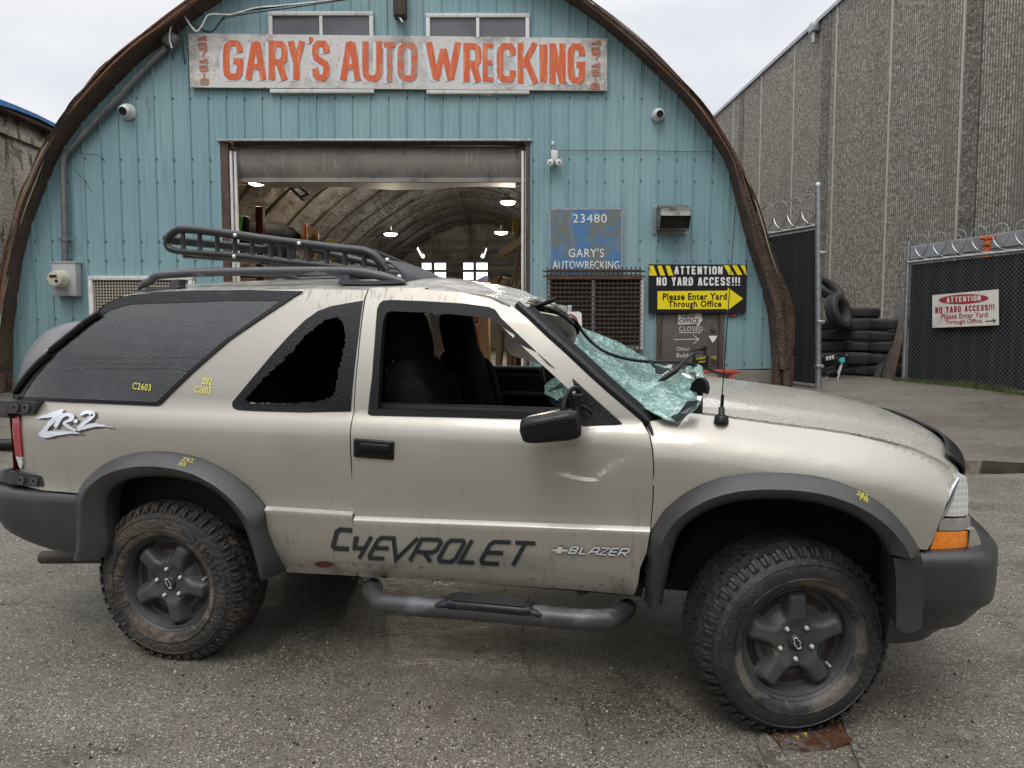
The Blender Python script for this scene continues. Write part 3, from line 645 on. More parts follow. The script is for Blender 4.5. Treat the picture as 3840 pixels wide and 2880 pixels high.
DIG = {'4': [[(1, 1.0), (1, 0)], [(1, 0), (.05, .62), (.1, .68), (1.15, .68)]], '6': [[(1, .05), (.2, 0), (0, .15), (0, .85), (.15, 1), (.85, 1), (1, .85), (1, .55), (.85, .42), (0, .42)]],
       '7': [[(0, 0), (1, 0), (.45, 1)]], '5': [[(1, 0), (0, 0), (0, .42), (.85, .42), (1, .58), (1, .85), (.85, 1), (0, 1)]], '1': [[(.5, 0), (.5, 1)]],
       '8': [[(.5, 0), (.85, 0), (1, .2), (.9, .46), (1, .7), (1, .85), (.85, 1), (.15, 1), (0, .85), (0, .7), (.1, .46), (0, .2), (.15, 0), (.5, 0)], [(.1, .46), (.9, .46)]]}
for X, Y0, dy in ((170, 163, 0), (1987, 183, 0)):
    mb = MB()
    ys_ = [(0, '4'), (32, '6'), (64, '7'), (104, '4'), (136, '5'), (169, '1'), (198, '8')]
    for i, (yo, d) in enumerate(ys_):
        xx = X + i * (2.0 if X < 500 else -.5)
        for k_, st_ in enumerate(DIG[d]): stroke(mb, SP('A2', [(xx + 5 + 36 * a, Y0 + yo + 3 + 23 * b) for a, b in st_]), 5.2, wl(.083), False, (0, -.0006 * k_, 0))
    for a in (0, ): mb.poly([wl(.083)(*p) for p in SP('A2', [(X + 26, Y0 + 93), (X + 33, Y0 + 93), (X + 33, Y0 + 99), (X + 26, Y0 + 99)])])
    mb.build('phone_number', M['signworn'], sg)
# blue address sign
M['signblue'] = material('flaking_blue_sign', (.06, .17, .34), .5, layers=[([('noise', 2.6, U1, .45, .53), ('noise', 12, U1, .34, .48)], (.15, .16, .12), .95), (('noise', 34, U1, .63, .68), (.16, .09, .05), .9), (('noise', 5, (2, 1, .5), .5, .7), (.12, .26, .44), .6)])
bs = thing('address_sign', 'flaking blue sign painted 23480 above the mesh-guarded window', 'sign', tuple(at_y(2196, 1030, YB - .05)))
Q = [(2060, 783), (2334, 783), (2332, 1034), (2062, 1034)]
mb = MB(); mb.poly([wl(.06)(*p) for p in Q], (0, .02, 0)); mb.build('board', M['signblue'], bs)
mb = MB()
for a, b in zip(Q, Q[1:] + Q[:1]): stroke(mb, [a, b], 7, wl(.0625))
mb.build('border', M['greymetal'], bs)
mb = MB(); put_text(mb, '23480', SP('A3', [(283, 915), (428, 915), (428, 952), (283, 952)]), wl(.064), 0, 0, 1.1); mb.build('lettering', M['white'], bs); mb = MB(); put_text(mb, "GARY'S", SP('A3', [(265, 1062), (416, 1062), (416, 1100), (265, 1100)]), wl(.064), .002, 0, 1.1); mb.build('lettering', M['white'], bs); mb = MB()
put_text(mb, 'AUTOWRECKING', SP('A3', [(196, 1116), (482, 1116), (482, 1150), (196, 1150)]), wl(.064), .002, 0, 1.05); mb.build('lettering', M['white'], bs)
# black and yellow notice
ns = thing('notice_sign', 'black and yellow ATTENTION NO YARD ACCESS sign over the brown office door', 'sign', tuple(at_y(2616, 1172, YB - .05)))
Q = [(2433, 991), (2802, 992), (2798, 1173), (2432, 1173)]
mb = MB(); mb.poly([wl(.07)(*p) for p in Q], (0, .02, 0)); mb.build('board', M['signblack'], ns)
mb = MB()
for x0 in (620, 655, 690):
    mb.poly([wl(.0735)(*p) for p in SP('A3', [(x0 - 11, 1136), (x0 + 9 - 1, 1136), (x0 + 23, 1178), (x0 + 2, 1178)])])
mb.poly([wl(.0735)(*p) for p in SP('A3', [(609, 1150), (623, 1178), (609, 1178)])])
for x0 in (932, 968, 1003): mb.poly([wl(.0735)(*p) for p in SP('A3', [(x0 - 4, 1134), (x0 + 16, 1134), (min(1027, x0 + 40), 1175), (min(1022, x0 + 19), 1175)])])
mb.poly([wl(.0735)(*p) for p in SP('A3', [(645, 1245), (944, 1243), (946, 1230), (1011, 1277), (943, 1328), (942, 1321), (645, 1322)])])
mb.build('yellow_print', M['signyellow'], ns)
mb = MB(); a_, b_ = SP('A3', [(717, 1138), (923, 1174)]); block_line(mb, 'ATTENTION', a_[0], b_[0], a_[1], a_[1], 31, 31, 6.4, wl(.0735)); mb.build('white_lettering', M['white'], ns); mb = MB(); a_, b_ = SP('A3', [(641, 1185), (998, 1221)]); block_line(mb, 'NO YARD ACCESS!!!', a_[0], b_[0], a_[1], a_[1], 32, 32, 6.2, wl(.0735))
mb.build('white_lettering', M['white'], ns)
mb = MB(); put_text(mb, 'Please Enter Yard', SP('A3', [(667, 1254), (942, 1252), (942, 1282), (667, 1284)]), wl(.0755), .03, 0, 1.12); mb.build('black_lettering', M['signblack'], ns); mb = MB(); put_text(mb, 'Through Office', SP('A3', [(691, 1286), (918, 1285), (918, 1320), (691, 1321)]), wl(.0755), .03, 0, 1.12)
mb.build('black_lettering', M['signblack'], ns)

# ------------------------------------------------------------------ fixtures on the facade
M['camwhite'] = material('camera_housing', (.66, .66, .64), .35)
def turret(px, py, rpx, aim, label):
    p = at_y(px, py, YB); r = rpx / F * YB; t = thing('security_camera', label, 'security camera', (p[0], YB, p[2]), 'security cameras on the facade')
    mb = MB(); mb.lathe([(r * 1.0, -.02), (r, -.05), (r * .9, -.075), (.0, -.078)], 24, (p[0], YB, p[2])); mb.build('base', M['camwhite'], t, 40)
    mb = MB(); c = Vector((p[0], YB - .085, p[2])); d = Vector(aim).normalized(); rot = d.to_track_quat('Y', 'Z').to_matrix()
    k = len(mb.v); mb.lathe([(0, -.8 * r), (r * .45, -.72 * r), (r * .78, -.3 * r), (r * .82, .1 * r), (r * .72, .5 * r), (r * .52, .72 * r)], 24)
    mb.v = [tuple(rot @ Vector(v) + c) for v in mb.v]; mb.build('camera_ball', M['camwhite'], t, 60)
    mb = MB(); mb.lathe([(0, .66 * r), (r * .3, .70 * r), (r * .53, .73 * r), (r * .55, .6 * r)], 20); mb.v = [tuple(rot @ Vector(v) + c) for v in mb.v]; mb.build('lens', M['black'], t, 60)
turret(485, 422, 29, (-.15, -1, -.35), 'white turret camera beside the sloping conduit')
turret(2466, 434, 24, (.05, -1, -.25), 'white turret camera on the bare siding near the arch, right of the big sign')
p = at_y(2078, 590, YB); fl = thing('flood_light', 'grey twin-headed floodlight right of the roller door', 'flood light', (p[0], YB, p[2]), None)
mb = MB(); mb.rbox((p[0], YB - .05, p[2]), (.10, .10, .15), .012); mb.lathe([(0, 0), (.02, .0), (.025, .03), (.0, .06)], 12, (p[0] - .02, YB - .04, p[2] + .16), 'z'); mb.tube([(p[0] - .02, YB - .03, p[2] + .17), (p[0] - .01, YB - .03, p[2] + .07)], .006, 5); mb.build('junction_box', M['whitemetal'], fl, 50)
for s in (-1, 1):
    mb = MB(); c = Vector((p[0] + s * .052, YB - .11, p[2] - .105)); rot = Vector((s * .25, -1, -.1)).to_track_quat('Y', 'Z').to_matrix(); mb.lathe([(0, -.06), (.03, -.05), (.046, -.01), (.05, .035), (.044, .045), (.015, .05), (0, .046)], 20); mb.v = [tuple(rot @ Vector(v) + c) for v in mb.v]; h = mb.build('lamp_head', M['whitemetal'], fl, 60)
    mb = MB(); mb.lathe([(0, .053), (.013, .051), (.014, .045)], 10); mb.v = [tuple(rot @ Vector(v) + c) for v in mb.v]; mb.build('bulb', M['black'], h, 60)
w_ = [at_y(*SP('A3', [q])[0], YB - .03) for q in ((205, 643), (380, 644), (560, 643), (720, 647), (885, 650))]
tag((lambda m_: (m_.tube(w_, .004, 5), m_.build('wire', M['screw'], smooth=60))[1])(MB()), 'thin wire strung across the siding from the twin floodlight to the arch', 'wire')
# exhaust hood
vh = at_y(2510, 820, YB); v = thing('vent_hood', 'grimy galvanised exhaust hood sticking out above the black and yellow sign', 'vent hood', (vh[0], YB, vh[2]))
a = at_y(2455, 780, YB); b = at_y(2578, 868, YB - .3); X0, X1, Z1, Z0 = a[0] + .02, b[0] + .04, a[2] + .0, b[2] + .03
mb = MB(); pr = [(YB - .01, Z1 - .02), (YB - .10, Z1 + .02), (YB - .22, Z1 - .02), (YB - .32, Z1 - .10), (YB - .34, Z1 - .16)]
for (y0, z0), (y1, z1) in zip(pr[:-1], pr[1:]): mb.add([(X0, y0, z0), (X1, y0, z0), (X1, y1, z1), (X0, y1, z1)], [(0, 1, 2, 3)])
for X in (X0, X1): mb.poly([(X, y, z) for y, z in pr] + [(X, YB - .24, Z0), (X, YB - .01, Z0 + .03)], (.006 if X == X0 else -.006, 0, 0))
mb.box(((X0 + X1) / 2, YB - .12, Z0 + .015), (X1 - X0, .24, .006)); mb.build('hood_shell', material('grimy_hood', (.2, .2, .18), .45, .5, layers=[(('noise', 6, U1, .45, .6), (.06, .058, .05), .9), (('noise', 3, U1, .55, .7), (.40, .40, .37), .8)]), v, 30, fixn=False)
mb = MB(); mb.rbox(((X0 + X1) / 2 - .01, YB - .015, (Z0 + Z1) / 2), (X1 - X0 + .07, .02, Z1 - Z0 + .06), .004); mb.build('flange', M['greymetal'], v); mb = MB()
mb.add([(X0 + .01, YB - .20, Z0 + .02), (X1 - .01, YB - .20, Z0 + .02), (X1 - .01, YB - .29, Z1 - .10), (X0 + .01, YB - .29, Z1 - .10)], [(0, 1, 2, 3)])
mb.build('hood_shade_sheet', M['darkroom'], v)  # dark sheet stands in for the shade inside the hood mouth
# meter box, conduit, service wires
mt = at_y(242, 1048, YB); em = thing('electric_meter', 'grey meter box with a round glass meter and a tall bent conduit', 'electric meter', (mt[0], YB, mt[2]))
a, b = at_y(193, 985, YB - .15), at_y(288, 1110, YB - .15)
mb = MB(); mb.rbox(((a[0] + b[0]) / 2, YB - .085, (a[2] + b[2]) / 2), (b[0] - a[0], .15, a[2] - b[2]), .012); mb.rbox(((a[0] + b[0]) / 2, YB - .085, a[2] + .006), (b[0] - a[0] + .03, .17, .02), .004); mb.build('meter_box', material('grey_meter_box', (.40, .40, .41), .5, layers=[(('noise', 6, (1, 1, .4), .5, .7), (.27, .26, .25), .8)]), em, 40)
c = at_y(222, 1046, YB - .2); r = .12; mb = MB(); mb.lathe([(0, -.15), (r * .82, -.14), (r * .95, -.10), (r, -.02), (r * 1.06, -.01), (r * 1.06, .03)], 28, (c[0], YB - .17, c[2])); g = mb.build('meter_glass', material('yellowed_meter', (.55, .52, .42), .12, coat=.6, layers=[(('noise', 5, U1, .5, .7), (.35, .32, .25), .7)]), em, 50)
mb = MB(); mb.box((c[0] - .01, YB - .323, c[2] + .03), (.1, .004, .035)); mb.lathe([(0, -.004), (.02, -.003), (.022, 0)], 12, (c[0] + .03, YB - .321, c[2] - .035)); mb.build('meter_dial', M['signblack'], em)
cp = [at_y(x, y, YB - .09) for x, y in SP('A1', [(405, 1640), (402, 1400), (397, 1200), (393, 1060), (396, 1000), (412, 955), (445, 920), (600, 750), (760, 580), (900, 430), (1035, 300)])]
mb = MB(); mb.tube(catmull(cp, 4), .042, 12); cq = at_y(*SP('A1', [(404, 1490)])[0], YB - .09); mb.tube([(cq[0], cq[1], cq[2] + .03), (cq[0], cq[1], cq[2] - .03)], .052, 12); mb.tube([(cq[0] - .1, cq[1], cq[2]), (cq[0] + .16, cq[1], cq[2])], .012, 6); mb.build('conduit', M['conduitgrey'], em, 60)
e = cp[-1]; mb = MB(); wh = at_y(*SP('A1', [(1100, 235)])[0], YB - .12); mb.rbox(((e[0] + wh[0]) / 2, YB - .12, (e[2] + wh[2]) / 2 + .04), (.22, .12, .2), .05, Matrix.Rotation(.6, 3, 'Y')); mb.build('weather_head', M['conduitgrey'], em, 60)
def cable(pl, r, label, m='black', name='cable', off=.2, k='A1'):
    mb = MB(); mb.tube(catmull([at_y(x, y, YB - off) for x, y in SP(k, pl)], 5), r, 6); return tag(mb.build(name, M[m], smooth=60), label, 'cable', 'service cables at the weather head')
cable([(1070, 300), (1055, 220), (1075, 140), (1115, 97), (1150, 105), (1180, 150), (1220, 195), (1255, 165), (1290, 100), (1340, 88), (1420, 92), (1500, 75), (1600, 48), (1760, 35), (2070, 0), (2300, -30)], .013, 'pale grey service cable looping over the weather head', 'whitemetal')
cable([(1140, 250), (1115, 180), (1130, 130), (1190, 150), (1260, 185), (1330, 190), (1400, 100), (1520, 70), (1700, 45), (2070, -5), (2300, -40)], .011, 'black service cable drooping below the pale grey one')
cable([(1080, 300), (1050, 200), (1080, 130), (1170, 110), (1230, 170), (1310, 200), (1390, 120), (1540, 85), (1800, 50), (2070, 10), (2300, -22)], .008, 'thinnest black service cable running along the lower side of the bundle')
cable([(1062, 305), (1070, 335), (1075, 372)], .016, 'short pigtail hanging straight below the looped cables', 'black')
cable([(1135, 255), (1140, 320), (1152, 400)], .013, 'longer frayed cable end hanging left of the big sign', 'black')
ub = at_y(1498, 10, YB - .15); t = thing('utility_box', 'small brown utility box hanging above the big sign between the upper windows', 'utility box', tuple(ub))  # utility box with a hanging arm, not a lamp
mb = MB(); mb.rbox((ub[0], YB - .1, ub[2] + .03), (.17, .18, .42), .02); mb.build('housing', M['jambwood'], t, 40); mb = MB(); a = at_y(1490, 55, YB - .1); b = at_y(1512, 86, YB - .2); mb.tube([(a[0] - .02, YB - .1, a[2] + .1), a, b], .02, 8); mb.build('bracket_arm', M['greymetal'], t, 60)
cable([(430, 905), (470, 940), (540, 962), (600, 960), (640, 990), (660, 1020)], .004, 'thin twig-like wire curling out from the conduit bend', 'screw', 'loose_wire', .1)
cable([(420, 985), (460, 1050), (530, 1130), (570, 1195)], .004, 'thin wire drooping down the siding under the conduit bend', 'screw', 'loose_wire', .1)

# ------------------------------------------------------------------ concrete warehouse on the right
VX = 9.0
def whx(Y): return VX - .047 * Y
def at_wh(px, py):
    d = ray(px, py); t = VX / (d[0] + .047 * d[1]); return EYE + d * t
ytop = at_wh(3160, 0); ZT = at_wh(3000, 150)[2]
wh = thing('concrete_warehouse', 'tall grey ribbed-concrete warehouse behind the chain-link gate', 'warehouse', (whx(20), 20, G(20)))
Y0w, Y1w = 5.5, 48.0
mb = MB()
def wq(y0, y1, z0, z1, dx): mb.add([(whx(y0) + dx, y0, z0), (whx(y1) + dx, y1, z0), (whx(y1) + dx, y1, z1), (whx(y0) + dx, y0, z1)], [(0, 1, 2, 3)])
joints = sorted([at_wh(x, 900)[1] for x in (3584, 3318, 3116, 2964, 2843, 2742)]); sp_ = (joints[-1] - joints[0]) / 5
js = [joints[0] - 2 * sp_, joints[0] - sp_] + joints + [joints[-1] + sp_ * k for k in range(1, 9)]
ZB = .0
prev = Y0w
for j in js:
    j = max(j, Y0w + .1)
    wq(prev, j - .03, ZB, ZT, 0); prev = j + .03
wq(prev, Y1w, ZB, ZT, 0)
mb.mi = 1
for j in js:
    j = max(j, Y0w + .1); wq(j - .03, j + .03, ZB, ZT, -.012)
    for e in (-.03, .03): mb.add([(whx(j + e), j + e, ZB), (whx(j + e) - .012, j + e, ZB), (whx(j + e) - .012, j + e, ZT), (whx(j + e), j + e, ZT)], [(0, 1, 2, 3)])
mb.mi = 2
for px in (3080, 3622, 2771): p = at_wh(px, 900)[1]; wq(p - .22, p + .22, ZB, ZT, -.012)
mb.mi = 0; mb.add([(whx(Y0w), Y0w, ZB), (whx(Y0w) + 25, Y0w, ZB), (whx(Y0w) + 25, Y0w, ZT), (whx(Y0w), Y0w, ZT)], [(0, 1, 2, 3)])
mb.add([(whx(Y0w), Y0w, ZT), (whx(Y0w) + 25, Y0w, ZT), (whx(Y1w) + 25, Y1w, ZT), (whx(Y1w), Y1w, ZT)], [(0, 1, 2, 3)])
mb.build('wall', [M['aggregate'], M['joint'], M['darkgroove']], wh, fixn=False)
mb = MB(); mb.box((whx(0), (Y0w + Y1w) / 2, ZT + .05), (.12, Y1w - Y0w, .10), Matrix.Rotation(math.atan(.047), 3, 'Z')); mb.v = [(x - .047 * (Y0w + Y1w) / 2, y, z) for x, y, z in mb.v]; mb.build('parapet_cap', M['greymetal'], wh)
p = at_wh(3070, 100); mb = MB(); mb.rbox((p[0] - .12, p[1], p[2] - .02), (.2, .26, .24), .02); mb.tube([(p[0] - .12, p[1], p[2] - .1), (p[0] - .12, p[1], p[2] - .42)], .06, 10); mb.build('rain_scupper', M['greymetal'], wh, 40)

# ------------------------------------------------------------------ old plaster building on the left
nb = thing('plaster_building', 'low mossy plaster building with a blue tarp on its roof left of the hut', 'building', (-8.2, 14, G(14)))
XL = -8.05
def zl(y): return 0
a = at_x(2, 412, XL); b = at_x(181, 484, XL); zr = a[2]
mb = MB(); mb.add([(XL, 8.2, 0), (XL, 30, 0), (XL, 30, b[2]), (XL, 8.2, a[2])], [(0, 1, 2, 3)]); mb.add([(XL, 8.2, 0), (XL - 6, 8.2, 0), (XL - 6, 8.2, a[2]), (XL, 8.2, a[2])], [(0, 1, 2, 3)])
mb.box((XL + .03, 19, a[2] - .32), (.06, 21.6, .1)); mb.build('wall', M['oldwall'], nb, fixn=False)
mb = MB(); mb.grid(lambda s, t: (XL + .22 - 5 * t, 8 + 22 * s, a[2] + (b[2] - a[2]) * s + .06 + .9 * t + .03 * math.sin(40 * s) * (1 - t)), 40, 8); mb.grid(lambda s, t: (XL + .22, 8 + 22 * s, a[2] + (b[2] - a[2]) * s + .06 + .03 * math.sin(40 * s) - .12 * t * (1 + .5 * math.sin(23 * s))), 40, 2); mb.build('roof_tarp', M['tarp'], nb, 60)
mb = MB(); mb.box((XL + .1, 19, a[2] + .0), (.16, 22, .1)); mb.build('roof_edge', M['beam'], nb)
# rotten boards and a black pipe beside the hut's left foot
rr = random.Random(4)
for k, (x0, x1, lb) in enumerate([(-7.62, -7.42, 'mossy upright board against the foot of the arch, next to the teal siding'), (-7.9, -7.66, 'mossy upright board at the edge of the photo, further from the teal siding')]):
    mb = MB(); h = 1.35 - .2 * k; mb.rbox(((x0 + x1) / 2, YB - .42, G(YB) + h / 2), (x1 - x0, .05, h), .006, Matrix.Rotation(.03, 3, 'Y')); tag(mb.build('upright_board', material('green_mossy_board', (.07, .065, .045), .8, layers=[(('noise', 4, U1, .45, .6), (.09, .10, .05), .8), (('noise', 15, (3, 3, .4), .5, .65), (.035, .03, .024), .8)]), smooth=40), lb, 'board', 'mossy boards by the hut foot')
mb = MB(); p = at_g(45, 1690); mb.tube([(p[0] - 3, p[1] - .1, G(p[1]) + .06), (p[0] + .3, p[1] + .02, G(p[1]) + .06), (p[0] + 1.5, p[1] + .1, G(p[1] + .1) + .06)], .055, 12); tag(mb.build('drain_pipe', M['black'], smooth=60), 'black pipe lying on the ground at the foot of the hut behind the car tail', 'pipe')

# ------------------------------------------------------------------ chain-link gates
M['linkbg'] = M['darkslat']
def chain_panel(name, label, A, B, zA0, zA1, zB0, zB1, grp, post_h=None):
    A, B = np.array(A, float), np.array(B, float); L_ = np.linalg.norm(B - A); d = (B - A) / L_; nrm = np.array([-d[1], d[0]]); 
    if nrm.dot(-A) < 0: nrm = -nrm
    def P(t, z, o=0): xy = A + d * t + nrm * o; s = t / L_; return (xy[0], xy[1], (zA0 + (zB0 - zA0) * s) * (1 - z) + (zA1 + (zB1 - zA1) * s) * z)
    H_ = zA1 - zA0
    f = thing(name, label, 'gate', P(L_ / 2, 0), grp)
    mb = MB(); mb.grid(lambda s, t: P(.04 + s * (L_ - .08), .015 + t * .965, -.03 + .006 * math.sin(s * L_ * 40)), int(L_ * 60), 1); mb.build('privacy_slats', M['linkbg'], f)
    mb = MB(); st_ = .066; n_ = int((L_ + H_) / st_)
    for k in range(-int(H_ / st_) - 1, n_):
        for s in (1, -1):
            t0 = k * st_ if s > 0 else k * st_ + 0; pts = []
            for z in np.linspace(0, H_, 2):
                pts.append((t0 + z if s > 0 else t0 + H_ - z, z / H_))
            (ta, za), (tb, zb) = pts
            # clip to the panel
            if ta > tb: ta, za, tb, zb = tb, zb, ta, za
            if tb < 0 or ta > L_: continue
            if ta < 0: za += (zb - za) * (0 - ta) / (tb - ta); ta = 0
            if tb > L_: zb = za + (zb - za) * (L_ - ta) / (tb - ta); tb = L_
            mb.tube([P(ta, za, .004 * s), P(tb, zb, .004 * s)], .0023, 3, caps=False)
    mb.build('chain_link', M['linkwire'], f)
    mb = MB(); mb.tube([P(0, 1, .01), P(L_, 1, .01)], .022, 8); mb.build('frame_rail', M['greymetal'], f, 60); mb = MB(); mb.tube([P(0, .0, .01), P(L_, .0, .01)], .018, 8); mb.build('frame_rail', M['greymetal'], f, 60)
    return f, P, L_
A0 = at_y(3063, 1462, 10.8); gA = (A0[0] - .02, 10.8)
top = at_y(3063, 845, 10.8)[2]; pr_ = at_y(2896, 877, 11.75); gd = (np.array(pr_[:2]) - np.array(gA)); gB = np.array(gA) + gd / np.linalg.norm(gd) * 2.6
g1, P1, L1 = chain_panel('chain_link_gate', 'open chain-link gate with black slats beside the hut, its tall post toward the yard', gA, gB, A0[2] + .05, top, A0[2] + .12, top + .02, 'chain-link gates')
A2 = at_y(3388, 1441, 12.1); B2 = at_y(3836, 1476, 10.2); topA = at_y(3395, 985, 12.1)[2]
dd = (np.array(B2[:2]) - np.array(A2[:2])); Bx = np.array(A2[:2]) + dd * 1.9
g2, P2, L2 = chain_panel('chain_link_gate', 'chain-link gate with black slats carrying the white ATTENTION sign', A2[:2], Bx, A2[2] + .03, topA, A2[2] + .0, topA - .0, 'chain-link gates')
mb = MB(); tp = at_y(3063, 700, 10.8); mb.tube([(A0[0] + .02, 10.8, G(10.8) - .05), (tp[0] + .02, 10.8, tp[2])], .045, 12); mb.lathe([(.05, 0), (.05, .03), (.03, .06), (0, .07)], 12, (tp[0] + .02, 10.8, tp[2]), 'z')
for z in (.35, 1.0, 2.0): mb.rbox((A0[0] + .02, 10.8, A0[2] + z), (.11, .11, .05), .01)
mb.build('gate_post', M['greymetal'], g1, 60)
mb = MB(); tp = at_y(3388, 905, 12.1); mb.tube([(A2[0], 12.1, G(12.1) - .05), (A2[0], 12.1, tp[2])], .032, 12); mb.build('gate_post', M['greymetal'], g2, 60)
# razor wire loops
def razor(P, L_, zt, n, r0, parent, sl):
    mb = MB(); pts = []
    N = n * 22
    for k in range(N + 1):
        a = 2 * math.pi * k / 22; s = .08 + (L_ - .16) * k / N; p = P(s, 1, 0)
        pts.append((p[0] + .10 * math.cos(a) * sl, p[1] + .02 * math.sin(a), p[2] + .02 + r0 * (1 - math.cos(a)) ))
    # loops lean along the fence
    pts2 = []
    for k, q in enumerate(pts):
        a = 2 * math.pi * k / 22; s = min(max(.05, .08 + (L_ - .16) * k / N + r0 * 1.0 * math.sin(a)), L_); p = P(s, 1, 0); pts2.append((p[0], p[1], q[2]))
    mb.tube(pts2, .008, 5)
    for k in range(2, len(pts2) - 1, 2):
        p = pts2[k]; mb.box(p, (.02, .012, .012))
    return mb.build('razor_wire', M['wire'], parent, 60)
razor(P1, L1, 0, 8, .23, g1, 1); razor(P2, L2, 0, 11, .20, g2, 1)
# white sign hung on the right gate
def at_g2(px, py, o=.05):
    A_, B_ = np.array(A2[:2]), np.array(Bx); d = (B_ - A_) / np.linalg.norm(B_ - A_); n_ = np.array([-d[1], d[0]]); n_ = n_ if n_.dot(-A_) > 0 else -n_
    r_ = ray(px, py); q0 = A_ + n_ * o; t = (q0 - EYE[:2]).dot(n_) / r_[:2].dot(n_); return tuple(EYE + r_ * t)
ws = thing('gate_sign', 'white and red ATTENTION sign wired to the right-hand gate', 'sign', at_g2(3620, 1225))
Q = SP('A3', [(1820, 1262), (2102, 1237), (2103, 1390), (1820, 1402)]); mb = MB(); P_ = [np.array(at_g2(*p)) for p in Q]; nn = np.array([0.9, .3, 0]) * .012; mb.poly(P_, nn); mb.build('board', M['dirtywhite'], ws)
mb = MB(); c = SP('A3', [(1954, 1279)])[0]; mb.poly([at_g2(c[0] + 93 * math.cos(a), c[1] - 4 * math.cos(a) + 18 * math.sin(a), .053) for a in np.linspace(0, 6.283, 33)[:-1]]); mb.build('red_oval', M['signred'], ws); mb = MB()
a_, b_ = SP('A3', [(1832, 1313), (2086, 1300)]); block_line(mb, 'NO YARD ACCESS!!!', a_[0], b_[0], a_[1], b_[1], 24, 21, 4.6, lambda x, y: at_g2(x, y, .053), lf=(-.0007, -.0002, 0)); mb.build('red_lettering', M['signred'], ws); mb = MB()
put_text(mb, 'Please Enter Yard', SP('A3', [(1857, 1342), (2056, 1333), (2056, 1356), (1857, 1366)]), lambda x, y: at_g2(x, y, .053), .012); mb.build('red_lettering', M['signred'], ws); mb = MB(); put_text(mb, 'Through Office.', SP('A3', [(1872, 1367), (2036, 1361), (2036, 1386), (1872, 1393)]), lambda x, y: at_g2(x, y, .053), .012)
mb.build('red_lettering', M['signred'], ws)
mb = MB(); a_, b_ = SP('A3', [(1881, 1270), (2027, 1262)]); block_line(mb, 'ATTENTION', a_[0], b_[0], a_[1], b_[1], 22, 20, 4.4, lambda x, y: at_g2(x, y, .056), lf=(-.0007, -.0002, 0)); mb.build('white_lettering', M['dirtywhite'], ws)
mb = MB(); stroke(mb, SP('A3', [(2046, 1374), (2088, 1371)]), 3.5, lambda x, y: at_g2(x, y, .053)); stroke(mb, SP('A3', [(2078, 1362), (2090, 1371), (2080, 1380)]), 3, lambda x, y: at_g2(x, y, .053)); mb.build('arrow', M['signblack'], ws)
# steel beam and orange post behind the right gate
a = at_y(3395, 955, 13.2); b = at_y(3850, 890, 11.6); mb = MB(); dv = Vector(b) - Vector(a); rt_ = dv.to_track_quat('Y', 'Z').to_matrix(); mb.rbox(tuple((Vector(a) + Vector(b)) / 2), (.12, dv.length, .24), .015, rt_); tag(mb.build('steel_beam', material('dull_grey_steel', (.25, .26, .27), .6, .1, layers=[(('noise', 3, U1, .45, .6), (.18, .185, .19), .8)])), 'grey steel beam running behind the top of the right-hand gate', 'beam')
p = at_y(3702, 930, 11.4); hp = thing('orange_post', 'orange pipe post with a small flat head standing behind the right-hand gate', 'post', (p[0], 11.4, G(11.4)))
mb = MB(); z = at_y(3702, 900, 11.4)[2]; mb.tube([(p[0], 11.4, G(11.4)), (p[0], 11.4, z)], .05, 10); mb.build('pole', M['orange'], hp, 60); mb = MB(); mb.rbox((p[0], 11.4, z + .03), (.2, .12, .05), .012); mb.rbox((p[0] - .03, 11.4, z - .06), (.06, .15, .06), .01); mb.build('head', M['orange'], hp, 40)
# grass strip at the foot of the right gate
mb = MB(); rr = random.Random(6)
for k in range(2600):
    t = rr.uniform(-.1, L2); o = abs(rr.gauss(0, .09)) + .02; p = P2(t, 0, o); h = rr.uniform(.02, .09) * (1.5 if 1.1 < t < 1.9 else 1); a = rr.uniform(0, 6.28); w = .006
    z = G(p[1]); mb.add([(p[0] - w * math.cos(a), p[1] - w * math.sin(a), z), (p[0] + w * math.cos(a), p[1] + w * math.sin(a), z), (p[0] + rr.uniform(-.04, .04), p[1] + rr.uniform(-.04, .04), z + h)], [(0, 1, 2)])
tag(mb.build('grass', M['grassm']), 'strip of short grass along the foot of the right-hand gate', 'grass', kind='stuff')

# ------------------------------------------------------------------ tyre pile
def tyre_mesh(ro, wd, ri=.19):
    mb = MB(); h = wd / 2
    prof = [(ri, -h * .7), (ri + .02, -h * .92), (ro * .80, -h), (ro * .93, -h * .94), (ro * .975, -h * .82), (ro, -h * .70)]
    prof = prof + [(r, -a) for r, a in prof[::-1]] + [(ri - .012, h * .5), (ri - .012, -h * .5), (ri, -h * .7)]
    mb.lathe(prof, 40, ax='z')
    for k in range(46):
        a = 2 * math.pi * k / 46
        for z, da in ((-h * .36, 0), (0, .06), (h * .36, 0)):
            c = (ro * math.cos(a + da), ro * math.sin(a + da), z); mb.box(c, (.016, ro * 2 * math.pi / 46 * .66, h * .3), Matrix.Rotation(a + da, 3, 'Z'))
    o = mb.build('scrap_tyre', M['rubber'], smooth=40); me = o.data; bpy.data.objects.remove(o); return me
tm = [tyre_mesh(.31, .195), tyre_mesh(.33, .225), tyre_mesh(.30, .18)]
rr = random.Random(12)
def tyre(x, y, z, label, rot=None, k=None):
    o = bpy.data.objects.new('tyre', tm[rr.randrange(3) if k is None else k]); COL.objects.link(o); o.location = (x, y, z); o.rotation_euler = rot or (rr.uniform(-.05, .05), rr.uniform(-.05, .05), rr.uniform(0, 6))
    tag(o, label, 'tyre', 'scrap tyres piled by the warehouse'); return o
YT = 13.4
ordn = ['bottom', 'second from the bottom', 'third from the bottom', 'fourth from the bottom', 'fifth from the bottom', 'sixth from the bottom', 'seventh from the bottom']
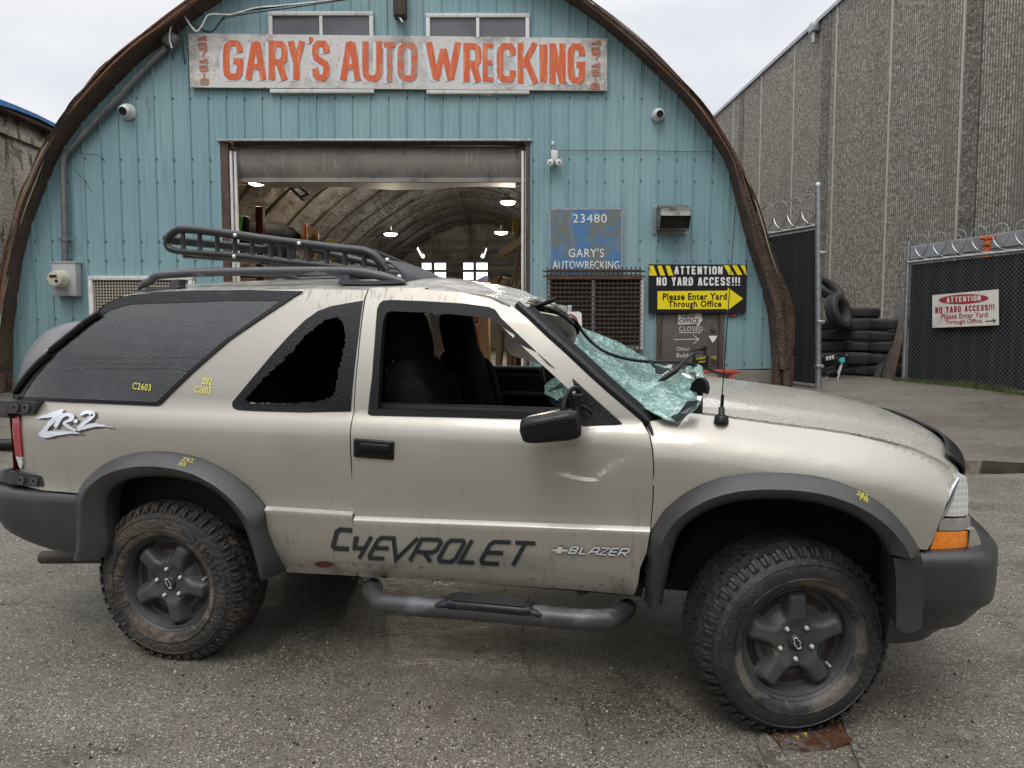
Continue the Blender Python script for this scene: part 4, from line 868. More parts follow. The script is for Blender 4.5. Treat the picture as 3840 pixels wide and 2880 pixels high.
for (px, n_, y, nm) in ((3110, 5, 13.7, 'nearest the gate post'), (3228, 6, 13.5, 'in the middle, the tallest'), (3325, 5, 13.2, 'beside the leaning planks')):
    xx = at_y(px, 1300, y)[0]
    for k in range(n_): tyre(xx + rr.uniform(-.04, .04), y + rr.uniform(-.04, .04), G(y) + .105 + .208 * k, f'flat tyre, {ordn[k]}, in the stack {nm}', None, k % 3 if n_ == 6 else 0)
for (px, n_, y) in ((3050, 4, 14.5), (3170, 5, 14.6), (3280, 5, 14.5)):
    xx = at_y(px, 1300, y)[0]
    for k in range(n_):
        tyre(xx, y, G(y) + .105 + .208 * k, 'scrap tyre in the rear row hidden behind the front stacks', None, 0)
p = at_y(3140, 1170, 13.3); tyre(p[0], 13.25, p[2], 'tyre leaning on edge against the middle stack, on top of the left stack', (R(74), .1, .7), 1)
p = at_y(3105, 1085, 14.2); tyre(p[0], 14.2, p[2], 'dark tyre tilted on the very top of the rear pile', (R(35), R(25), 0), 2)
# leaning planks
M['darkpaint'] = material('weathered_black_board', (.045, .043, .042), .6, layers=[(('noise', 10, U1, .45, .65), (.02, .02, .02), .8)])
def plank(name, p0, p1, w, t, m, label, grp='planks leaning by the right-hand gate'):
    p0, p1 = Vector(p0), Vector(p1); d = p1 - p0; mb = MB(); mb.rbox((0, 0, d.length / 2), (w, t, d.length), .006); rot = d.to_track_quat('Z', 'Y').to_matrix(); mb.v = [tuple(rot @ Vector(v) + p0) for v in mb.v]
    return tag(mb.build(name, m, smooth=40), label, 'plank', grp)
def gp(px, py, y): return at_y(px, py, y)
plank('plank', gp(3285, 1428, 12.9), gp(3385, 1120, 13.3), .12, .05, M['darkpaint'], 'black plank leaning at the lowest angle beside the tyres')
plank('plank', gp(3312, 1432, 12.7), gp(3400, 1140, 13.1), .10, .05, M['darkpaint'], 'black plank in the middle of the leaning bundle')
plank('plank', gp(3335, 1438, 12.5), gp(3392, 1180, 12.8), .14, .05, M['beam'], 'weathered brown plank leaning in front of the black ones')
plank('plank', gp(3326, 1436, 12.6), gp(3352, 1330, 12.7), .04, .03, M['orange'], 'thin orange strip standing among the leaning planks')
# scrap headlamp assembly in front of the tyres
p = at_y(3130, 1400, 12.9); sp2 = thing('scrap_assembly', 'black broken car part with a cyan plug lying in front of the tyres', 'scrap part', (p[0], 12.9, G(12.9)))
rr = random.Random(8); mb = MB()
for k in range(14): mb.rbox((p[0] + rr.uniform(-.38, .38), 12.9 + rr.uniform(-.12, .12), G(12.9) + rr.uniform(.05, .38)), (rr.uniform(.08, .3), rr.uniform(.03, .12), rr.uniform(.04, .16)), .015, Matrix.Rotation(rr.uniform(-.8, .8), 3, 'Y') @ Matrix.Rotation(rr.uniform(-.5, .5), 3, 'Z'))
mb.build('housing', M['black'], sp2, 40)
mb = MB(); c = at_y(3155, 1352, 12.75); mb.lathe([(0, -.05), (.04, -.05), (.05, 0), (.035, .06), (0, .06)], 14, (c[0], c[1], c[2])); mb.build('plug', material('cyan_plastic', (.05, .55, .48), .4), sp2, 60)
mb = MB(); c = at_y(3110, 1345, 12.75)
for k in range(3): mb.rbox((c[0] - .04 + .05 * k, c[1], c[2] + .01 * k), (.035, .03, .07), .008)
mb.tube([at_y(3140, 1400, 12.7), at_y(3165, 1340, 12.75), at_y(3140, 1425, 12.7)], .014, 6); mb.build('bracket', M['whitemetal'], sp2, 50)
# no-parking sign behind the car
pp = at_y(2145, 1200, 8.6); npk = thing('no_parking_sign', 'white no-parking sign with a red ring on a thin post behind the windscreen', 'road sign', (pp[0], 8.6, G(8.6)))
def y86(o): return lambda x, y: tuple(at_y(x, y, 8.6 - o))
mb = MB(); mb.poly([y86(.0)(*p) for p in SP('c6', [(560, 245), (585, 236), (715, 233), (740, 250), (745, 420), (735, 560), (560, 560)])], (0, .008, 0)); mb.build('plate', M['white'], npk)
mb = MB(); c = SP('c6', [(622, 345)])[0]; ring = [(c[0] + 28 * math.cos(a), c[1] + 30 * math.sin(a)) for a in np.linspace(0, 6.283, 29)[:-1]]; stroke(mb, ring, 8, y86(.004), True); stroke(mb, [(c[0] - 19, c[1] - 20), (c[0] + 19, c[1] + 20)], 7, y86(.004)); mb.build('red_ring', M['signred'], npk)
mb = MB(); a = at_y(*SP('c6', [(622, 170)])[0], 8.63); mb.rbox((a[0], 8.64, (a[2] + G(8.6)) / 2), (.05, .04, a[2] - G(8.6)), .008); mb.build('post', M['greymetal'], npk, 40)
# red plank step and washer-fluid jug in front of the door
a, b = at_y(2440, 1405, 9.7), at_y(2765, 1396, 9.7); st = thing('step_bench', 'low red wooden bench in front of the office door', 'bench', ((a[0] + b[0]) / 2, 9.7, G(9.7)))
zt = at_y(2640, 1388, 9.7)[2]; mb = MB(); mb.rbox(((a[0] + b[0]) / 2, 9.75, zt - .02), (b[0] - a[0], .3, .04), .008); mb.build('seat', M['red'], st, 40)
for X in (a[0] + .1, b[0] - .1): mb = MB(); mb.rbox((X, 9.75, (zt - .045 + G(9.75)) / 2), (.05, .26, zt - .045 - G(9.75) + .02), .008); mb.build('leg', M['red'], st, 40)
jx = at_y(2628, 1350, 9.68); jug = thing('washer_fluid_jug', 'black plastic jug of washer fluid with yellow handwriting on the red bench', 'jug', (jx[0], 9.72, zt))
zj1 = at_y(2640, 1307, 9.68)[2]; hj = zj1 - zt; wj = at_y(2659, 1350, 9.68)[0] - at_y(2602, 1350, 9.68)[0]
mb = MB(); mb.rbox((jx[0] + .005, 9.72, zt + hj * .36), (wj, .12, hj * .72), .03); x0 = jx[0] - wj * .46
mb.tube(catmull([(jx[0] + wj * .32, 9.72, zt + hj * .7), (jx[0] + wj * .3, 9.72, zt + hj * .93), (jx[0] + wj * .05, 9.72, zt + hj * .98), (x0 + wj * .08, 9.72, zt + hj * .9), (x0 + wj * .1, 9.72, zt + hj * .66)], 4), .022, 8); mb.build('body', M['black'], jug, 60)
mb = MB(); mb.lathe([(.03, 0), (.03, .04), (0, .042)], 14, (jx[0] + wj * .3, 9.72, zt + hj * .96), 'z'); mb.build('cap', M['black'], jug, 60)
mb = MB(); yj = 9.72 - .0625; put_text(mb, 'windshield', SP('A6', [(1812, 468), (1860, 464), (1860, 478), (1812, 482)]), lambda x, y: tuple(at_y(x, y, yj))); mb.build('lettering', M['signyellow'], jug); mb = MB(); put_text(mb, 'washer', SP('A6', [(1825, 486), (1862, 484), (1862, 496), (1825, 498)]), lambda x, y: tuple(at_y(x, y, yj))); mb.build('lettering', M['signyellow'], jug)
# ------------------------------------------------------------------ inside the hut
def lampo(px, py, y, w, label, power):
    w *= .95; p = at_y(px, py, y); t = thing('highbay_lamp', label, 'lamp', tuple(p), 'lamps hanging in the hut')
    mb = MB(); mb.lathe([(0, .06), (w * .35, .05), (w * .5, .0), (w * .5, -.03)], 24, (p[0], p[1], p[2] + .03), 'z'); mb.tube([(p[0], p[1], p[2] + .08), (p[0], p[1], p[2] + .2)], .03, 6); mb.build('lamp_shade', M['greymetal'], t, 50)
    mb = MB(); mb.lathe([(w * .46, 0), (w * .40, -.035), (w * .2, -.055), (0, -.06)], 24, (p[0], p[1], p[2]), 'z'); mb.build('diffuser', M['lampglow'], t, 60)
    l = bpy.data.lights.new('lamp_light', 'POINT'); l.energy = power; l.color = (1, .86, .66); l.shadow_soft_size = .15; lo = bpy.data.objects.new('lamp_light', l); COL.objects.link(lo); lo.location = (p[0], p[1], p[2] - .15); lo.parent = t; lo.matrix_parent_inverse = Matrix.Translation(-t.location)
lampo(962, 684, 13.6, .34, 'lit round lamp just inside the roller door', 16)
lampo(*SP('A4', [(1880, 438)])[0], 15, .34, 'lit round lamp hanging highest on the right inside the hut', 80)
lampo(*SP('A4', [(1836, 632)])[0], 21, .42, 'lit round lamp further in on the right, below the highest one', 170)
lampo(*SP('A4', [(1131, 642)])[0], 20, .40, 'lit round lamp hanging mid-way along the hut', 170)
for (x0, y0, x1, y1, lb) in ((1310, 735, 1338, 785, 'lit tube lamp slanting left of the back windows'), (1735, 738, 1718, 785, 'lit tube lamp slanting right of the back windows')):
    a, b = at_y(*SP('A4', [(x0, y0)])[0], 26.5), at_y(*SP('A4', [(x1, y1)])[0], 25); mb = MB(); mb.tube([a, b], .06, 8); o = tag(mb.build('tube_lamp', M['tubeglow'], smooth=60), lb, 'lamp', 'lamps hanging in the hut')
    mb = MB(); mb.tube([(a[0], a[1], a[2] + .08), (b[0], b[1], b[2] + .08)], .05, 4); mb.build('lamp_housing', M['greymetal'], o)
    l = bpy.data.lights.new('lamp_light', 'POINT'); l.energy = 60; l.color = (.95, 1, .95); l.shadow_soft_size = .3; lo = bpy.data.objects.new('lamp_light', l); COL.objects.link(lo); lo.parent = o; lo.location = (b[0], b[1] + 1.2, b[2] - .25)
M['card'] = material('brown_cardboard', (.40, .26, .13), .7, layers=[(('noise', 3, U1, .45, .7), (.30, .19, .10), .8)])
M['wood'] = material('yellow_plywood', (.36, .22, .10), .6, layers=[(('noise', 5, (1, 1, .2), .4, .65), (.24, .14, .06), .9)])
M['junk'] = material('greasy_metal', (.09, .075, .06), .5, .4, layers=[(('noise', 6, U1, .45, .65), (.2, .15, .09), .8)])
M['hivis'] = material('hi_vis_green', (.25, .9, .04), .5)
M['tag'] = material('yellow_tag', (.85, .7, .05), .5)
ZI = G(YB) + .06
# shelving rack on the left with greasy parts
def rack(x0, x1, y, zs, label, depth=.6):
    t = thing('shelving_rack', label, 'shelf', ((x0 + x1) / 2, y, ZI), 'racks inside the hut')
    for X in (x0, x1):
        for yy in (y - depth / 2, y + depth / 2): mb = MB(); mb.rbox((X, yy, (ZI + zs[-1] + .35) / 2), (.06, .06, zs[-1] + .35 - ZI), .006); mb.build('upright', M['red'], t)
    for z in zs: mb = MB(); mb.rbox(((x0 + x1) / 2, y, z), (x1 - x0 + .06, depth, .05), .006); mb.build('shelf', M['wood'], t)
    return t
def Ax(x, y, yy): return at_y(*SP('A4', [(x, y)])[0], yy)
a, b = Ax(100, 800, 14.5), Ax(760, 800, 14.5)
rack(a[0] - .4, b[0], 14.5, [1.25, 2.02, 2.55], 'red-posted rack of greasy parts seen through the left of the roller door')
rr = random.Random(21)
def engine(x, y, z, s, label):
    mb = MB(); mb.rbox((x, y, z + s * .35), (s * .8, s * .6, s * .5), .03)
    for k in range(7): mb.rbox((x + rr.uniform(-.4, .4) * s, y - s * .3 + rr.uniform(-.1, .1) * s, z + rr.uniform(.15, .75) * s), (rr.uniform(.1, .35) * s, rr.uniform(.1, .3) * s, rr.uniform(.08, .25) * s), .015, Matrix.Rotation(rr.uniform(-.7, .7), 3, 'Y'))
    for k in range(4): mb.lathe([(0, -.05 * s), (.13 * s, -.05 * s), (.13 * s, .02 * s)], 14, (x + rr.uniform(-.35, .35) * s, y - s * .42, z + rr.uniform(.2, .6) * s))
    tag(mb.build('engine_part', M['junk'], smooth=40), label, 'engine part', 'greasy parts on the racks')
for i, (fx, z, s, lb) in enumerate([(.12, 2.05, .5, 'greasy engine part on the upper shelf nearest the door post'), (.36, 2.05, .42, 'smaller engine part beside the hanging orange strap'), (.86, 2.05, .44, 'engine part at the far end of the upper shelf'), (.2, 1.28, .55, 'bulky engine part on the lower shelf'), (.7, 1.28, .5, 'engine part on the lower shelf under the yellow tag')]):
    engine(a[0] + (b[0] - a[0]) * fx, 14.35, z, s, lb)
# brake disc, black seat bundle, jacket with hi-vis, red column, strap, cardboard with yellow tag
c = Ax(618, 655, 14.1); mb = MB(); mb.lathe([(.06, -.04), (.17, -.04), (.17, .0), (.06, .0), (.06, -.10), (.03, -.10), (.03, -.04)], 28, (c[0], c[1], c[2])); tag(mb.build('brake_disc', material('rusty_disc', (.35, .25, .13), .4, .6), smooth=40), 'round brake disc standing on the upper shelf', 'brake disc')
p = Ax(300, 590, 13.2); q_ = Ax(300, 470, 13.2); mb = MB(); mb.rbox((p[0], 13.2, (ZI + q_[2]) / 2), (.13, .13, q_[2] - ZI), .01); tag(mb.build('lift_column', material('dark_red_steel', (.14, .018, .015), .45), smooth=40), 'dark red steel column standing inside the left of the roller door', 'column')
p = Ax(590, 700, 13.7); q_ = Ax(590, 625, 13.7); mb = MB(); mb.box((p[0], 13.7, p[2] - .1), (.045, .02, q_[2] - p[2] + .7)); tag(mb.build('strap', M['orange']), 'orange strap hanging in front of the parts rack', 'strap')
mb = MB(); c0 = Ax(390, 640, 14.0); mb.rbox((c0[0] - .05, 14.15, c0[2]), (.85, .5, .42), .16, Matrix.Rotation(.15, 3, 'Y')); mb.rbox((c0[0] + .28, 14.1, c0[2] - .05), (.4, .4, .3), .12, Matrix.Rotation(.5, 3, 'Y')); mb.rbox((c0[0] + .15, 14.05, c0[2] - .45), (.35, .3, .8), .1); tag(mb.build('seat_cushion', M['blackmatte'], smooth=60), 'black bundled car seat on the rack behind the red column', 'car seat')
c0 = Ax(178, 585, 13.0); jk = thing('work_jacket', 'hanging work jacket with a bright green hi-vis stripe at the door edge', 'jacket', tuple(c0))
mb = MB(); mb.rbox((c0[0] - .03, 13.03, c0[2] - .15), (.34, .16, .62), .07); mb.build('cloth', M['blackmatte'], jk, 60); mb = MB(); mb.rbox((c0[0] - .01, 12.93, c0[2] + .0), (.10, .02, .26), .006, Matrix.Rotation(.1, 3, 'Y')); mb.build('hivis_stripe', M['hivis'], jk)
mb = MB(); c0 = Ax(770, 760, 13.9)
for k in range(7): mb.rbox((c0[0] + rr.uniform(-.2, .2), 13.9 + rr.uniform(-.1, .1), c0[2] + rr.uniform(-.22, .12)), (rr.uniform(.12, .3), .05, rr.uniform(.1, .3)), .006, Matrix.Rotation(rr.uniform(-.5, .5), 3, 'Y'))
tag(mb.build('cardboard_scraps', M['card']), 'heap of torn cardboard on the rack above the roof basket', 'cardboard')
c0 = Ax(752, 695, 13.7); mb = MB(); mb.box(tuple(c0), (.13, .01, .1), Matrix.Rotation(.2, 3, 'Y')); tag(mb.build('paper_tag', M['tag']), 'bright yellow tag stuck on the torn cardboard', 'tag')
for x, y, r0 in ((520, 300, 1), ):
    mb = MB()
    for (q0, q1) in (((490, 345), (575, 430)), ((545, 340), (610, 395)), ((490, 345), (545, 340)), ((560, 405), (610, 385)), ((440, 300), (500, 345))): mb.tube([Ax(*q0, 13.4), Ax(*q1, 13.4)], .025, 5)
    tag(mb.build('hoist_bracket', M['blackmatte']), 'black angle-iron bracket hanging under the folded door panel', 'bracket')
# right side: plywood sheets, long box, tan panel, bench
plank('plywood_sheet', Ax(1880, 1080, 13.0), Ax(1985, 560, 13.0), .5, .03, M['wood'], 'brown plywood sheet leaning inside the right door edge', 'boards inside the hut')
plank('plywood_sheet', Ax(1900, 1100, 12.6), Ax(2000, 850, 12.6), .5, .03, M['card'], 'lower brown sheet leaning in front of the plywood', 'boards inside the hut')
plank('long_carton', Ax(1835, 772, 12.4), Ax(1990, 672, 12.2), .10, .12, M['card'], 'long narrow carton with blue tape leaning across the right door edge', 'boards inside the hut')
plank('yellow_post', Ax(1928, 640, 14), Ax(1928, 540, 14), .12, .12, material('dull_yellow', (.5, .3, .03), .5), 'dull yellow post behind the leaning plywood', 'boards inside the hut')
c0 = Ax(1808, 965, 15); mb = MB(); mb.poly([Ax(x, y, 15) for x, y in ((1770, 1100), (1766, 960), (1785, 918), (1815, 905), (1845, 920), (1862, 965), (1850, 1100))], (0, .05, 0)); tag(mb.build('tan_panel', M['card']), 'tan panel with a rounded top standing below the right lamp', 'panel')
wb = thing('workbench', 'orange-brown workbench in front of the back windows', 'workbench', tuple(Ax(1680, 975, 22)))
a, b = Ax(1560, 968, 22), Ax(1780, 968, 22); mb = MB(); mb.rbox(((a[0] + b[0]) / 2, 22, a[2]), (b[0] - a[0], .8, .1), .01); mb.build('bench_top', M['wood'], wb)
for X in (a[0] + .1, b[0] - .1): mb = MB(); mb.rbox((X, 22, (a[2] - .06 + ZI) / 2), (.1, .7, a[2] - .06 - ZI), .01); mb.build('leg', M['wood'], wb)
c0 = Ax(1720, 940, 21.6); mb = MB(); mb.poly([Ax(x, y, 21.8) for x, y in ((1675, 962), (1672, 940), (1740, 905), (1755, 915), (1752, 962))], (0, .3, 0)); tag(mb.build('blue_tarp_bundle', material('dark_blue_cloth', (.02, .03, .08), .6)), 'dark blue bundle lying on the workbench', 'bundle')
# lumber seen through the car windows
rr = random.Random(31)
pos = ['leftmost of the boards seen through the car window', 'second board from the seat headrests', 'third board, beside the man', 'board just right of the man', 'dark board left of the white door rail', 'board touching the white door rail']
for k, (px, w, m) in enumerate([(1640, .22, 'beam'), (1672, .14, 'beam'), (1815, .16, 'wood'), (1925, .15, 'card'), (1950, .12, 'beam'), (1968, .14, 'wood')]):
    p = at_y(px, 1250, 13.2 + .15 * k); mb = MB(); h = rr.uniform(1.5, 2.1); mb.rbox((p[0], p[1], ZI + h / 2), (w, .05, h), .006, Matrix.Rotation(rr.uniform(-.06, .06), 3, 'Y')); tag(mb.build('lumber_board', M[m]), pos[k], 'board', 'boards inside the hut')
M['shelfback'] = material('clutter_shelf', (.2, .13, .07), .7, layers=[(('cell', 5, U1, .3, .7), (.06, .045, .03), .9), (('cell', 9, U1, .7, .8), (.45, .36, .2), .8)])
t = rack(at_y(1660, 1250, 17)[0], at_y(1800, 1250, 17)[0], 17, [1.15, 1.6, 2.1], 'wooden rack of small parts seen between the car headrests')
for k in range(10):
    x = at_y(1660 + 14 * k, 1250, 17)[0]; mb = MB(); z = (1.18, 1.63)[k % 2]; mb.rbox((x + .05, 16.95, z + .12), (rr.uniform(.15, .28), .3, rr.uniform(.15, .3)), .02); tag(mb.build('parts_box', M[('card', 'junk')[k % 2]]), 'small box of parts on the rack between the car headrests', 'box', 'boxes on the inner rack')
# a man in a yellow plaid shirt
M['plaid'] = material('yellow_plaid_shirt', (.42, .27, .06), .8, layers=[(('wavex', 5, U1, .6, .8), (.05, .04, .02), .75), (('wavez', 5, U1, .6, .8), (.05, .04, .02), .75)])
M['skin'] = material('skin', (.36, .2, .14), .5); M['trouser'] = material('tan_trousers', (.13, .09, .05), .8); M['hair'] = material('dark_hair', (.03, .02, .015), .6)
def skin_body(name, verts, edges, radii, m, parent, root=0, loc=(0, 0, 0), rz=0):
    me = bpy.data.meshes.new(name); rt = Matrix.Rotation(rz, 3, 'Z'); me.from_pydata([tuple(rt @ Vector(v) + Vector(loc)) for v in verts], edges, []); me.materials.append(m)
    o = link(name, me, parent); md = o.modifiers.new('skin', 'SKIN'); sv = me.skin_vertices[0].data
    for i, r_ in enumerate(radii): sv[i].radius = (r_, r_) if not hasattr(r_, '__len__') else r_
    for i in range(len(sv)): sv[i].use_root = i == root
    ss = o.modifiers.new('smooth', 'SUBSURF'); ss.levels = 2; ss.render_levels = 2; md.use_smooth_shade = True; return o
pp = at_y(1893, 1300, 12.6)
man = thing('person', 'person in a yellow plaid shirt and tan trousers seen from behind through the car window', 'person', (pp[0], 12.6, ZI))
Lc = (pp[0], 12.6, ZI)
zk = .95
skin_body('trousers', [(0, 0, .92), (.1, 0, .86), (.11, -.01, .48), (.11, .03, .09), (.11, -.12, .04), (-.1, 0, .86), (-.11, -.02, .48), (-.11, .03, .09), (-.11, -.12, .04), (0, 0, 1.0)], [(0, 1), (1, 2), (2, 3), (3, 4), (0, 5), (5, 6), (6, 7), (7, 8), (0, 9)], [.13, .1, .075, .055, .045, .1, .075, .055, .045, .14], M['trouser'], man, 0, Lc, .5)
skin_body('shirt', [(0, 0, .98), (0, 0, 1.2), (0, 0.01, 1.4), (.18, 0, 1.42), (.24, -.02, 1.14), (.15, -.2, 1.02), (-.18, 0, 1.42), (-.25, -.02, 1.14), (-.17, -.2, 1.02)], [(0, 1), (1, 2), (2, 3), (3, 4), (4, 5), (2, 6), (6, 7), (7, 8)], [(.17, .12), (.17, .12), (.16, .11), .075, .055, .045, .075, .055, .045], M['plaid'], man, 0, Lc, .5)
skin_body('head', [(0, .01, 1.46), (0, 0, 1.54), (0, -.015, 1.62), (0, -.01, 1.71), (0, -.09, 1.62), (.07, .0, 1.63), (-.07, 0, 1.63)], [(0, 1), (1, 2), (2, 3), (2, 4), (2, 5), (2, 6)], [.055, .055, .085, .07, .03, .02, .02], M['skin'], man, 0, Lc, .5)
skin_body('hair', [(0, .03, 1.62), (0, .02, 1.73), (0, .06, 1.66)], [(0, 1), (0, 2)], [.075, .075, .05], M['hair'], man, 0, Lc, .5)
for s in (-1, 1): 
    hv = [(s * .15, -.2, 1.02), (s * .13, -.27, .99)]; he = [(0, 1)]; hr = [.04, .036]
    for f_ in range(4): k = len(hv); hv += [(s * (.155 - .018 * f_), -.31, .985 - .004 * f_), (s * (.15 - .018 * f_), -.345 + .006 * abs(f_ - 1.5), .965)]; he += [(1, k), (k, k + 1)]; hr += [.011, .009]
    k = len(hv); hv += [(s * .09, -.26, .985), (s * .085, -.295, .97)]; he += [(1, k), (k, k + 1)]; hr += [.013, .01]
    skin_body('hand', hv, he, hr, M['skin'], man, 0, Lc, .5)
# ------------------------------------------------------------------ the wrecked two-door off-roader
M['paint'] = material('pewter_metallic_paint', (.392, .368, .320), .35, .45, coat=.7, layers=[
    (('noise', 2.2, U1, .42, .66), (.37, .342, .288), .8), ([('noise', 17, (5, 1, 1.1), .54, .64), ('gradz', 1, U1, 1.47, 1.56)], (.13, .12, .10), .6), ([('noise', 26, (1, 1, .05), .58, .72), ('gradz', 1, U1, .98, .62)], (.25, .22, .175), .8),
    ([('noise', 9, (1, 1, .1), .56, .66), ('gradz', 1, U1, .80, .48)], (.19, .165, .125), .8), ([('noise', 46, U1, .56, .7), ('gradz', 1, U1, .62, .44)], (.10, .085, .065), .95)],
    rlayers=[(('noise', 4, U1, .4, .65), .5, .7)], bumps=[('voro', 95, U1, .14, .002, .30, .10)])
M['paintwet'] = material('rain_beaded_paint', (.52, .49, .43), .34, .30, coat=.8, layers=[(('voro', 75, U1, .40, .16), (.62, .60, .55), .5), (('cell', 110, U1, .55, .8), (.38, .35, .30), .5)], bumps=[('voro', 75, U1, .75, .006, .34, .10), ('noise', 3, U1, .06, .02, .3, .7)])
M['scraped'] = material('scraped_roof_paint', (.44, .415, .365), .36, .35, coat=.6, layers=[(('noise', 16, (.35, 1, 3.5), .54, .64), (.13, .12, .105), .7), (('noise', 4, U1, .56, .66), (.60, .58, .54), .7), (('noise', 40, (.3, 1, 2), .62, .7), (.2, .17, .12), .6)], bumps=[('noise', 5, U1, .35, .03, .3, .7)])
M['cladding'] = material('grey_plastic_cladding', (.024, .0235, .024), .33, spec=.6, layers=[(('noise', 2.4, U1, .42, .66), (.038, .037, .037), .9), (('noise', 10, (1, 1, .2), .56, .68), (.015, .0145, .014), .7), (('noise', 60, U1, .62, .7), (.055, .052, .05), .4)], rlayers=[(('noise', 3, U1, .4, .65), .46, .7)], bumps=[('noise', 160, U1, .16, .002, .3, .7), ('voro', 66, U1, .22, .004, .3, .1)])
M['trim'] = material('black_wet_trim', (.006, .006, .007), .30, spec=.28, bumps=[('voro', 70, U1, .35, .004, .32, .1)])
M['seal'] = material('black_rubber_seal', (.008, .008, .009), .5, spec=.2)
M['tint'] = material('tinted_glass', (.012, .0125, .014), .04, spec=.9, layers=[(('voro', 60, (1, 1, 1), .16, .08), (.008, .008, .009), .9), (('noise', 3, U1, .5, .7), (.04, .041, .045), .6)], bumps=[('voro', 60, U1, .45, .004, .26, .1)])
M['fabric'] = material('black_seat_cloth', (.0065, .0065, .008), .95, spec=.1, layers=[(('noise', 90, U1, .45, .6), (.012, .012, .014), .8)], bump=('noise', 120, U1, .3, .004, .3, .7))
M['interior'] = material('black_interior_plastic', (.007, .007, .008), .6, spec=.2)
M['beige'] = material('grey_beige_headliner', (.60, .555, .48), .8, layers=[(('noise', 6, U1, .45, .65), (.46, .42, .36), .8)])
M['wheelpaint'] = material('dull_charcoal_wheel', (.046, .046, .049), .42, layers=[(('noise', 7, U1, .48, .66), (.075, .067, .059), .8), (('noise', 22, U1, .6, .7), (.022, .022, .022), .7), (('noise', 3, U1, .55, .7), (.082, .078, .075), .8)], rlayers=[(('noise', 6, U1, .4, .6), .6, .8)])
M['tyreblack'] = material('worn_tyre_rubber', (.016, .0155, .016), .58, layers=[([('rad', 1, U1, .262, .236), ('noise', 7, U1, .42, .58)], (.15, .125, .10), .75), (('noise', 6, U1, .46, .64), (.034, .031, .028), .9), (('noise', 3, U1, .56, .66), (.105, .08, .06), .75), (('noise', 40, U1, .55, .68), (.065, .055, .045), .6)], rlayers=[(('noise', 5, U1, .4, .6), .42, .8)], bump=('noise', 70, U1, .3, .006, .3, .7))
M['tyremud'] = material('muddy_tyre_rubber', (.028, .027, .026), .62, layers=[([('rad', 1, U1, .258, .234), ('noise', 7, U1, .40, .56)], (.19, .145, .11), .85), (('noise', 4.2, U1, .5, .62), (.10, .074, .055), .7), (('noise', 24, U1, .46, .6), (.05, .04, .033), .75), (('noise', 9, U1, .6, .7), (.19, .145, .105), .6)], bump=('noise', 50, U1, .6, .012, .3, .7))
M['chrome'] = material('chrome', (.62, .62, .63), .16, 1.0, layers=[(('noise', 20, U1, .55, .7), (.4, .39, .38), .6)])
M['lens'] = material('clear_headlamp_lens', (.62, .62, .59), .10, spec=.7, coat=1., layers=[(('wavez', 14, U1, .45, .75), (.42, .42, .40), .6), (('wavex', 22, U1, .6, .9), (.75, .75, .72), .5)])
M['amber'] = material('amber_lens', (.80, .20, .005), .14, coat=1., layers=[(('cell', 70, U1, .3, .8), (.92, .29, .01), .7)])
M['redlens'] = material('red_lens', (.27, .004, .012), .2, coat=.4, layers=[(('noise', 9, (1, 1, .4), .45, .65), (.40, .012, .025), .8)])
M['shatter'] = material('crazed_laminated_glass', (.14, .29, .25), .16, coat=.5, spec=.6, layers=[
    (('noise', 2.6, (1.6, .6, 1.6), .42, .6), (.055, .145, .122), .8), (('noise', 7, (2.4, .6, 2.4), .52, .66), (.27, .45, .39), .6), (('cell', 85, U1, .55, .9), (.13, .31, .265), .25), (('cell', 130, U1, .86, .94), (.60, .76, .70), .55),
    (('crack', 9, U1, .022, .0), (.70, .88, .82), .55), (('crack', 30, U1, .045, .0), (.50, .72, .65), .4), (('noise', 18, (1.4, .7, 1.4), .60, .68), (.45, .64, .58), .5)],
    bumps=[('cell', 80, U1, .1, .005, .0, 1.), ('noise', 8, (1.6, .7, 1.6), .45, .03, .25, .75)], alpha=.84)
M['yellow'] = material('yellow_paint_marker', (.92, .80, .06), .5)
M['decal'] = material('dark_decal', (.018, .022, .026), .4)
M['frit'] = material('dark_frit_band', (.045, .055, .055), .3, layers=[(('noise', 20, U1, .5, .65), (.12, .17, .16), .7)])
M['stepgrey'] = material('worn_grey_step', (.040, .041, .044), .42, layers=[(('noise', 7, U1, .5, .66), (.115, .117, .124), .8), (('noise', 16, U1, .58, .68), (.03, .03, .03), .7)], rlayers=[(('noise', 5, U1, .4, .6), .28, .8)])
M['silver'] = material('silver_decal', (.66, .68, .74), .35)
M['rust'] = material('rust', (.14, .045, .02), .8, layers=[(('noise', 30, U1, .45, .6), (.06, .02, .012), .9)])
M['pipe'] = material('sooty_pipe', (.075, .06, .05), .6, .3, layers=[(('noise', 14, U1, .45, .6), (.12, .075, .05), .7)])
M['boltm'] = material('bolt_metal', (.8, .8, .8), .42, .55)
M['roofblack'] = material('black_powder_coat', (.022, .022, .024), .38, layers=[(('noise', 26, U1, .62, .69), (.12, .08, .05), .6), (('noise', 8, U1, .5, .68), (.04, .04, .043), .8)])
M['railgrey'] = material('grey_roof_rail', (.075, .076, .082), .38, layers=[(('noise', 14, (.4, 1, 1), .6, .68), (.5, .5, .5), .55), (('noise', 5, U1, .5, .7), (.045, .045, .05), .8)], bumps=[('voro', 70, U1, .3, .004, .32, .1)])

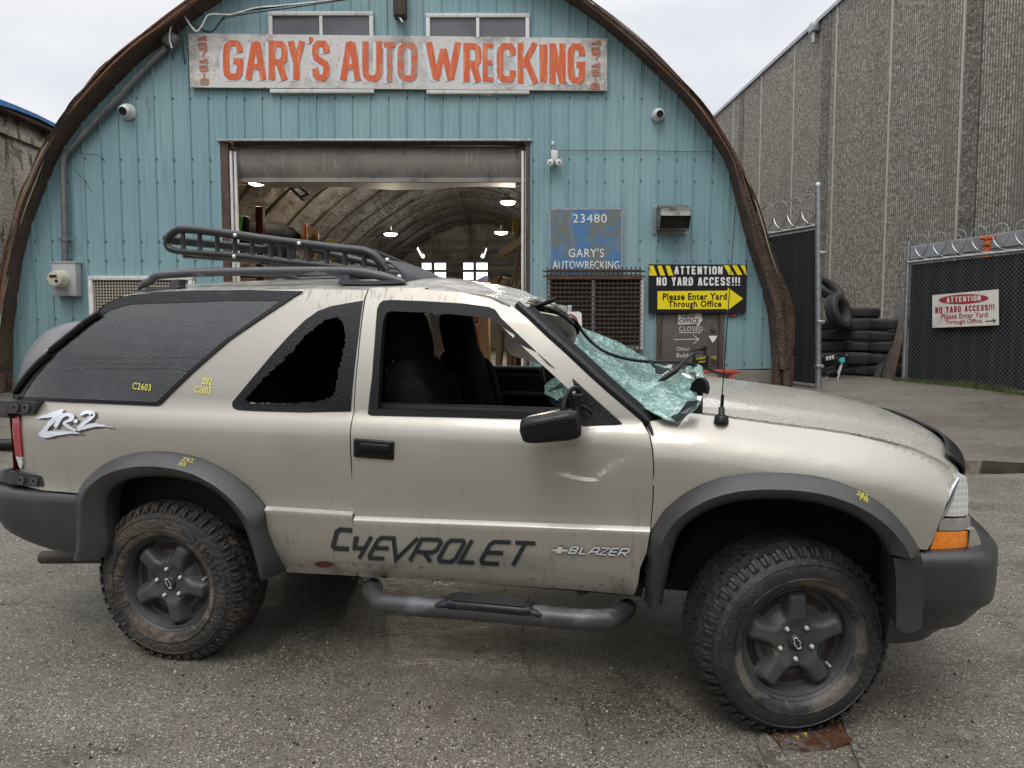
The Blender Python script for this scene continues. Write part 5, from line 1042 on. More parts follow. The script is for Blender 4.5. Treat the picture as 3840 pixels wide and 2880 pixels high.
SLN = .04
nC = np.array([0, -SLN, 1.]); nC /= np.linalg.norm(nC); yaw = R(12.6)
uC = np.array([math.cos(yaw), -math.sin(yaw), 0]); uC -= nC * uC.dot(nC); uC /= np.linalg.norm(uC); wC = np.cross(uC, nC)
C0 = np.array([-.2338, 2.809, SLN * (2.809 - 2.9)]) - wC * .85
car = thing('wrecked_car', 'wrecked pewter two-door off-roader with grey wheel-arch cladding, smashed windscreen and no side glass', 'car', tuple(C0))
car.matrix_world = Matrix(((uC[0], -wC[0], nC[0], C0[0]), (uC[1], -wC[1], nC[1], C0[1]), (uC[2], -wC[2], nC[2], C0[2]), (0, 0, 0, 1)))
CARM = car.matrix_world.copy()
def onw(px, py, wv):
    d = ray(px, py); t = ((C0 + wC * wv) - EYE).dot(wC) / d.dot(wC); p = EYE + d * t - C0
    return p.dot(uC), p.dot(nC)
def onu(px, py, uv):
    d = ray(px, py); t = ((C0 + uC * uv) - EYE).dot(uC) / d.dot(uC); p = EYE + d * t - C0
    return p.dot(wC), p.dot(nC)
def onW(px, py, Wf, off=0.):
    wv = .83
    for _ in range(9):
        u_, z_ = onw(px, py, wv + off); wv = Wf(u_, z_) if callable(Wf) else Wf
    return onw(px, py, wv + off)
def tr(k, pts, Wf): return [onW(x, y, Wf) for x, y in SP(k, pts)]
# --- surface of the body side: half width as a function of position along the car and height
PZ = [.38, .44, .47, .52, .60, .685, .698, .7045, .714, .735, .80, .88, .96, 1.02, 1.06, 1.085, 1.105]
PW = [.775, .800, .822, .842, .857, .8655, .867, .8645, .8475, .8435, .8465, .852, .853, .847, .834, .818, .802]
hl = tr('A7', [(20, 430), (130, 412), (300, 378), (430, 392), (620, 420), (800, 445), (1000, 470), (1200, 500), (1400, 545), (1560, 590), (1700, 655), (1800, 712)], .735)
HU = [.70] + [p[0] for p in hl] + [1.95]; HZ = [1.12] + [p[1] for p in hl] + [.84]
_zp = np.polyfit([p[0] for p in hl[2:]], [p[1] for p in hl[2:]], 4)
def zt(u): return float(np.polyval(_zp, min(max(u, .72), 1.80))) - (0 if u < 1.8 else (u - 1.8) * .7)
_s = np.linspace(0, .25, 40); FS = list(_s) + [.5, .62]; FW = list(.853 - .125 * (1 - np.minimum(1, _s / .20)) ** 2.3) + [.850, .80]
_cr = None
def crease_z(u):
    global _cr
    if _cr is None:
        q = [onw(x, y, .85) for x, y in SP('A6', [(1020, 1045), (1090, 1058), (1180, 1085), (1275, 1099), (1330, 1062), (1395, 1010), (1450, 985)])]; _cr = ([p[0] for p in q], [p[1] for p in q])
    return float(np.interp(u, _cr[0], _cr[1]))
def dent_old(u, z):
    # pushed-in door skin under the mirror
    d = -.026 * math.exp(-(((u - .46) / .20) ** 2 + ((z - .93 + .12 * (u - .46)) / .07) ** 2)) + .010 * math.exp(-(abs((u - .50 - .9 * (z - .86)) / .10) ** 1.2 + abs((z - .862) / .030) ** 1.2))
    return d
def dent(u, z):
    # pushed-in skin above a sharp V-shaped crease in front of the mirror
    d = z - crease_z(u); k = math.exp(-((u - .505) / .105) ** 2)
    return -.013 * k * (math.exp(-(d / .085) ** 2) if d > 0 else max(0., 1 + d / .012))
def Wb(u, z, fender=None):
    f = (u > .745) if fender is None else fender
    if f:
        s = zt(u) - z; w = float(np.interp(s, FS, FW))
        if u > 1.45: w -= .50 * (u - 1.45) ** 2
    else:
        w = float(np.interp(z, PZ, PW)) if z < 1.105 else .802 - .2 * (z - 1.105) - .405 * (z - 1.105) ** 2
        if u < -1.75: w -= .55 * (u + 1.75) ** 2
    return w
def Wdoor(u, z):
    zs = .683 + .029 * (u + .397)
    return Wb(u, z + (.70 - zs) * math.exp(-((z - .70) / .12) ** 2), False) + dent(u, z) + .003
def Wq(u, z): return Wb(u, z, False)
def Wfen(u, z): return Wb(u, z, True)
def inside(p, poly):
    x, y = p; c = False; n = len(poly); j = n - 1
    for i in range(n):
        if (poly[i][1] > y) != (poly[j][1] > y) and x < (poly[j][0] - poly[i][0]) * (y - poly[i][1]) / (poly[j][1] - poly[i][1]) + poly[i][0]: c = not c
        j = i
    return c
def dens(poly, h):
    out = []
    for a, b in zip(poly, poly[1:] + poly[:1]):
        n = max(1, int(math.hypot(b[0] - a[0], b[1] - a[1]) / h))
        for k in range(n): out.append((a[0] + (b[0] - a[0]) * k / n, a[1] + (b[1] - a[1]) * k / n))
    return out
def cdt(outline, holes=(), h=.03, rows=()):
    def split_rows(lp):
        out = []
        for p, q in zip(lp, lp[1:] + lp[:1]):
            out.append(p); ts_ = []
            for rz in rows:
                f = (lambda P_: P_[1] - rz(P_[0])) if callable(rz) else (lambda P_: P_[1] - rz)
                a_, b_ = f(p), f(q)
                if a_ * b_ < 0: ts_.append(a_ / (a_ - b_))
            for t_ in sorted(ts_):
                if .02 < t_ < .98: out.append((p[0] + (q[0] - p[0]) * t_, p[1] + (q[1] - p[1]) * t_))
        return out
    loops = [split_rows(dens(list(outline), h))] + [dens(list(q), h) for q in holes]
    V = []; E = []; LI = []
    for lp in loops:
        k = len(V); V += lp; E += [(k + i, k + (i + 1) % len(lp)) for i in range(len(lp))]; LI.append(range(k, k + len(lp)))
    B = np.array(V); us = [p[0] for p in loops[0]]; zs = [p[1] for p in loops[0]]
    cand = [(u, z) for u in np.arange(min(us) + h / 2, max(us), h) for z in np.arange(min(zs) + h / 2, max(zs), h)]
    for rz in rows:
        cand = [c for c in cand if abs(c[1] - (rz(c[0]) if callable(rz) else rz)) > h * .3]
    for rz in rows: cand += [(u, rz(u) if callable(rz) else rz) for u in np.arange(min(us) + h / 3, max(us), h)]
    for c in cand:
        if np.min(np.abs(B - c).sum(1)) < h * .45: continue
        if inside(c, loops[0]) and not any(inside(c, q) for q in loops[1:]): V.append(c)
    r = delaunay_2d_cdt([Vector(p) for p in V], E, [], 0, 1e-6)
    VV = [tuple(p) for p in r[0]]; T = []
    for t in r[2]:
        c = (sum(VV[i][0] for i in t) / 3, sum(VV[i][1] for i in t) / 3)
        if inside(c, loops[0]) and not any(inside(c, q) for q in loops[1:]): T.append(tuple(t))
    return VV, T
def crush(u, z):
    a, b = max(0., min(1., (u + .15) / .4)), max(0., min(1., (z - 1.13) / .2)); return .07 * a * a * (3 - 2 * a) * b * b * (3 - 2 * b)
def panel(name, m, outline, Wf, holes=(), off=0., h=.03, rows=(), depth=.02, parent=None, side=1, sharp=38, jag=None):
    VV, T = cdt(outline, holes, h, rows)
    n = len(VV); P = [(u, -side * (Wf(u, z) + off), z - (crush(u, z) if side < 0 else 0)) for u, z in VV]; fs = list(T)
    if depth:
        from collections import Counter
        cnt = Counter()
        for t in T:
            for a, b in zip(t, t[1:] + t[:1]): cnt[frozenset((a, b))] += 1
        rim = {}
        for t in T:
            for a, b in zip(t, t[1:] + t[:1]):
                if cnt[frozenset((a, b))] == 1:
                    for i in (a, b):
                        if i not in rim: rim[i] = len(P); P.append((P[i][0], P[i][1] + side * depth, P[i][2]))
                    fs.append((a, b, rim[b], rim[a]))
    mb = MB(); mb.add(P, fs); return mb.build(name, m, parent or car, sharp, local=True)
def lc(fn): return fn
def cpt(Wf, off): # photo pixel -> car-local point on the side surface
    def f(px, py):
        u_, z_ = onW(px, py, Wf, off); w_ = (Wf(u_, z_) if callable(Wf) else Wf) + off; return (u_, -w_, z_)
    return f
def smooth_closed(uz, n): return [tuple(p) for p in resample(catmull(list(uz) + [uz[0]], 5), n, False)[:-1]]

# --- outlines traced from the photograph
GLASS_TRIM = SP('c3', [(178, 1372), (182, 1300), (262, 1140), (400, 985), (560, 840), (700, 720), (850, 600), (980, 490), (1110, 390), (1200, 312), (1300, 255), (1400, 214), (1500, 192), (1700, 182)]) + SP('A5', [(900, 162), (1200, 148), (1550, 145), (1885, 152), (1660, 300), (1440, 450), (1200, 660), (1010, 845), (985, 861), (960, 862), (600, 845), (300, 832)])
GLASS = SP('c3', [(275, 1338), (330, 1240), (500, 1022), (700, 802), (900, 632), (1100, 472), (1250, 372), (1400, 322), (1500, 302), (1800, 290), (2211, 280)]) + SP('A5', [(1400, 212), (1745, 212), (1640, 290), (1400, 458), (1180, 650), (1010, 812), (985, 838), (960, 841), (600, 826), (300, 814)])
QW_TRIM = SP('A5', [(1447, 862), (1450, 840), (1500, 780), (1600, 660), (1700, 540), (1800, 430), (1900, 332), (1980, 276), (2060, 246), (2157, 228)]) + [(1362, 1127), (1345, 1260), (1328, 1400), (1316, 1541)] + SP('A5', [(1900, 905), (1600, 897), (1480, 890), (1455, 878)])
rr = random.Random(14)
def jagged(pts, a, n):
    Q = resample(pts, n, True); return [(x + rr.uniform(-a, a), y + rr.uniform(-a, a)) for x, y in Q]
QW_HOLE = jagged(SP('A5', [(1528, 815), (1548, 848), (1640, 850), (1800, 850), (1920, 848), (2000, 835), (2060, 815), (2085, 780), (2100, 720), (2120, 600), (2140, 500), (2157, 420), (2140, 350), (2100, 318), (2060, 316), (1990, 352), (1900, 432), (1800, 542), (1700, 642), (1600, 742)]), 5.0, 120)
DOOR = [(1380, 1095), (1384, 1086), (1392, 1081), (1420, 1078), (1600, 1079)] + SP('A6', [(400, 117), (600, 134), (740, 164), (800, 194), (850, 212)]) + SP('c6', [(40, 165), (200, 300), (400, 490), (600, 670), (800, 860), (1000, 1040), (1200, 1210), (1328, 1318)]) + SP('A6', [(1568, 872), (1583, 950), (1588, 1050), (1586, 1200), (1573, 1370), (1555, 1480)]) + [(2400, 2130), (2392, 2190), (2378, 2233)] + SP('c8', [(1700, 570), (1000, 520), (600, 497), (270, 481), (248, 475), (230, 450), (215, 330), (208, 200), (213, 122), (208, 20)]) + [(1320, 1736), (1325, 1562), (1345, 1337), (1371, 1120)]
DWIN_T = SP('A6', [(112, 762), (118, 700), (135, 560), (148, 380), (160, 220), (172, 190), (190, 176), (230, 172), (400, 178), (600, 190), (735, 208), (770, 222), (800, 265), (900, 360), (1000, 455), (1100, 545), (1170, 610), (1250, 680), (1340, 750), (1425, 806), (1425, 814), (1240, 818), (960, 790), (600, 780), (125, 769)])
DWIN_H = SP('A6', [(162, 738), (168, 640), (180, 400), (192, 280), (206, 240), (230, 230), (300, 234), (440, 238), (460, 252), (520, 244), (640, 256), (740, 268), (790, 300), (872, 350), (862, 395), (905, 402), (985, 440), (1040, 500), (1100, 540), (1168, 578), (1178, 600), (1195, 690), (1212, 762), (960, 757), (600, 748)])
FEN_TOP = SP('A7', [(22, 428), (130, 411), (300, 380), (430, 394), (620, 422), (800, 447), (1000, 472), (1200, 502), (1400, 547), (1560, 592), (1700, 657), (1796, 712)])
def flare_uz(outer, inner, n=56):
    o = resample([onW(x, y, lambda u, z: Wb(u, min(z, .95)) if abs(u) > 0 else 0) for x, y in outer], n); i = resample([onW(x, y, .925) for x, y in inner], n); return o, i
FF_O = SP('A7', [(22, 1420), (32, 1330), (45, 1200), (56, 1045), (78, 1015), (130, 930), (190, 875), (250, 830), (340, 780), (450, 740), (560, 720), (700, 710), (850, 715), (1000, 730), (1100, 755), (1220, 800), (1330, 860), (1430, 940), (1500, 1020), (1550, 1090), (1580, 1150)])
FF_I = SP('A7', [(128, 1467), (136, 1400), (156, 1300), (180, 1185), (212, 1085), (262, 1020), (330, 970), (430, 920), (560, 885), (700, 872), (850, 875), (1000, 895), (1150, 940), (1250, 990), (1335, 1055), (1390, 1120), (1420, 1185)])
RF_O = SP('A8', [(418, 520), (404, 430), (399, 330), (402, 250), (412, 205), (445, 150), (490, 105), (545, 60), (620, 22), (720, -5), (803, -12), (900, -8), (1000, 8), (1080, 32), (1170, 75), (1255, 128), (1320, 180), (1372, 235), (1404, 290), (1402, 330), (1412, 400), (1442, 480), (1480, 560), (1511, 618)])
RF_I = SP('A8', [(532, 556), (546, 490), (537, 400), (531, 310), (540, 245), (570, 192), (620, 160), (680, 141), (750, 131), (850, 130), (950, 145), (1040, 170), (1130, 220), (1200, 288), (1250, 358), (1290, 440), (1320, 530), (1352, 652)])

body_side = lambda u, z: Wb(u, z)
# quarter panel
fo_r, fi_r = flare_uz(RF_O, RF_I); fo_f, fi_f = flare_uz(FF_O, FF_I)
def mid(o, i, t): return [tuple(p) for p in np.array(o) * (1 - t) + np.array(i) * t]
RE = SP('c3', [(1400, 212), (1700, 180)]) + SP('c5', [(0, 534), (300, 524), (600, 516), (1060, 508), (1560, 512)])
quarter = tr('S', SP('c5', [(1560, 514), (1060, 509), (600, 517), (300, 525), (0, 536)]) + SP('c3', [(1700, 182), (1400, 214), (1300, 255), (1200, 312), (1110, 390), (980, 490), (850, 600), (700, 720), (560, 840), (400, 985), (262, 1140), (182, 1300), (172, 1375)]) + SP('c4', [(160, 90), (145, 215), (150, 500), (170, 660), (195, 760), (228, 840), (234, 872), (300, 1030), (470, 1072), (700, 1092), (880, 1108)]), Wq)
quarter += [p for p in mid(fo_r, fi_r, .3) if p[1] > .49 and p[0] < -.93 or p[0] >= -.93][3:]
quarter += tr('S', [(1080, 2146), (1200, 2152), (1338, 2160), (1330, 2080), (1324, 1979), (1315, 1736), (1321, 1562), (1341, 1337), (1366, 1120), (1376, 1092)], Wq)
gt, gl = tr('S', GLASS_TRIM, Wq), tr('S', GLASS, Wq); qt, qh = tr('S', QW_TRIM, Wq), tr('S', QW_HOLE, Wq)
def inset(poly, d):
    P = np.array(poly); c = P.mean(0); out = []
    n = len(P); area = sum(P[i][0] * P[(i + 1) % n][1] - P[(i + 1) % n][0] * P[i][1] for i in range(n)); s = 1 if area > 0 else -1
    for i in range(n):
        a = P[i] - P[i - 1]; b = P[(i + 1) % n] - P[i]; t = a / (np.linalg.norm(a) + 1e-9) + b / (np.linalg.norm(b) + 1e-9); t = t / (np.linalg.norm(t) + 1e-9); out.append(tuple(P[i] + d * s * np.array([-t[1], t[0]])))
    return out
door_uz = tr('S', DOOR, Wdoor); dwt, dwh = tr('S', DWIN_T, Wdoor), tr('S', DWIN_H, Wdoor)
for side in (1, -1):
    qp = panel('quarter_panel', M['paint'], quarter, Wq, [inset(gl, .012), inset(qt, .03)], h=.034, rows=[.685, .698, .7045, .714, .735, 1.105], side=side)
    tm_ = panel('rear_side_glass', M['tint'], inset(gt, .004), Wq, off=.006, h=.06, depth=.005, side=side)
    panel('glass_trim', M['cladding'] if 0 else M['trim'], gt, Wq, [gl], off=.008, h=.05, depth=.012, parent=tm_, side=side)
    if side == 1: bq = panel('broken_side_glass', M['trim'], qt, Wq, [qh], off=.004, h=.03, depth=.006, side=side)
    dr = panel('door', M['paint'] if side == 1 else M['paint'], door_uz, Wdoor, [inset(dwt, .022)], h=.019 if side == 1 else .035, rows=([lambda u: crease_z(u), lambda u: crease_z(u) - .012] if side == 1 else []) + [lambda u: .683 + .029 * (u + .397) - .017, lambda u: .683 + .029 * (u + .397), lambda u: .683 + .029 * (u + .397) + .005, lambda u: .683 + .029 * (u + .397) + .015, 1.105], side=side, depth=.03)
    panel('window_seal', M['seal'], dwt, Wdoor, [dwh], off=.005, h=.04, depth=.035, parent=dr, side=side)
    fen = FEN_TOP and tr('S', FEN_TOP, Wfen) + tr('S', SP('A7', [(1830, 738), (1808, 745), (1770, 792), (1740, 860), (1712, 945), (1682, 1028), (1650, 1108), (1627, 1147), (1590, 1147)]), Wfen)
    fen += mid(fo_f, fi_f, .3)[::-1][2:-8]
    fen += tr('S', SP('A6', [(1560, 1500), (1578, 1360), (1592, 1200), (1595, 1050), (1590, 950), (1575, 872), (1545, 808)]), Wfen)
    panel('fender', M['paint'], fen, Wfen, h=.03, rows=[lambda u: zt(u) - .012, lambda u: zt(u) - .03, lambda u: zt(u) - .06, lambda u: zt(u) - .10, lambda u: zt(u) - .16], side=side)
    # wheel-arch cladding
    for o, i, nm in ((fo_r, fi_r, 'r'), (fo_f, fi_f, 'f')):
        mb = MB(); n = len(o); prof = []
        for k in range(n):
            a, b = np.array(o[k]), np.array(i[k]); wo = Wb(a[0], max(a[1], .44)) if nm == 'f' else Wq(a[0], max(a[1], .44)); row = []
            if nm == 'f': wo = max(wo, .80)
            for t, w in ((0, wo - .01), (0, wo + .007), (.04, wo + .016), (.20, wo + (.932 - wo) * .52), (.38, wo + (.932 - wo) * .90), (.48, .934), (.56, .932), (.80, .920), (.96, .908), (1.0, .898), (1.0, .82)):
                p = a * (1 - t) + b * t; row.append((p[0], -side * w, p[1]))
            prof.append(row)
        nr = len(prof[0]); V = [p for r_ in prof for p in r_]
        mb.add(V, [(k * nr + j, k * nr + j + 1, (k + 1) * nr + j + 1, (k + 1) * nr + j) for k in range(n - 1) for j in range(nr - 1)]); mb.add(prof[0], [tuple(range(nr))]); mb.add(prof[-1], [tuple(range(nr))])
        fl_ = mb.build('wheel_arch', M['cladding'], car, 50, local=True)
        if side == 1:
            mb = MB()
            if nm == 'r': put_text(mb, 'ZR2', SP('c4', [(2045, 700), (2178, 718), (2172, 765), (2035, 742)]), cpt(.9075, .0), 0, .3); mb.build('marker_writing', M['yellow'], fl_, local=True); mb = MB(); put_text(mb, 'RR', SP('c4', [(2012, 752), (2095, 765), (2085, 808), (2004, 795)]), cpt(.922, 0), 0, .3)
            else: put_text(mb, '282', SP('A7', [(1225, 812), (1290, 838), (1285, 862), (1222, 836)]), cpt(.905, 0), .01, .2); mb.build('marker_writing', M['yellow'], fl_, local=True); mb = MB(); put_text(mb, 'FR', SP('A7', [(1245, 838), (1295, 860), (1290, 882), (1242, 862)]), cpt(.917, 0), .01, .2)
            mb.build('marker_writing', M['yellow'], fl_, local=True)
# --- roof, rear hatch, hood, cowl
WR = .604
redge = tr('S', RE + SP('A6', [(400, 112), (600, 130), (740, 160), (800, 190), (850, 205)]), WR); redge = sorted(redge)
RU = [p[0] for p in redge]; RZ = [p[1] for p in redge]
rsf = random.Random(3); ph = [rsf.uniform(0, 6) for _ in range(8)]
def roofz(u, t):
    ze = float(np.interp(u, RU, RZ)); k = float(np.interp(u, [-1.80, -1.5, -.2, .2], [.03, .06, .06, .045])); z = ze + k * (1 - abs(t) ** 2.6)
    cr = max(0., min(1., (u + .25) / .4)); z += cr * (.012 * math.sin(13 * u + 5 * t + ph[0]) + .010 * math.sin(9 * t + ph[1]) - .03 * (1 - abs(t)) - .055 * max(0, -t))
    return z
u0, u1 = RU[0] - .01, RU[-1] + .05
mb = MB(); mb.grid(lambda a, b: (u0 + (u1 - u0) * a, -WR * (2 * b - 1), roofz(u0 + (u1 - u0) * a, 2 * b - 1)), 70, 40)
mb.grid(lambda a, b: (u0 + (u1 - u0) * a, WR, roofz(u0 + (u1 - u0) * a, 1) - .03 * b), 70, 1); mb.grid(lambda a, b: (u0 + (u1 - u0) * a, -WR, roofz(u0 + (u1 - u0) * a, 1) - .03 * b), 70, 1)
rf = mb.build('roof', M['scraped'], car, 60, local=True)
mb = MB(); mb.grid(lambda a, b: (u0 + (u1 - u0) * a, -.585 * (2 * b - 1), roofz(u0 + (u1 - u0) * a, 2 * b - 1) - .035 - .03 * abs(2 * b - 1)), 40, 12); mb.build('headliner', M['interior'], rf, 60, local=True)
# torn edge of the roof over the windscreen
mb = MB(); rs = random.Random(8)
for k in range(30):
    t = -1 + 2 * k / 29; z = roofz(u1, t); l_ = .03 + .05 * rs.random(); mb.add([(u1 - .01, -WR * t, z), (u1 - .01, -WR * (t + .07), z), (u1 + l_, -WR * (t + .05 * rs.random()), z - .02 + rs.uniform(-.02, .02))], [(0, 1, 2)])
mb.tube([(u1, -WR * t, roofz(u1, t) - .012) for t in np.linspace(-1, 1, 24)], .014, 6)
mb.build('torn_header', M['scraped'], rf, 60, local=True)
mb = MB(); tq = [cpt(.5, 0)(*p) for p in SP('c6', [(120, 185), (220, 190), (310, 180), (380, 150), (440, 125), (490, 108)])]; mb.tube(tq, [.007, .010, .012, .009, .011, .005], 6)
tq = [cpt(.45, .0)(*p) for p in SP('c6', [(330, 195), (410, 200), (500, 235), (590, 295), (655, 355)])]; mb.tube(tq, .009, 6); mb.build('torn_seal', M['seal'], rf, 60, local=True)
hatch = sorted(tr('S', SP('c3', [(172, 1375), (182, 1300), (262, 1140), (400, 985), (560, 840), (700, 720), (850, 600), (980, 490), (1110, 390), (1200, 312), (1300, 255), (1400, 214)]), Wq), key=lambda p: p[1])
mb = MB(); H2 = resample(hatch, 24)
mb.grid(lambda a, b: (lambda p, t: (p[0] - .02 - .05 * (1 - t * t), -(Wq(p[0], p[1]) - .006) * t, p[1] + .012 * (1 - t * t)))(H2[min(23, int(round(a * 23)))], 2 * b - 1), 23, 16); mb.build('rear_hatch_glass', M['tint'], car, 60, local=True)
for seg in ([(1150, 405), (1000, 500), (850, 622), (700, 742), (600, 822)], [(590, 856), (500, 930), (400, 1030), (300, 1150), (240, 1230), (200, 1285)]):
    for side in (1, -1):
        mb = MB(); P_ = [(u, -side * (Wq(u, z) + .012), z) for u, z in tr('S', SP('c3', seg), Wq)]; mb.tube(catmull(P_, 4), .017, 10); mb.build('pillar_strip', M['trim'], car, 60, local=True)
mb = MB(); mb.grid(lambda a, b: (-2.075 - .03 * (1 - (2 * b - 1) ** 2), -.77 * (2 * b - 1), .66 + .46 * a), 6, 12); mb.build('tailgate', M['paint'], car, 60, local=True)
# hood
def hz(u): return float(np.interp(u, HU, HZ))
def hoodpt(a, b):
    t = 2 * b - 1; uf = 1.935 - .135 * abs(t) ** 2.2; ub = .955 - .025 * t
    u = ub + (uf - ub) * a; ue = ub + (1.80 - ub) * a
    z = hz(ue) + .006 + .028 * (1 - abs(t) ** 2) * (1 - .25 * a) + .013 * max(0, min(1, (.83 - .1 * a - abs(t)) / .14)) * (1 - .85 * a)
    if a > .93: z -= (a - .93) ** 2 * 3.
    return (u, -.722 * (1 - .05 * a * a) * t, z)
mb = MB(); mb.grid(hoodpt, 60, 44)
for t in (0., 1.):
    mb.grid(lambda a, b: (lambda p: (p[0], p[1] * (1 - .01 * b), p[2] - .03 * b))(hoodpt(a, t)), 60, 1)
mb.grid(lambda a, b: (lambda p: (p[0] + .01 * b, p[1], p[2] - .05 * b))(hoodpt(1., a)), 44, 1)
hd = mb.build('hood', M['paintwet'], car, 50, local=True)
mb = MB(); HD = lambda a, b: (lambda p, t: (p[0] + .035 * math.sin(math.pi * min(1, b)) + .02 - .05 * b, p[1] * 1.005, p[2] - .075 * (1 - .3 * abs(t)) + .115 * b * (1 - .12 * abs(t) ** 6)))(hoodpt(.985, .04 + .92 * a), 2 * a - 1)
mb.grid(HD, 40, 8); o = mb.build('bug_deflector', M['trim'], hd, 60, local=True); md = o.modifiers.new('thickness', 'SOLIDIFY'); md.thickness = .008
# dark inner wing under the hood gap
for side in (1, -1):
    mb = MB(); mb.grid(lambda a, b: (.72 + 1.06 * a, -side * (.70 - .03 * a * a - .05 * b), hz(.72 + 1.06 * a) - .03 - .12 * b), 20, 1); mb.build('inner_wing', M['blackmatte'], car, 60, local=True)
mb = MB(); mb.grid(lambda a, b: (.60 + .34 * a, -.70 * (2 * b - 1), 1.075 + .035 * a + .03 * (1 - (2 * b - 1) ** 2)), 6, 12)
for k in range(18): y = -.6 + 1.2 * k / 17; mb.box((.86, y, 1.128 - .0 + .03 * (1 - (y / .7) ** 2)), (.09, .02, .012))
cw = mb.build('cowl', M['interior'], car, 60, local=True)
# door gap / A pillar gasket, both sides
for side in (1, -1):
    mb = MB(); gp_ = [(u + .022, -side * (Wq(u, z) - .016), z - .004 - (crush(u, z) if side < 0 else 0)) for u, z in tr('S', SP('c6', [(45, 150), (200, 290), (400, 480), (600, 660), (800, 850), (1000, 1030), (1200, 1200), (1330, 1320)]), Wq)]
    mb.tube(catmull(gp_, 4), .0155, 8); mb.build('pillar_gasket', M['trim'], car, 60, local=True)
    mb = MB(); mb.grid(lambda a, b: (lambda p: (p[0] + .0 + (.06 if side > 0 else .012) * b, p[1] + side * .035 * b, p[2] - .01))(gp_[min(7, int(round(a * 7)))]), 7, 2); mb.build('windscreen_pillar', M['interior'], car, 60, local=True)
    mb = MB(); dk = [(u + .008, -side * (min(Wq(u, z), .84) - .025), z) for u, z in tr('S', SP('A6', [(1545, 808), (1570, 870), (1588, 950), (1592, 1050), (1590, 1200), (1576, 1370), (1560, 1480), (1540, 1600)]), Wq)]; mb.tube(catmull(dk, 3), .0075, 6); mb.build('door_gap_seal', M['blackmatte'], car, 60, local=True); mb = MB()
    dk = [(u - .006, -side * (Wq(u, z) - .025), z) for u, z in tr('S', [(1378, 1092), (1368, 1120), (1343, 1337), (1323, 1562), (1317, 1736), (1322, 1979), (1330, 2080), (1340, 2158)], Wq)]; mb.tube(catmull(dk, 3), .0075, 6); mb.build('door_gap_seal', M['blackmatte'], car, 60, local=True)
# --- smashed windscreen hanging over the cowl
def C(k, x, y, w): u_, z_ = onw(*SP(k, [(x, y)])[0], w); return np.array([u_, -w, z_])
def top_z(u, w):
    if u < .93: return 1.125 + .03 * (1 - (w / .7) ** 2) * (u > .55)
    return hoodpt(min(1, (u - .955) / .95), (max(-1, min(1, w / .722)) + 1) / 2)[2]
def drape(x, y, w0, clear=.03):
    # where the line of sight through this point of the photograph comes down onto the cowl or hood
    w = .80
    while w > w0:
        p = C('c6', x, y, w)
        if p[2] - top_z(p[0], w) < clear: break
        w -= .01
    return C('c6', x, y, w)
near_e = resample(catmull([C('c6', 650, 560, .44), C('c6', 720, 650, .50), C('c6', 840, 760, .55), C('c6', 980, 880, .60), C('c6', 1100, 995, .64), C('c6', 1230, 1090, .68), drape(1400, 1200, .4), drape(1560, 1288, .4), C('c6', 1690, 1334, .79)], 4), 40)
mid_e = resample(catmull([C('c6', 690, 470, .15), C('c6', 820, 600, .12), C('c6', 1000, 700, .16), drape(1200, 800, .20, .06), drape(1400, 900, .2, .06), drape(1550, 960, .2, .06), drape(1700, 1020, .2, .05), drape(1820, 1080, .2, .045), drape(1915, 1120, .1, .04)], 4), 40)
far_e = resample(catmull([C('c6', 735, 378, -.30), C('c6', 870, 442, -.36), C('c6', 1010, 490, -.42), C('c6', 1180, 570, -.47), C('c6', 1350, 668, -.5), C('c6', 1470, 735, -.52), C('c6', 1640, 785, -.5), drape(1760, 815, -.45, .05), drape(1850, 890, -.4, .05)], 4), 40)
cg = C('c6', 1902, 1000, .36); mb = MB(); c = Vector((cg[0], cg[1], cg[2])); nrm_ = Vector((-.72, -.66, .22)).normalized(); rot = nrm_.to_track_quat('Z', 'Y').to_matrix()
def put(v): return tuple(rot @ Vector(v) + c)
k0 = len(mb.v); mb.lathe([(.062, .0), (.074, .012), (.082, 0), (.082, -.012), (.07, -.016)], 28, ax='z')
for k in range(-4, 5): l_ = math.sqrt(max(0, .068 ** 2 - (k * .0155) ** 2)); mb.box((k * .0155, 0, .002), (.004, 2 * l_, .004)); mb.box((0, k * .0155, .003), (2 * l_, .004, .004))
mb.lathe([(.0, -.012), (.07, -.012)], 20, ax='z'); mb.v = [put(Vector(v) * .62) for v in mb.v]; mb.build('cowl_grille', M['interior'], cw, 50, local=True)
near2 = near_e * .5 + mid_e * .5 + np.array([0, 0, -.012]); far2 = far_e * .5 + mid_e * .5 + np.array([0, 0, -.02])
rsw = np.random.RandomState(5)
NW = 44; GW = []
for i in range(40):
    strip = catmull([near_e[i], near2[i], mid_e[i], far2[i], far_e[i]], 11); GW.append(resample(strip, NW))
GW = np.array(GW)
ns = rsw.normal(0, 1, (40, NW))
for k in range(3): ns = (ns + np.roll(ns, 1, 0) + np.roll(ns, -1, 0) + np.roll(ns, 1, 1) + np.roll(ns, -1, 1)) / 2.4
ns /= ns.std()
for i in range(40):
    for j in range(NW):
        e = min(1, min(i, 39 - i, j, NW - 1 - j) / 3); GW[i, j, 2] += (.0035 * ns[i, j] + .008 * math.sin(i * .42 + .22 * j) * (i / 39) + .005 * math.sin(j * .5 - .3 * i + 1)) * e
        if e == 0: GW[i, j] += rsw.normal(0, .002, 3)
mb = MB(); mb.add([tuple(GW[i, j]) for i in range(40) for j in range(NW)], [(i * NW + j, i * NW + j + 1, (i + 1) * NW + j + 1, (i + 1) * NW + j) for i in range(39) for j in range(NW - 1)])
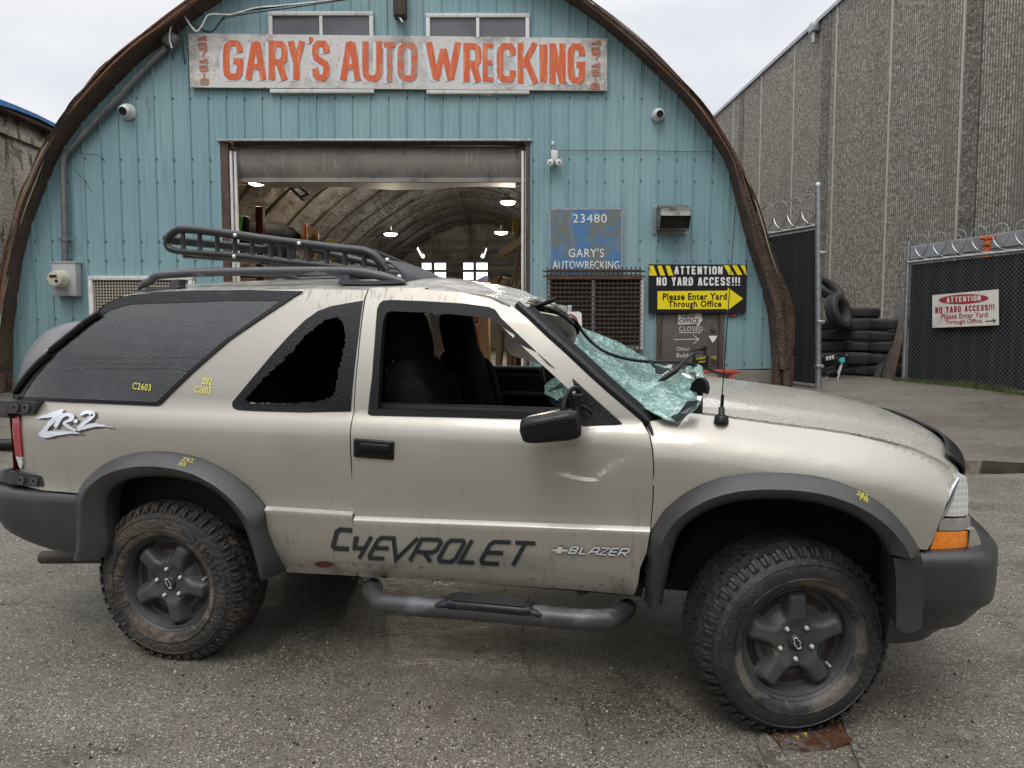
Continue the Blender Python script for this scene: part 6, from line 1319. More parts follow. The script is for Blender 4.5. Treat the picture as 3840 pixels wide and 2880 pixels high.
# curled lip and flaps
curl = resample(catmull([C('c6', 1740, 812, -.32), C('c6', 1820, 775, -.34), C('c6', 1900, 795, -.33), C('c6', 1915, 850, -.3), C('c6', 1840, 905, -.25)], 4), 14)
mb.grid(lambda a, b: tuple(curl[min(13, int(round(a * 13)))] + np.array([.01, -.16 * b, -.02 * b + .03 * math.sin(3 * b)])), 13, 5)
ws_ = mb.build('windscreen', M['shatter'], car, 70, local=True); md = ws_.modifiers.new('thickness', 'SOLIDIFY'); md.thickness = .006
mb = MB()
for q_ in ([(1400, 722), (1425, 725), (1470, 778), (1560, 800), (1615, 805), (1605, 862), (1540, 866), (1466, 850), (1468, 810), (1425, 770)], [(1620, 1290), (1700, 1250), (1780, 1140), (1850, 1110), (1890, 1130), (1880, 1190), (1800, 1250), (1730, 1318), (1680, 1330)]):
    far_ = q_[0][1] < 900
    mb.poly([tuple((C('c6', x, y, .22) if far_ else drape(x, y, .2, .06)) + np.array([0, -.006, .008])) for x, y in q_], (0, .004, -.004))
mb.build('black_frit_edge', M['frit'], ws_, local=True)
mb = MB()
for q_ in ([(1500, 795), (1560, 790), (1600, 770), (1635, 768), (1620, 810), (1570, 800)], [(1880, 1080), (1930, 1082), (1915, 1130), (1880, 1115)], [(1740, 850), (1800, 870), (1835, 905), (1790, 900), (1725, 860)], [(1880, 850), (1915, 840), (1910, 870), (1870, 885)]):
    far_ = q_[0][1] < 900; mb.poly([tuple((C('c6', x, y, .22) if q_[0][0] < 1700 else drape(x, y, 0, .075)) + np.array([0, -.006, .006])) for x, y in q_], (0, .003, -.003))
mb.build('white_shards', M['white'], ws_, local=True)
sh = [C('c6', x, y, .30) for x, y in [(375, 960), (430, 905), (520, 868), (600, 885), (625, 960), (618, 1060), (560, 1130), (500, 1180), (440, 1180), (420, 1100), (385, 1040)]]
mb = MB(); mb.poly([tuple(p + np.array([0, .05 * math.sin(i), 0])) for i, p in enumerate(sh)], (0, .006, 0)); mb.build('glass_shard', M['shatter'], car, local=True)
# hose of torn rubber, wiper, antenna
hs = [C('c6', 640, 320, .05), C('c6', 700, 370, .03), C('c6', 760, 465, .03), C('c6', 860, 570, .03), C('c6', 960, 640, .04), C('c6', 1080, 690, .04), C('c6', 1250, 730, .03), C('c6', 1450, 750, .0), C('c6', 1650, 752, -.1), C('c6', 1800, 770, -.2), C('c6', 1950, 810, -.32), C('c6', 2060, 850, -.4), C('c6', 2200, 880, -.46)]
mb = MB(); mb.tube(catmull([tuple(p + np.array([0, -.01, .01])) for p in hs], 5), .008, 7); mb.build('torn_rubber_strip', M['trim'], car, 60, local=True)
mb = MB(); wp = [C('c6', 1435, 1005, .34), C('c6', 1500, 955, .33), C('c6', 1590, 890, .32), C('c6', 1680, 835, .3), C('c6', 1760, 745, .27), C('c6', 1840, 675, .22), C('c6', 1910, 650, .18)]
mb.tube([tuple(p + np.array([0, -.01, .012])) for p in wp], [.004, .008, .013, .012, .007, .006, .004], 7); w1 = mb.build('wiper_arm', M['trim'], car, 60, local=True)
mb = MB()
for k in range(3): p = C('c6', 1545 + 22 * k, 915 - 16 * k, .31); mb.rbox(tuple(p + np.array([0, -.02, .02])), (.008, .008, .02), .002)
mb.build('wiper_clip', M['boltm'], w1, local=True)
ab = onw(*SP('c6', [(2120, 1300)])[0], .755); mb = MB(); mb.lathe([(.0, .05), (.010, .045), (.012, .02), (.024, .012), (.027, -.01)], 16, (ab[0], -.755, ab[1]), 'z'); mb.tube([(ab[0], -.755, ab[1] + .04), (ab[0] + .002, -.752, ab[1] + .09)], .006, 8); at_ = onw(2758, 772, .72); mb.tube([(ab[0], -.755, ab[1] + .08), (at_[0], -.72, at_[1])], [.0021, .0013], 6); mb.build('antenna', M['trim'], car, 60, local=True)

# --- details on the door
mb = MB(); HB = tr('S', SP('A6', [(38, 893), (248, 900), (248, 996), (38, 992)]), Wdoor); hu, hzc = sum(p[0] for p in HB) / 4, sum(p[1] for p in HB) / 4
mb.rbox((hu, -Wdoor(hu, hzc) - .002, hzc), (HB[1][0] - HB[0][0], .016, HB[0][1] - HB[3][1]), .014, Matrix.Rotation(.03, 3, 'Y')); dh = mb.build('door_handle', M['trim'], bpy.data.objects['door'], 50, local=True)
mb = MB(); mb.rbox((hu + .01, -Wdoor(hu, hzc) - .014, hzc + .008), (.125, .016, .034), .008, Matrix.Rotation(.03, 3, 'Y')); mb.lathe([(0, -.018), (.007, -.016), (.008, -.01)], 12, (hu - .068, -Wdoor(hu, hzc), hzc - .022)); d_ = bpy.data.objects['door']
mb.build('door_lever', M['seal'], d_, 50, local=True)
sail = tr('S', SP('A6', [(1172, 578), (1428, 810), (1240, 818), (1216, 815), (1200, 700)]), Wdoor); panel('mirror_sail', M['trim'], sail, Wdoor, off=.010, h=.05, depth=.03, parent=d_)
# mirror hanging by its wires
mc = (.405, -.965, 1.105); mb = MB(); rotm = Matrix.Rotation(-.16, 3, 'Y') @ Matrix.Rotation(.12, 3, 'Z')
def msh(a, b):
    th = 2 * math.pi * a; s = -1 + 2 * b; t_ = (1 - abs(s) ** 5) ** .3; ht = .052 * (1 + .12 * s); 
    c, sn = math.cos(th), math.sin(th); e = .55
    return tuple(rotm @ Vector((.112 * s, .06 * t_ * math.copysign(abs(c) ** e, c), ht * t_ * math.copysign(abs(sn) ** e, sn))) + Vector(mc))
mb.grid(msh, 28, 22, True); mir = mb.build('door_mirror', M['trim'], car, 60, local=True)
mb = MB(); rs = random.Random(3)
mb.tube(catmull([C('c6', 720, 1080, .87), C('c6', 712, 1010, .87), C('c6', 680, 990, .88), C('c6', 630, 1010, .9), C('c6', 590, 1070, .92), C('c6', 565, 1140, .94), C('c6', 560, 1200, .95)], 4), .009, 7)
for (x, y0, y1, r_) in ((565, 1095, 1180, .019), (690, 1060, 1165, .022)):
    n = 6
    for k in range(n): p = C('c6', x, y0 + (y1 - y0) * k / n, .91); mb.lathe([(r_ * .6, -.006), (r_, -.003), (r_, .003), (r_ * .6, .006)], 12, tuple(p), 'z')
    mb.tube([C('c6', x, y0 - 10, .91), C('c6', x, y1 + 20, .92)], r_ * .6, 8)
mb.tube(catmull([C('c6', 620, 1175, .93), C('c6', 720, 1168, .9), C('c6', 800, 1200, .88), C('c6', 840, 1245, .87)], 4), .007, 6); mb.build('mirror_wiring', M['seal'], mir, 60, local=True)
# lettering on the lower door, with slanted square strokes
mb = MB(); mb2 = MB()
def sq(mb_, glyphs, box, sk, wd, fn):
    TL, TR, BR, BL = [np.array(p, float) for p in box]
    for x0, w, strokes in glyphs:
        for k_, st_ in enumerate(strokes):
            P_ = []
            for a, b in st_:
                xx = x0 + a * w + sk * (.5 - b); top = TL * (1 - xx) + TR * xx; bot = BL * (1 - xx) + BR * xx; P_.append(tuple(top * (1 - b) + bot * b))
            stroke(mb_, P_, wd, fn, False, (0, -.0005 * k_, 0))
c_, e_ = .14, .1
CG = [[(1, .04), (.16, .04), (0, .16), (0, .84), (.16, .96), (1, .96)]]; HG = [[(0, 0), (0, 1)], [(1, 0), (1, 1)], [(0, .55), (1, .55)]]
EG = [[(1, .04), (.14, .04), (0, .16), (0, .84), (.14, .96), (1, .96)], [(0, .5), (.92, .5)]]; VG = [[(0, .0), (.30, 1), (1.0, .0)]]; RG = [[(0, 1), (0, .04), (.84, .04), (1, .16), (1, .48), (.84, .6), (.1, .6)], [(.45, .6), (1, 1)]]
OG = [[(.5, .04), (.84, .04), (1, .16), (1, .84), (.84, .96), (.16, .96), (0, .84), (0, .16), (.16, .04), (.5, .04)]]; LG = [[(0, 0), (0, .96), (1, .96)]]; TG = [[(0, .04), (1, .04)], [(.5, .04), (.5, 1)]]
AG = [[(0, 1), (.3, .04), (.86, .04), (1, .16), (1, 1)], [(.12, .6), (1, .6)]]; ZG = [[(0, .04), (1, .04), (0, .96), (1, .96)]]; BG = [[(0, .04), (.86, .04), (1, .2), (.88, .48), (1, .7), (.9, .96), (0, .96), (0, .04)], [(0, .5), (.88, .5)]]
sq(mb2, [(.10, .80, CG)], SP('c8', [(85, 172), (205, 182), (210, 312), (80, 306)]), .24, 17.5, cpt(Wq, .004)); mb2.build('lettering', M['decal'], bpy.data.objects['quarter_panel'], local=True)
mb = MB()
sq(mb, [(0, .085, [[(0.05, .5), (0.05, .62)]] and [[(1, 0), (1, 1)], [(0.0, .56), (1, .56)], [(0.0, .0), (0.0, .56)]])], SP('c8', [(225, 222), (1350, 262), (1335, 412), (180, 368)]), .02, 13, cpt(Wdoor, .004)) if 0 else None
BXL = SP('c8', [(225, 222), (1345, 262), (1310, 412), (195, 364)]); sk = .055
sq(mb, [(.0, .070, [[(1, 0), (1, 1)], [(.0, .54), (1, .54)]]), (.118, .093, EG), (.195, .14, [[(0, .0), (.6, .97), (1.0, .0)]]), (.36, .118, RG), (.515, .094, OG), (.643, .082, LG), (.757, .11, EG), (.893, .115, TG)], BXL, .043, 15.5, cpt(Wdoor, .004))
mb.poly([cpt(Wdoor, .0055)(*p) for p in SP('c8', [(216, 223), (249, 224), (238, 262), (226, 306), (209, 303), (209, 262)])])
mb.build('lettering', M['decal'], d_, local=True)
mb = MB(); BXB = SP('c8', [(1592, 290), (1985, 302), (1978, 350), (1588, 332)])
mbk = MB()
GB = [(.02, .11, BG), (.19, .10, LG), (.34, .13, AG), (.51, .12, ZG), (.67, .11, EG), (.83, .13, RG)]
sq(mbk, GB, [(x, y + 1) for x, y in BXB], .05, 9.5, cpt(Wdoor, .004)); bo_ = mbk.build('badge_shadow', M['decal'], d_, local=True)
sq(mb, GB, BXB, .05, 6.0, cpt(Wdoor, .0075))
bow = [(1480, 302), (1510, 300), (1516, 284), (1556, 286), (1550, 302), (1588, 304), (1578, 324), (1546, 322), (1540, 334), (1504, 332), (1508, 320), (1468, 318)]
mb.build('badge_lettering', material('satin_badge', (.72, .72, .73), .4, .3), d_, local=True)
mb = MB(); mb.poly([cpt(Wdoor, .010)(*p) for p in SP('c8', [(1486, 305), (1514, 303), (1520, 289), (1551, 291), (1546, 305), (1582, 307), (1575, 321), (1543, 319), (1537, 330), (1508, 328), (1512, 317), (1475, 315)])]); mb.mi = 1; mb.poly([cpt(Wdoor, .007)(*p) for p in SP('c8', [(bx - 1.5 * (bx < 1528) + 1.5 * (bx > 1528), by + (1.5 if by > 309 else -1.5)) for bx, by in bow])]); mb.build('emblem', [material('pale_gold', (.72, .68, .54), .35, .3), M['chrome']], d_, local=True)
# ZR-2 brush decal on the rear quarter
ZG_ = [(405, 272), (470, 235), (590, 190), (700, 160), (722, 172), (690, 215), (620, 300), (560, 360), (520, 410), (600, 405), (700, 398), (800, 410), (870, 425), (950, 447), (850, 438), (740, 442), (620, 462), (500, 494), (465, 475), (428, 445), (470, 400), (540, 310), (600, 250), (520, 258)]
RG_ = [(600, 345), (640, 270), (680, 210), (760, 200), (820, 215), (840, 250), (820, 290), (770, 312), (740, 317), (800, 358), (866, 392), (852, 415), (790, 395), (700, 332), (715, 300), (770, 276), (785, 250), (750, 240), (715, 252), (670, 320), (630, 385)]
TW_ = [(895, 220), (930, 185), (1000, 170), (1060, 185), (1075, 225), (1040, 275), (980, 315), (940, 345), (1010, 322), (1100, 325), (1190, 345), (1275, 368), (1180, 358), (1090, 360), (1000, 377), (872, 410), (860, 370), (900, 320), (980, 260), (1010, 230), (990, 210), (950, 220), (912, 240)]
DT_ = [(850 + 24 * math.cos(a), 298 + 24 * math.sin(a)) for a in np.linspace(0, 6.28, 13)[:-1]]
mb = MB(); mk = MB(); rs = random.Random(4)
for g in (ZG_, RG_, TW_, DT_):
    def rag(g_, dx, dy, a): return SP('c4', [(x + dx + rs.uniform(-a, a), y + dy + rs.uniform(-a, a)) for x, y in resample(g_, 60, True)])
    mb.poly([cpt(Wq, .005)(*p) for p in rag(g, 0, 0, 3)]); mk.poly([cpt(Wq, .003)(*p) for p in rag(g, 26, 17, 9)])
q0 = bpy.data.objects['quarter_panel']; mk.build('decal_shadow', material('brown_decal_shadow', (.06, .05, .045), .45), q0, local=True); mb.build('brush_decal', M['silver'], q0, local=True)
mb = MB(); put_text(mb, 'C2603', SP('c3', [(1495, 1180), (1700, 1205), (1695, 1278), (1490, 1255)]), cpt(Wq, .008), -.004, .1, 1.05); mb.build('marker_writing', M['yellow'], bpy.data.objects['rear_side_glass'], local=True)
mb = MB(); put_text(mb, '282', SP('A5', [(1258, 690), (1320, 696), (1316, 735), (1254, 730)]), cpt(Wq, .004), 0, .2); mb.build('marker_writing', M['yellow'], q0, local=True); mb = MB(); put_text(mb, 'C2603', SP('A5', [(1212, 742), (1312, 748), (1310, 795), (1208, 780)]), cpt(Wq, .004), -.002, .1); mb.build('marker_writing', M['yellow'], q0, local=True)
# rust hole by the sill
mb = MB(); mb.poly([cpt(Wq, .003)(*p) for p in SP('A8', [(1655, 580), (1690, 570), (1730, 572), (1762, 585), (1740, 602), (1700, 603), (1672, 596)])]); mb.build('rust_hole', M['rust'], q0, local=True)
# --- front end: lamps, bumper, grille
def Wf(u, z): return .792 - 1.5 * max(0, u - 1.66) ** 2 - .16 * max(0, u - 1.66)
def lamp(name, m, k, pts, off=.0, depth=.05, bulge=.0):
    uz = tr(k, pts, Wf); o = None
    for side in (1, -1): o_ = panel(name, m, uz, Wf, off=off, h=.03, depth=depth, side=side, sharp=50); o = o or o_
    return uz, o
HLp = [(1803, 738), (1845, 736), (1853, 800), (1855, 870), (1852, 950), (1830, 957), (1712, 957), (1726, 918), (1745, 868), (1768, 815), (1795, 770)]
lamp('headlight', M['lens'], 'A7', HLp, .004, .08)
for side in (1, -1):
    mb = MB(); e_ = tr('A7', [(1800, 742), (1768, 800), (1740, 866), (1716, 925), (1700, 962)], Wf); mb.tube([(u, -side * (Wf(u, z) + .004), z) for u, z in e_], [.004, .009, .013, .012, .008], 8); mb.build('headlight_rim', M['chrome'], car, 60, local=True)
lamp('chrome_strip', M['chrome'], 'A7', [(1700, 966), (1835, 962), (1838, 945), (1862, 958), (1862, 1030), (1682, 1035), (1690, 995)], .010, .08)
lamp('turn_signal', M['amber'], 'A7', [(1668, 1041), (1846, 1037), (1842, 1125), (1822, 1141), (1634, 1142)], .012, .08)
lamp('bumper_filler', M['paint'], 'A7', [(1629, 1150), (1830, 1146), (1846, 1120), (1855, 1030), (1880, 1018), (1902, 1060), (1917, 1105), (1914, 1140), (1886, 1164), (1640, 1177)], .022, .10)
mb = MB(); gu = 1.80
mb.grid(lambda a, b: (gu + .10 * (1 - (2 * b - 1) ** 2), -.66 * (2 * b - 1), .66 + .25 * a), 6, 16)
gr = mb.build('grille', M['blackmatte'], car, 60, local=True)
mb = MB()
for z in (.735, .775, .815, .855, .895): mb.tube([(gu + .015 + .10 * (1 - t * t), -.56 * t, z) for t in np.linspace(-1, 1, 15)], .009, 6)
mb.build('grille_bar', M['chrome'], gr, 60, local=True)
def sweep(name, m, path, prof, parent, sharp=45, taper=None):
    # path in plan (u, w); prof: (inset, z) ; inset moves toward the inside of the turn
    P = [np.array(p, float) for p in path]; n = len(P); V = []
    for i in range(n):
        a = P[max(0, i - 1)]; b = P[min(n - 1, i + 1)]; t = (b - a) / np.linalg.norm(b - a); nn = np.array([t[1], -t[0]])
        for ins, z in prof(i / (n - 1)): q = P[i] + nn * ins; V.append((q[0], -q[1], z))
    k = len(prof(0)); mb = MB(); mb.add(V, [(i * k + j, i * k + j + 1, (i + 1) * k + j + 1, (i + 1) * k + j) for i in range(n - 1) for j in range(k - 1)]); mb.add(V[:k], [tuple(range(k))]); mb.add(V[-k:], [tuple(range(k))])
    return mb.build(name, m, parent, sharp, local=True)
fp = catmull([(1.575, .855), (1.70, .848), (1.80, .825), (1.885, .775), (1.945, .69), (1.985, .55), (2.01, .3), (2.02, 0)], 5); fp = [tuple(p) for p in fp]; fp = fp + [(u, -w) for u, w in fp[::-1][1:]]
def fprof(s):
    s2 = min(s, 1 - s) * 2; zb = .335 + .05 * max(0, min(1, (s2 - .05) / .3)); ib = .02 + .11 * max(0, min(1, (s2 - .15) / .3))
    return [(.16, .695), (.05, .700), (.018, .694), (.003, .675), (0, .64), (0, .56), (.005, .505), (.015, .494), (.022, .500), (.026, .486), (.034 + ib * .3, .42), (.045 + ib, zb + .02), (.075 + ib, zb), (.2 + ib, zb)]
fb = sweep('front_bumper', M['cladding'], fp, fprof, car)
for side in (1, -1):
    a_ = [onW(x, y, .895) for x, y in SP('A7', [(1428, 1186), (1500, 1190), (1585, 1172), (1600, 1250), (1606, 1400), (1600, 1500), (1590, 1590), (1535, 1612), (1475, 1602), (1442, 1570), (1440, 1300)])]
    panel('arch_extension', M['cladding'], a_, lambda u, z: .912 - 2.2 * (u - 1.57) ** 2 - .03 * max(0, .45 - z) / .1 * 0, off=0, h=.03, depth=.10, side=side, sharp=40)
# --- tail lamps, rear bumper, spare-wheel carrier
def Wt(u, z): return Wq(u, z) + .008
TL = [(142, 216), (175, 224), (208, 232), (216, 300), (228, 480), (246, 700), (172, 690), (160, 560), (147, 400), (136, 260)]
for side in (1, -1):
    t_ = panel('tail_light', M['redlens'], tr('c4', TL, Wt), Wt, h=.03, depth=.05, side=side)
    panel('reverse_lens', M['lens'], tr('c4', [(176, 697), (246, 707), (252, 780), (242, 822), (228, 838), (205, 790)], Wt), Wt, h=.03, depth=.05, side=side, parent=t_)
    mb = MB(); mb.grid(lambda a, b: (-2.085 - .02 * b, -side * (.795 - .12 * b), .78 + .26 * a), 4, 3); mb.build('tail_lens', M['redlens'], t_, 60, local=True)
rp_ = catmull([(-1.60, .865), (-1.90, .864), (-2.10, .852), (-2.20, .81), (-2.26, .70), (-2.29, .5), (-2.30, 0)], 5); rp_ = [tuple(p) for p in rp_][::-1]; rp_ = [(u, -w) for u, w in rp_[::-1][:-1]] + rp_
def rprof(s):
    s2 = min(s, 1 - s) * 2; zb = .395 + .0 + .16 * max(0, min(1, (s2 - .1) / .55)) ** 1.6 if False else .40 + .12 * math.sin(min(1, s2 * 1.6) * math.pi / 2) ** 1.5
    return [(.2, .712), (.05, .714), (.02, .708), (.004, .694), (0, .665), (0, .60), (.010, zb + .07), (.03, zb + .025), (.06, zb), (.2, zb - .005)]
rb = sweep('rear_bumper', M['cladding'], rp_, rprof, car)
for nm, pts, w0 in (('u', [(-40, 58), (172, 74), (428, 88), (392, 216), (300, 214), (-40, 198)], .79), ('l', [(30, 880), (120, 862), (225, 872), (488, 908), (505, 940), (522, 1002), (514, 1032), (300, 1022), (80, 990), (45, 960)], .80)):
    br = panel('carrier_bracket', M['cladding'], tr('c4', pts, lambda u, z: .825 - .5 * max(0, -1.98 - u) ** 2), lambda u, z: .835 - 1.2 * max(0, -2.0 - u) ** 2, h=.04, depth=.06)
    for x, y in ([(180, 147), (302, 150)] if nm == 'u' else [(248, 962), (400, 975)]):
        p = cpt(lambda u, z: .835 - 1.2 * max(0, -2.0 - u) ** 2, 0)(*SP('c4', [(x, y)])[0]); mb = MB(); mb.lathe([(.018, -.002), (.018, -.010), (.011, -.010), (.010, -.004), (0, -.004)], 16, p); mb.build('bolt', M['boltm'] if 0 else M['railgrey'], br, 40, local=True)
mb = MB(); mb.tube([(-2.06, -.79, 1.055), (-2.20, -.74, 1.05), (-2.27, -.55, 1.045), (-2.28, 0, 1.045), (-2.28, .3, 1.045)], .035, 8); mb.tube([(-2.06, -.79, .735), (-2.22, -.74, .735), (-2.27, -.5, .74), (-2.28, 0, .9), (-2.28, 0, 1.045)], .03, 8); mb.build('spare_carrier', M['roofblack'], car, 60, local=True)
mb = MB(); mb.lathe([(0, -2.24), (.25, -2.24), (.34, -2.25), (.370, -2.28), (.377, -2.35), (.362, -2.43), (.32, -2.465), (.0, -2.48)], 40, (0, -.06, 1.065), 'x'); mb.build('spare_wheel_cover', material('grey_vinyl_cover', (.13, .125, .13), .45, layers=[(('noise', 6, U1, .45, .65), (.09, .086, .09), .7)], bumps=[('voro', 66, U1, .25, .004, .3, .1)]), car, 60, local=True)
mb = MB(); e0 = C('A8', 225, 548, .56); mb.tube([e0, e0 + np.array([.35, 0, .03]), e0 + np.array([.7, .15, .1])], .032, 12, caps=False); mb.tube([e0 + np.array([.01, 0, 0]), e0 + np.array([.3, 0, .03])], .028, 12); mb.build('exhaust_pipe', M['pipe'], car, 60, local=True)

# --- wheels
def wheel_parts():
    N = 72
    prof = [(.206, .030), (.209, .002), (.216, -.010), (.232, -.018), (.258, -.024), (.285, -.022), (.306, -.012), (.318, .000), (.330, .013), (.340, .028), (.349, .045), (.351, .065), (.351, .18), (.349, .20), (.338, .222), (.318, .245), (.28, .262), (.23, .255), (.206, .235)]
    mb = MB(); mb.lathe(prof, N)
    rg = random.Random(2); NB_ = 46
    def blk(a0, a1, y0, y1, r0, r1, tw):
        V = []
        for a, y in ((a0 + tw, y0), (a1 + tw, y0), (a1 - tw, y1), (a0 - tw, y1)):
            for r_ in (r0, r1):
                rr_ = r_ if .045 < y < .205 else r_ - .8 * (max(0, .045 - y) + max(0, y - .205)) ** 1.0 * .6
                V.append((rr_ * math.cos(a), y, rr_ * math.sin(a)))
        mb.add(V, [(1, 3, 5, 7), (0, 1, 3, 2), (2, 3, 5, 4), (4, 5, 7, 6), (6, 7, 1, 0)])
    st = 2 * math.pi / NB_
    for k in range(NB_):
        for y0, y1, ph_, fill in ((.024, .063, 0, .82), (.067, .103, .5, .86), (.107, .144, .15, .86), (.148, .184, .62, .86), (.188, .226, .1, .82)):
            a = (k + ph_ + rg.uniform(-.05, .05)) * st; blk(a, a + st * fill, y0, y1, .343, .3575, rg.choice((-.012, .012)))
        # shoulder lugs running down the sidewall
        a = k * st
        for da, r0, r1, y0, y1 in ((.08, .334, .352, .010, .030), (.42, .328, .346, .006, .026)):
            A = a + da * st; V = []
            for aa in (A, A + st * .26):
                for r_, y in ((r0 - .012, -.006), (r0, y0 - .012), (r1, y1 - .012), (r1, y1 + .01)): V.append((r_ * math.cos(aa), y, r_ * math.sin(aa)))
            mb.add(V, [(0, 1, 5, 4), (1, 2, 6, 5), (2, 3, 7, 6), (0, 1, 2, 3), (4, 5, 6, 7)])
    # sidewall rings and raised lettering blocks (illegible worn mouldings)
    for r_ in (.247, .298): mb.lathe([(r_ - .003, -.018), (r_, -.0275 if r_ < .27 else -.0205), (r_ + .003, -.018)], N)
    for a0_, n_ in ((.35, 8), (3.4, 7)):
        for k in range(n_):
            a = a0_ + k * .105; mb.box((.270 * math.cos(a), -.0245, .270 * math.sin(a)), (.026, .005, .012 + .006 * (k % 2)), Matrix.Rotation(-a, 3, 'Y'))
    tyre = mb.build('tyre', M['tyreblack'], smooth=35)
    # wheel face as a dished disc with five spokes
    mb = MB(); NT = 150; rad = [0, .02, .045, .065, .078, .088, .098, .108, .118, .128, .138, .148, .158, .168, .178, .186, .190]
    def face(r_, th):
        k = (th / (2 * math.pi) * 5) % 1; d = min(k, 1 - k) * 2 * math.pi / 5 * max(r_, .05)   # distance from the spoke axis
        hub = .022; base = hub if r_ < .088 else hub + min(1, (r_ - .088) / .03) * .034
        hw = .044; sp_ = max(0, 1 - (d / hw) ** 4) if d < hw else 0
        top = hub - .016 if r_ > .095 else hub - .016 * max(0, (r_ - .06) / .035)
        if r_ > .168: top = top + (r_ - .168) / .022 * .030
        y = base * (1 - sp_) + top * sp_
        return y, d > hw * 1.12
    V = []; 
    for r_ in rad:
        for j in range(NT): th = 2 * math.pi * j / NT; y, _ = face(r_, th); V.append((r_ * math.cos(th), y, r_ * math.sin(th)))
    fs = []
    for i in range(len(rad) - 1):
        for j in range(NT):
            rm = (rad[i] + rad[i + 1]) / 2; th = 2 * math.pi * (j + .5) / NT; _, gapq = face(rm, th)
            if gapq and .134 < rm < .164: continue
            fs.append((i * NT + j, i * NT + (j + 1) % NT, (i + 1) * NT + (j + 1) % NT, (i + 1) * NT + j))
    mb.add(V, fs)
    mb.lathe([(.190, .075), (.186, .055), (.190, .036), (.193, .016), (.1965, .010), (.200, .012), (.2025, .004), (.208, -.002), (.211, .004), (.2095, .02), (.204, .03)], 80)
    mb.lathe([(.188, .05), (.186, .20)], 60)
    for k in range(5):
        a = 2 * math.pi * (k + .5) / 5; c = (.062 * math.cos(a), .021, .062 * math.sin(a)); mb.lathe([(.0165, .0), (.0155, -.003), (.0135, .0), (.0125, .010)], 16, c)
    rim = mb.build('rim', M['wheelpaint'], smooth=38)
    mb = MB(); mb.lathe([(0, .055), (.185, .06), (.185, .1), (0, .1)], 40); brake = mb.build('brake_drum', material('rusty_drum', (.022, .015, .012), .8, layers=[(('noise', 9, U1, .45, .6), (.01, .009, .009), .9)]), smooth=40)
    mb = MB(); mb.lathe([(0, .012), (.026, .013), (.030, .018), (.030, .024)], 28); cap = mb.build('centre_cap', M['decal'], smooth=50)
    bt = [(-.026, .004), (-.022, .0085), (-.009, .0085), (-.0065, .0125), (.0105, .0125), (.0085, .0085), (.027, .0085)]; bt = bt + [(-x, -z) for x, z in bt]
    def bowtie(s, y): return [(x * s, y, z * s) for x, z in bt]
    mb = MB(); A_, B_ = bowtie(.92, .0105), bowtie(.70, .0105); n = len(A_); mb.add(A_ + B_, [(i, (i + 1) % n, (i + 1) % n + n, i + n) for i in range(n)]); emb = mb.build('cap_emblem', M['boltm'])
    mb = MB(); mb.lathe([(0, -.010), (.0055, -.009), (.0085, -.003), (.0088, .012)], 12); lug = mb.build('lug_nut', M['boltm'], smooth=50)
    mb = MB(); mb.lathe([(0, -.012), (.004, -.01), (.005, .02)], 8, (.158, .03, .05)); valve = mb.build('valve', M['boltm'], smooth=50)
    return dict(tyre=tyre, rim=rim, brake=brake, cap=cap, emb=emb, lug=lug, valve=valve)
WP = wheel_parts(); first = True; TYRE0 = WP['tyre'].data
RT = .3575
for u_, side, rot, steer, mud in ((-1.2765, 1, R(8), 0, True), (1.2765, 1, R(90 - 72 + 36), R(19), False), (-1.2765, -1, 0, 0, True), (1.2765, -1, .4, R(19), False)):
    wh_ = bpy.data.objects.new('wheel', None); COL.objects.link(wh_); wh_.parent = car; wh_.empty_display_size = .1
    zc = .340
    ml_ = Matrix.Translation((u_, -side * .85, zc)) @ Matrix.Rotation(steer + (math.pi if side < 0 else 0), 4, 'Z') @ Matrix.Rotation(rot, 4, 'Y'); wh_.matrix_local = ml_
    for k_ in ('tyre', 'rim', 'brake', 'cap', 'emb', 'valve'):
        o = WP[k_] if first else WP[k_].copy()
        if not first: COL.objects.link(o)
        o.parent = wh_
        if k_ == 'tyre':
            o.data = TYRE0.copy()
            if mud: o.data.materials[0] = M['tyremud']
            # flatten the contact patch
            ml = ml_
            for v in o.data.vertices:
                q = ml @ v.co
                if q.z < .003: q.z = .003 + (q.z - .003) * .05; q.y += (-side) * (-.0); v.co = ml.inverted() @ q
        if k_ == 'emb': o.matrix_local = Matrix.Rotation(-rot + R(66), 4, 'Y')
    for k in range(5):
        a = 2 * math.pi * (k + .5) / 5; o = WP['lug'] if (first and k == 0) else WP['lug'].copy()
        if not (first and k == 0): COL.objects.link(o)
        o.parent = wh_; o.location = (.062 * math.cos(a), .02, .062 * math.sin(a))
    first = False
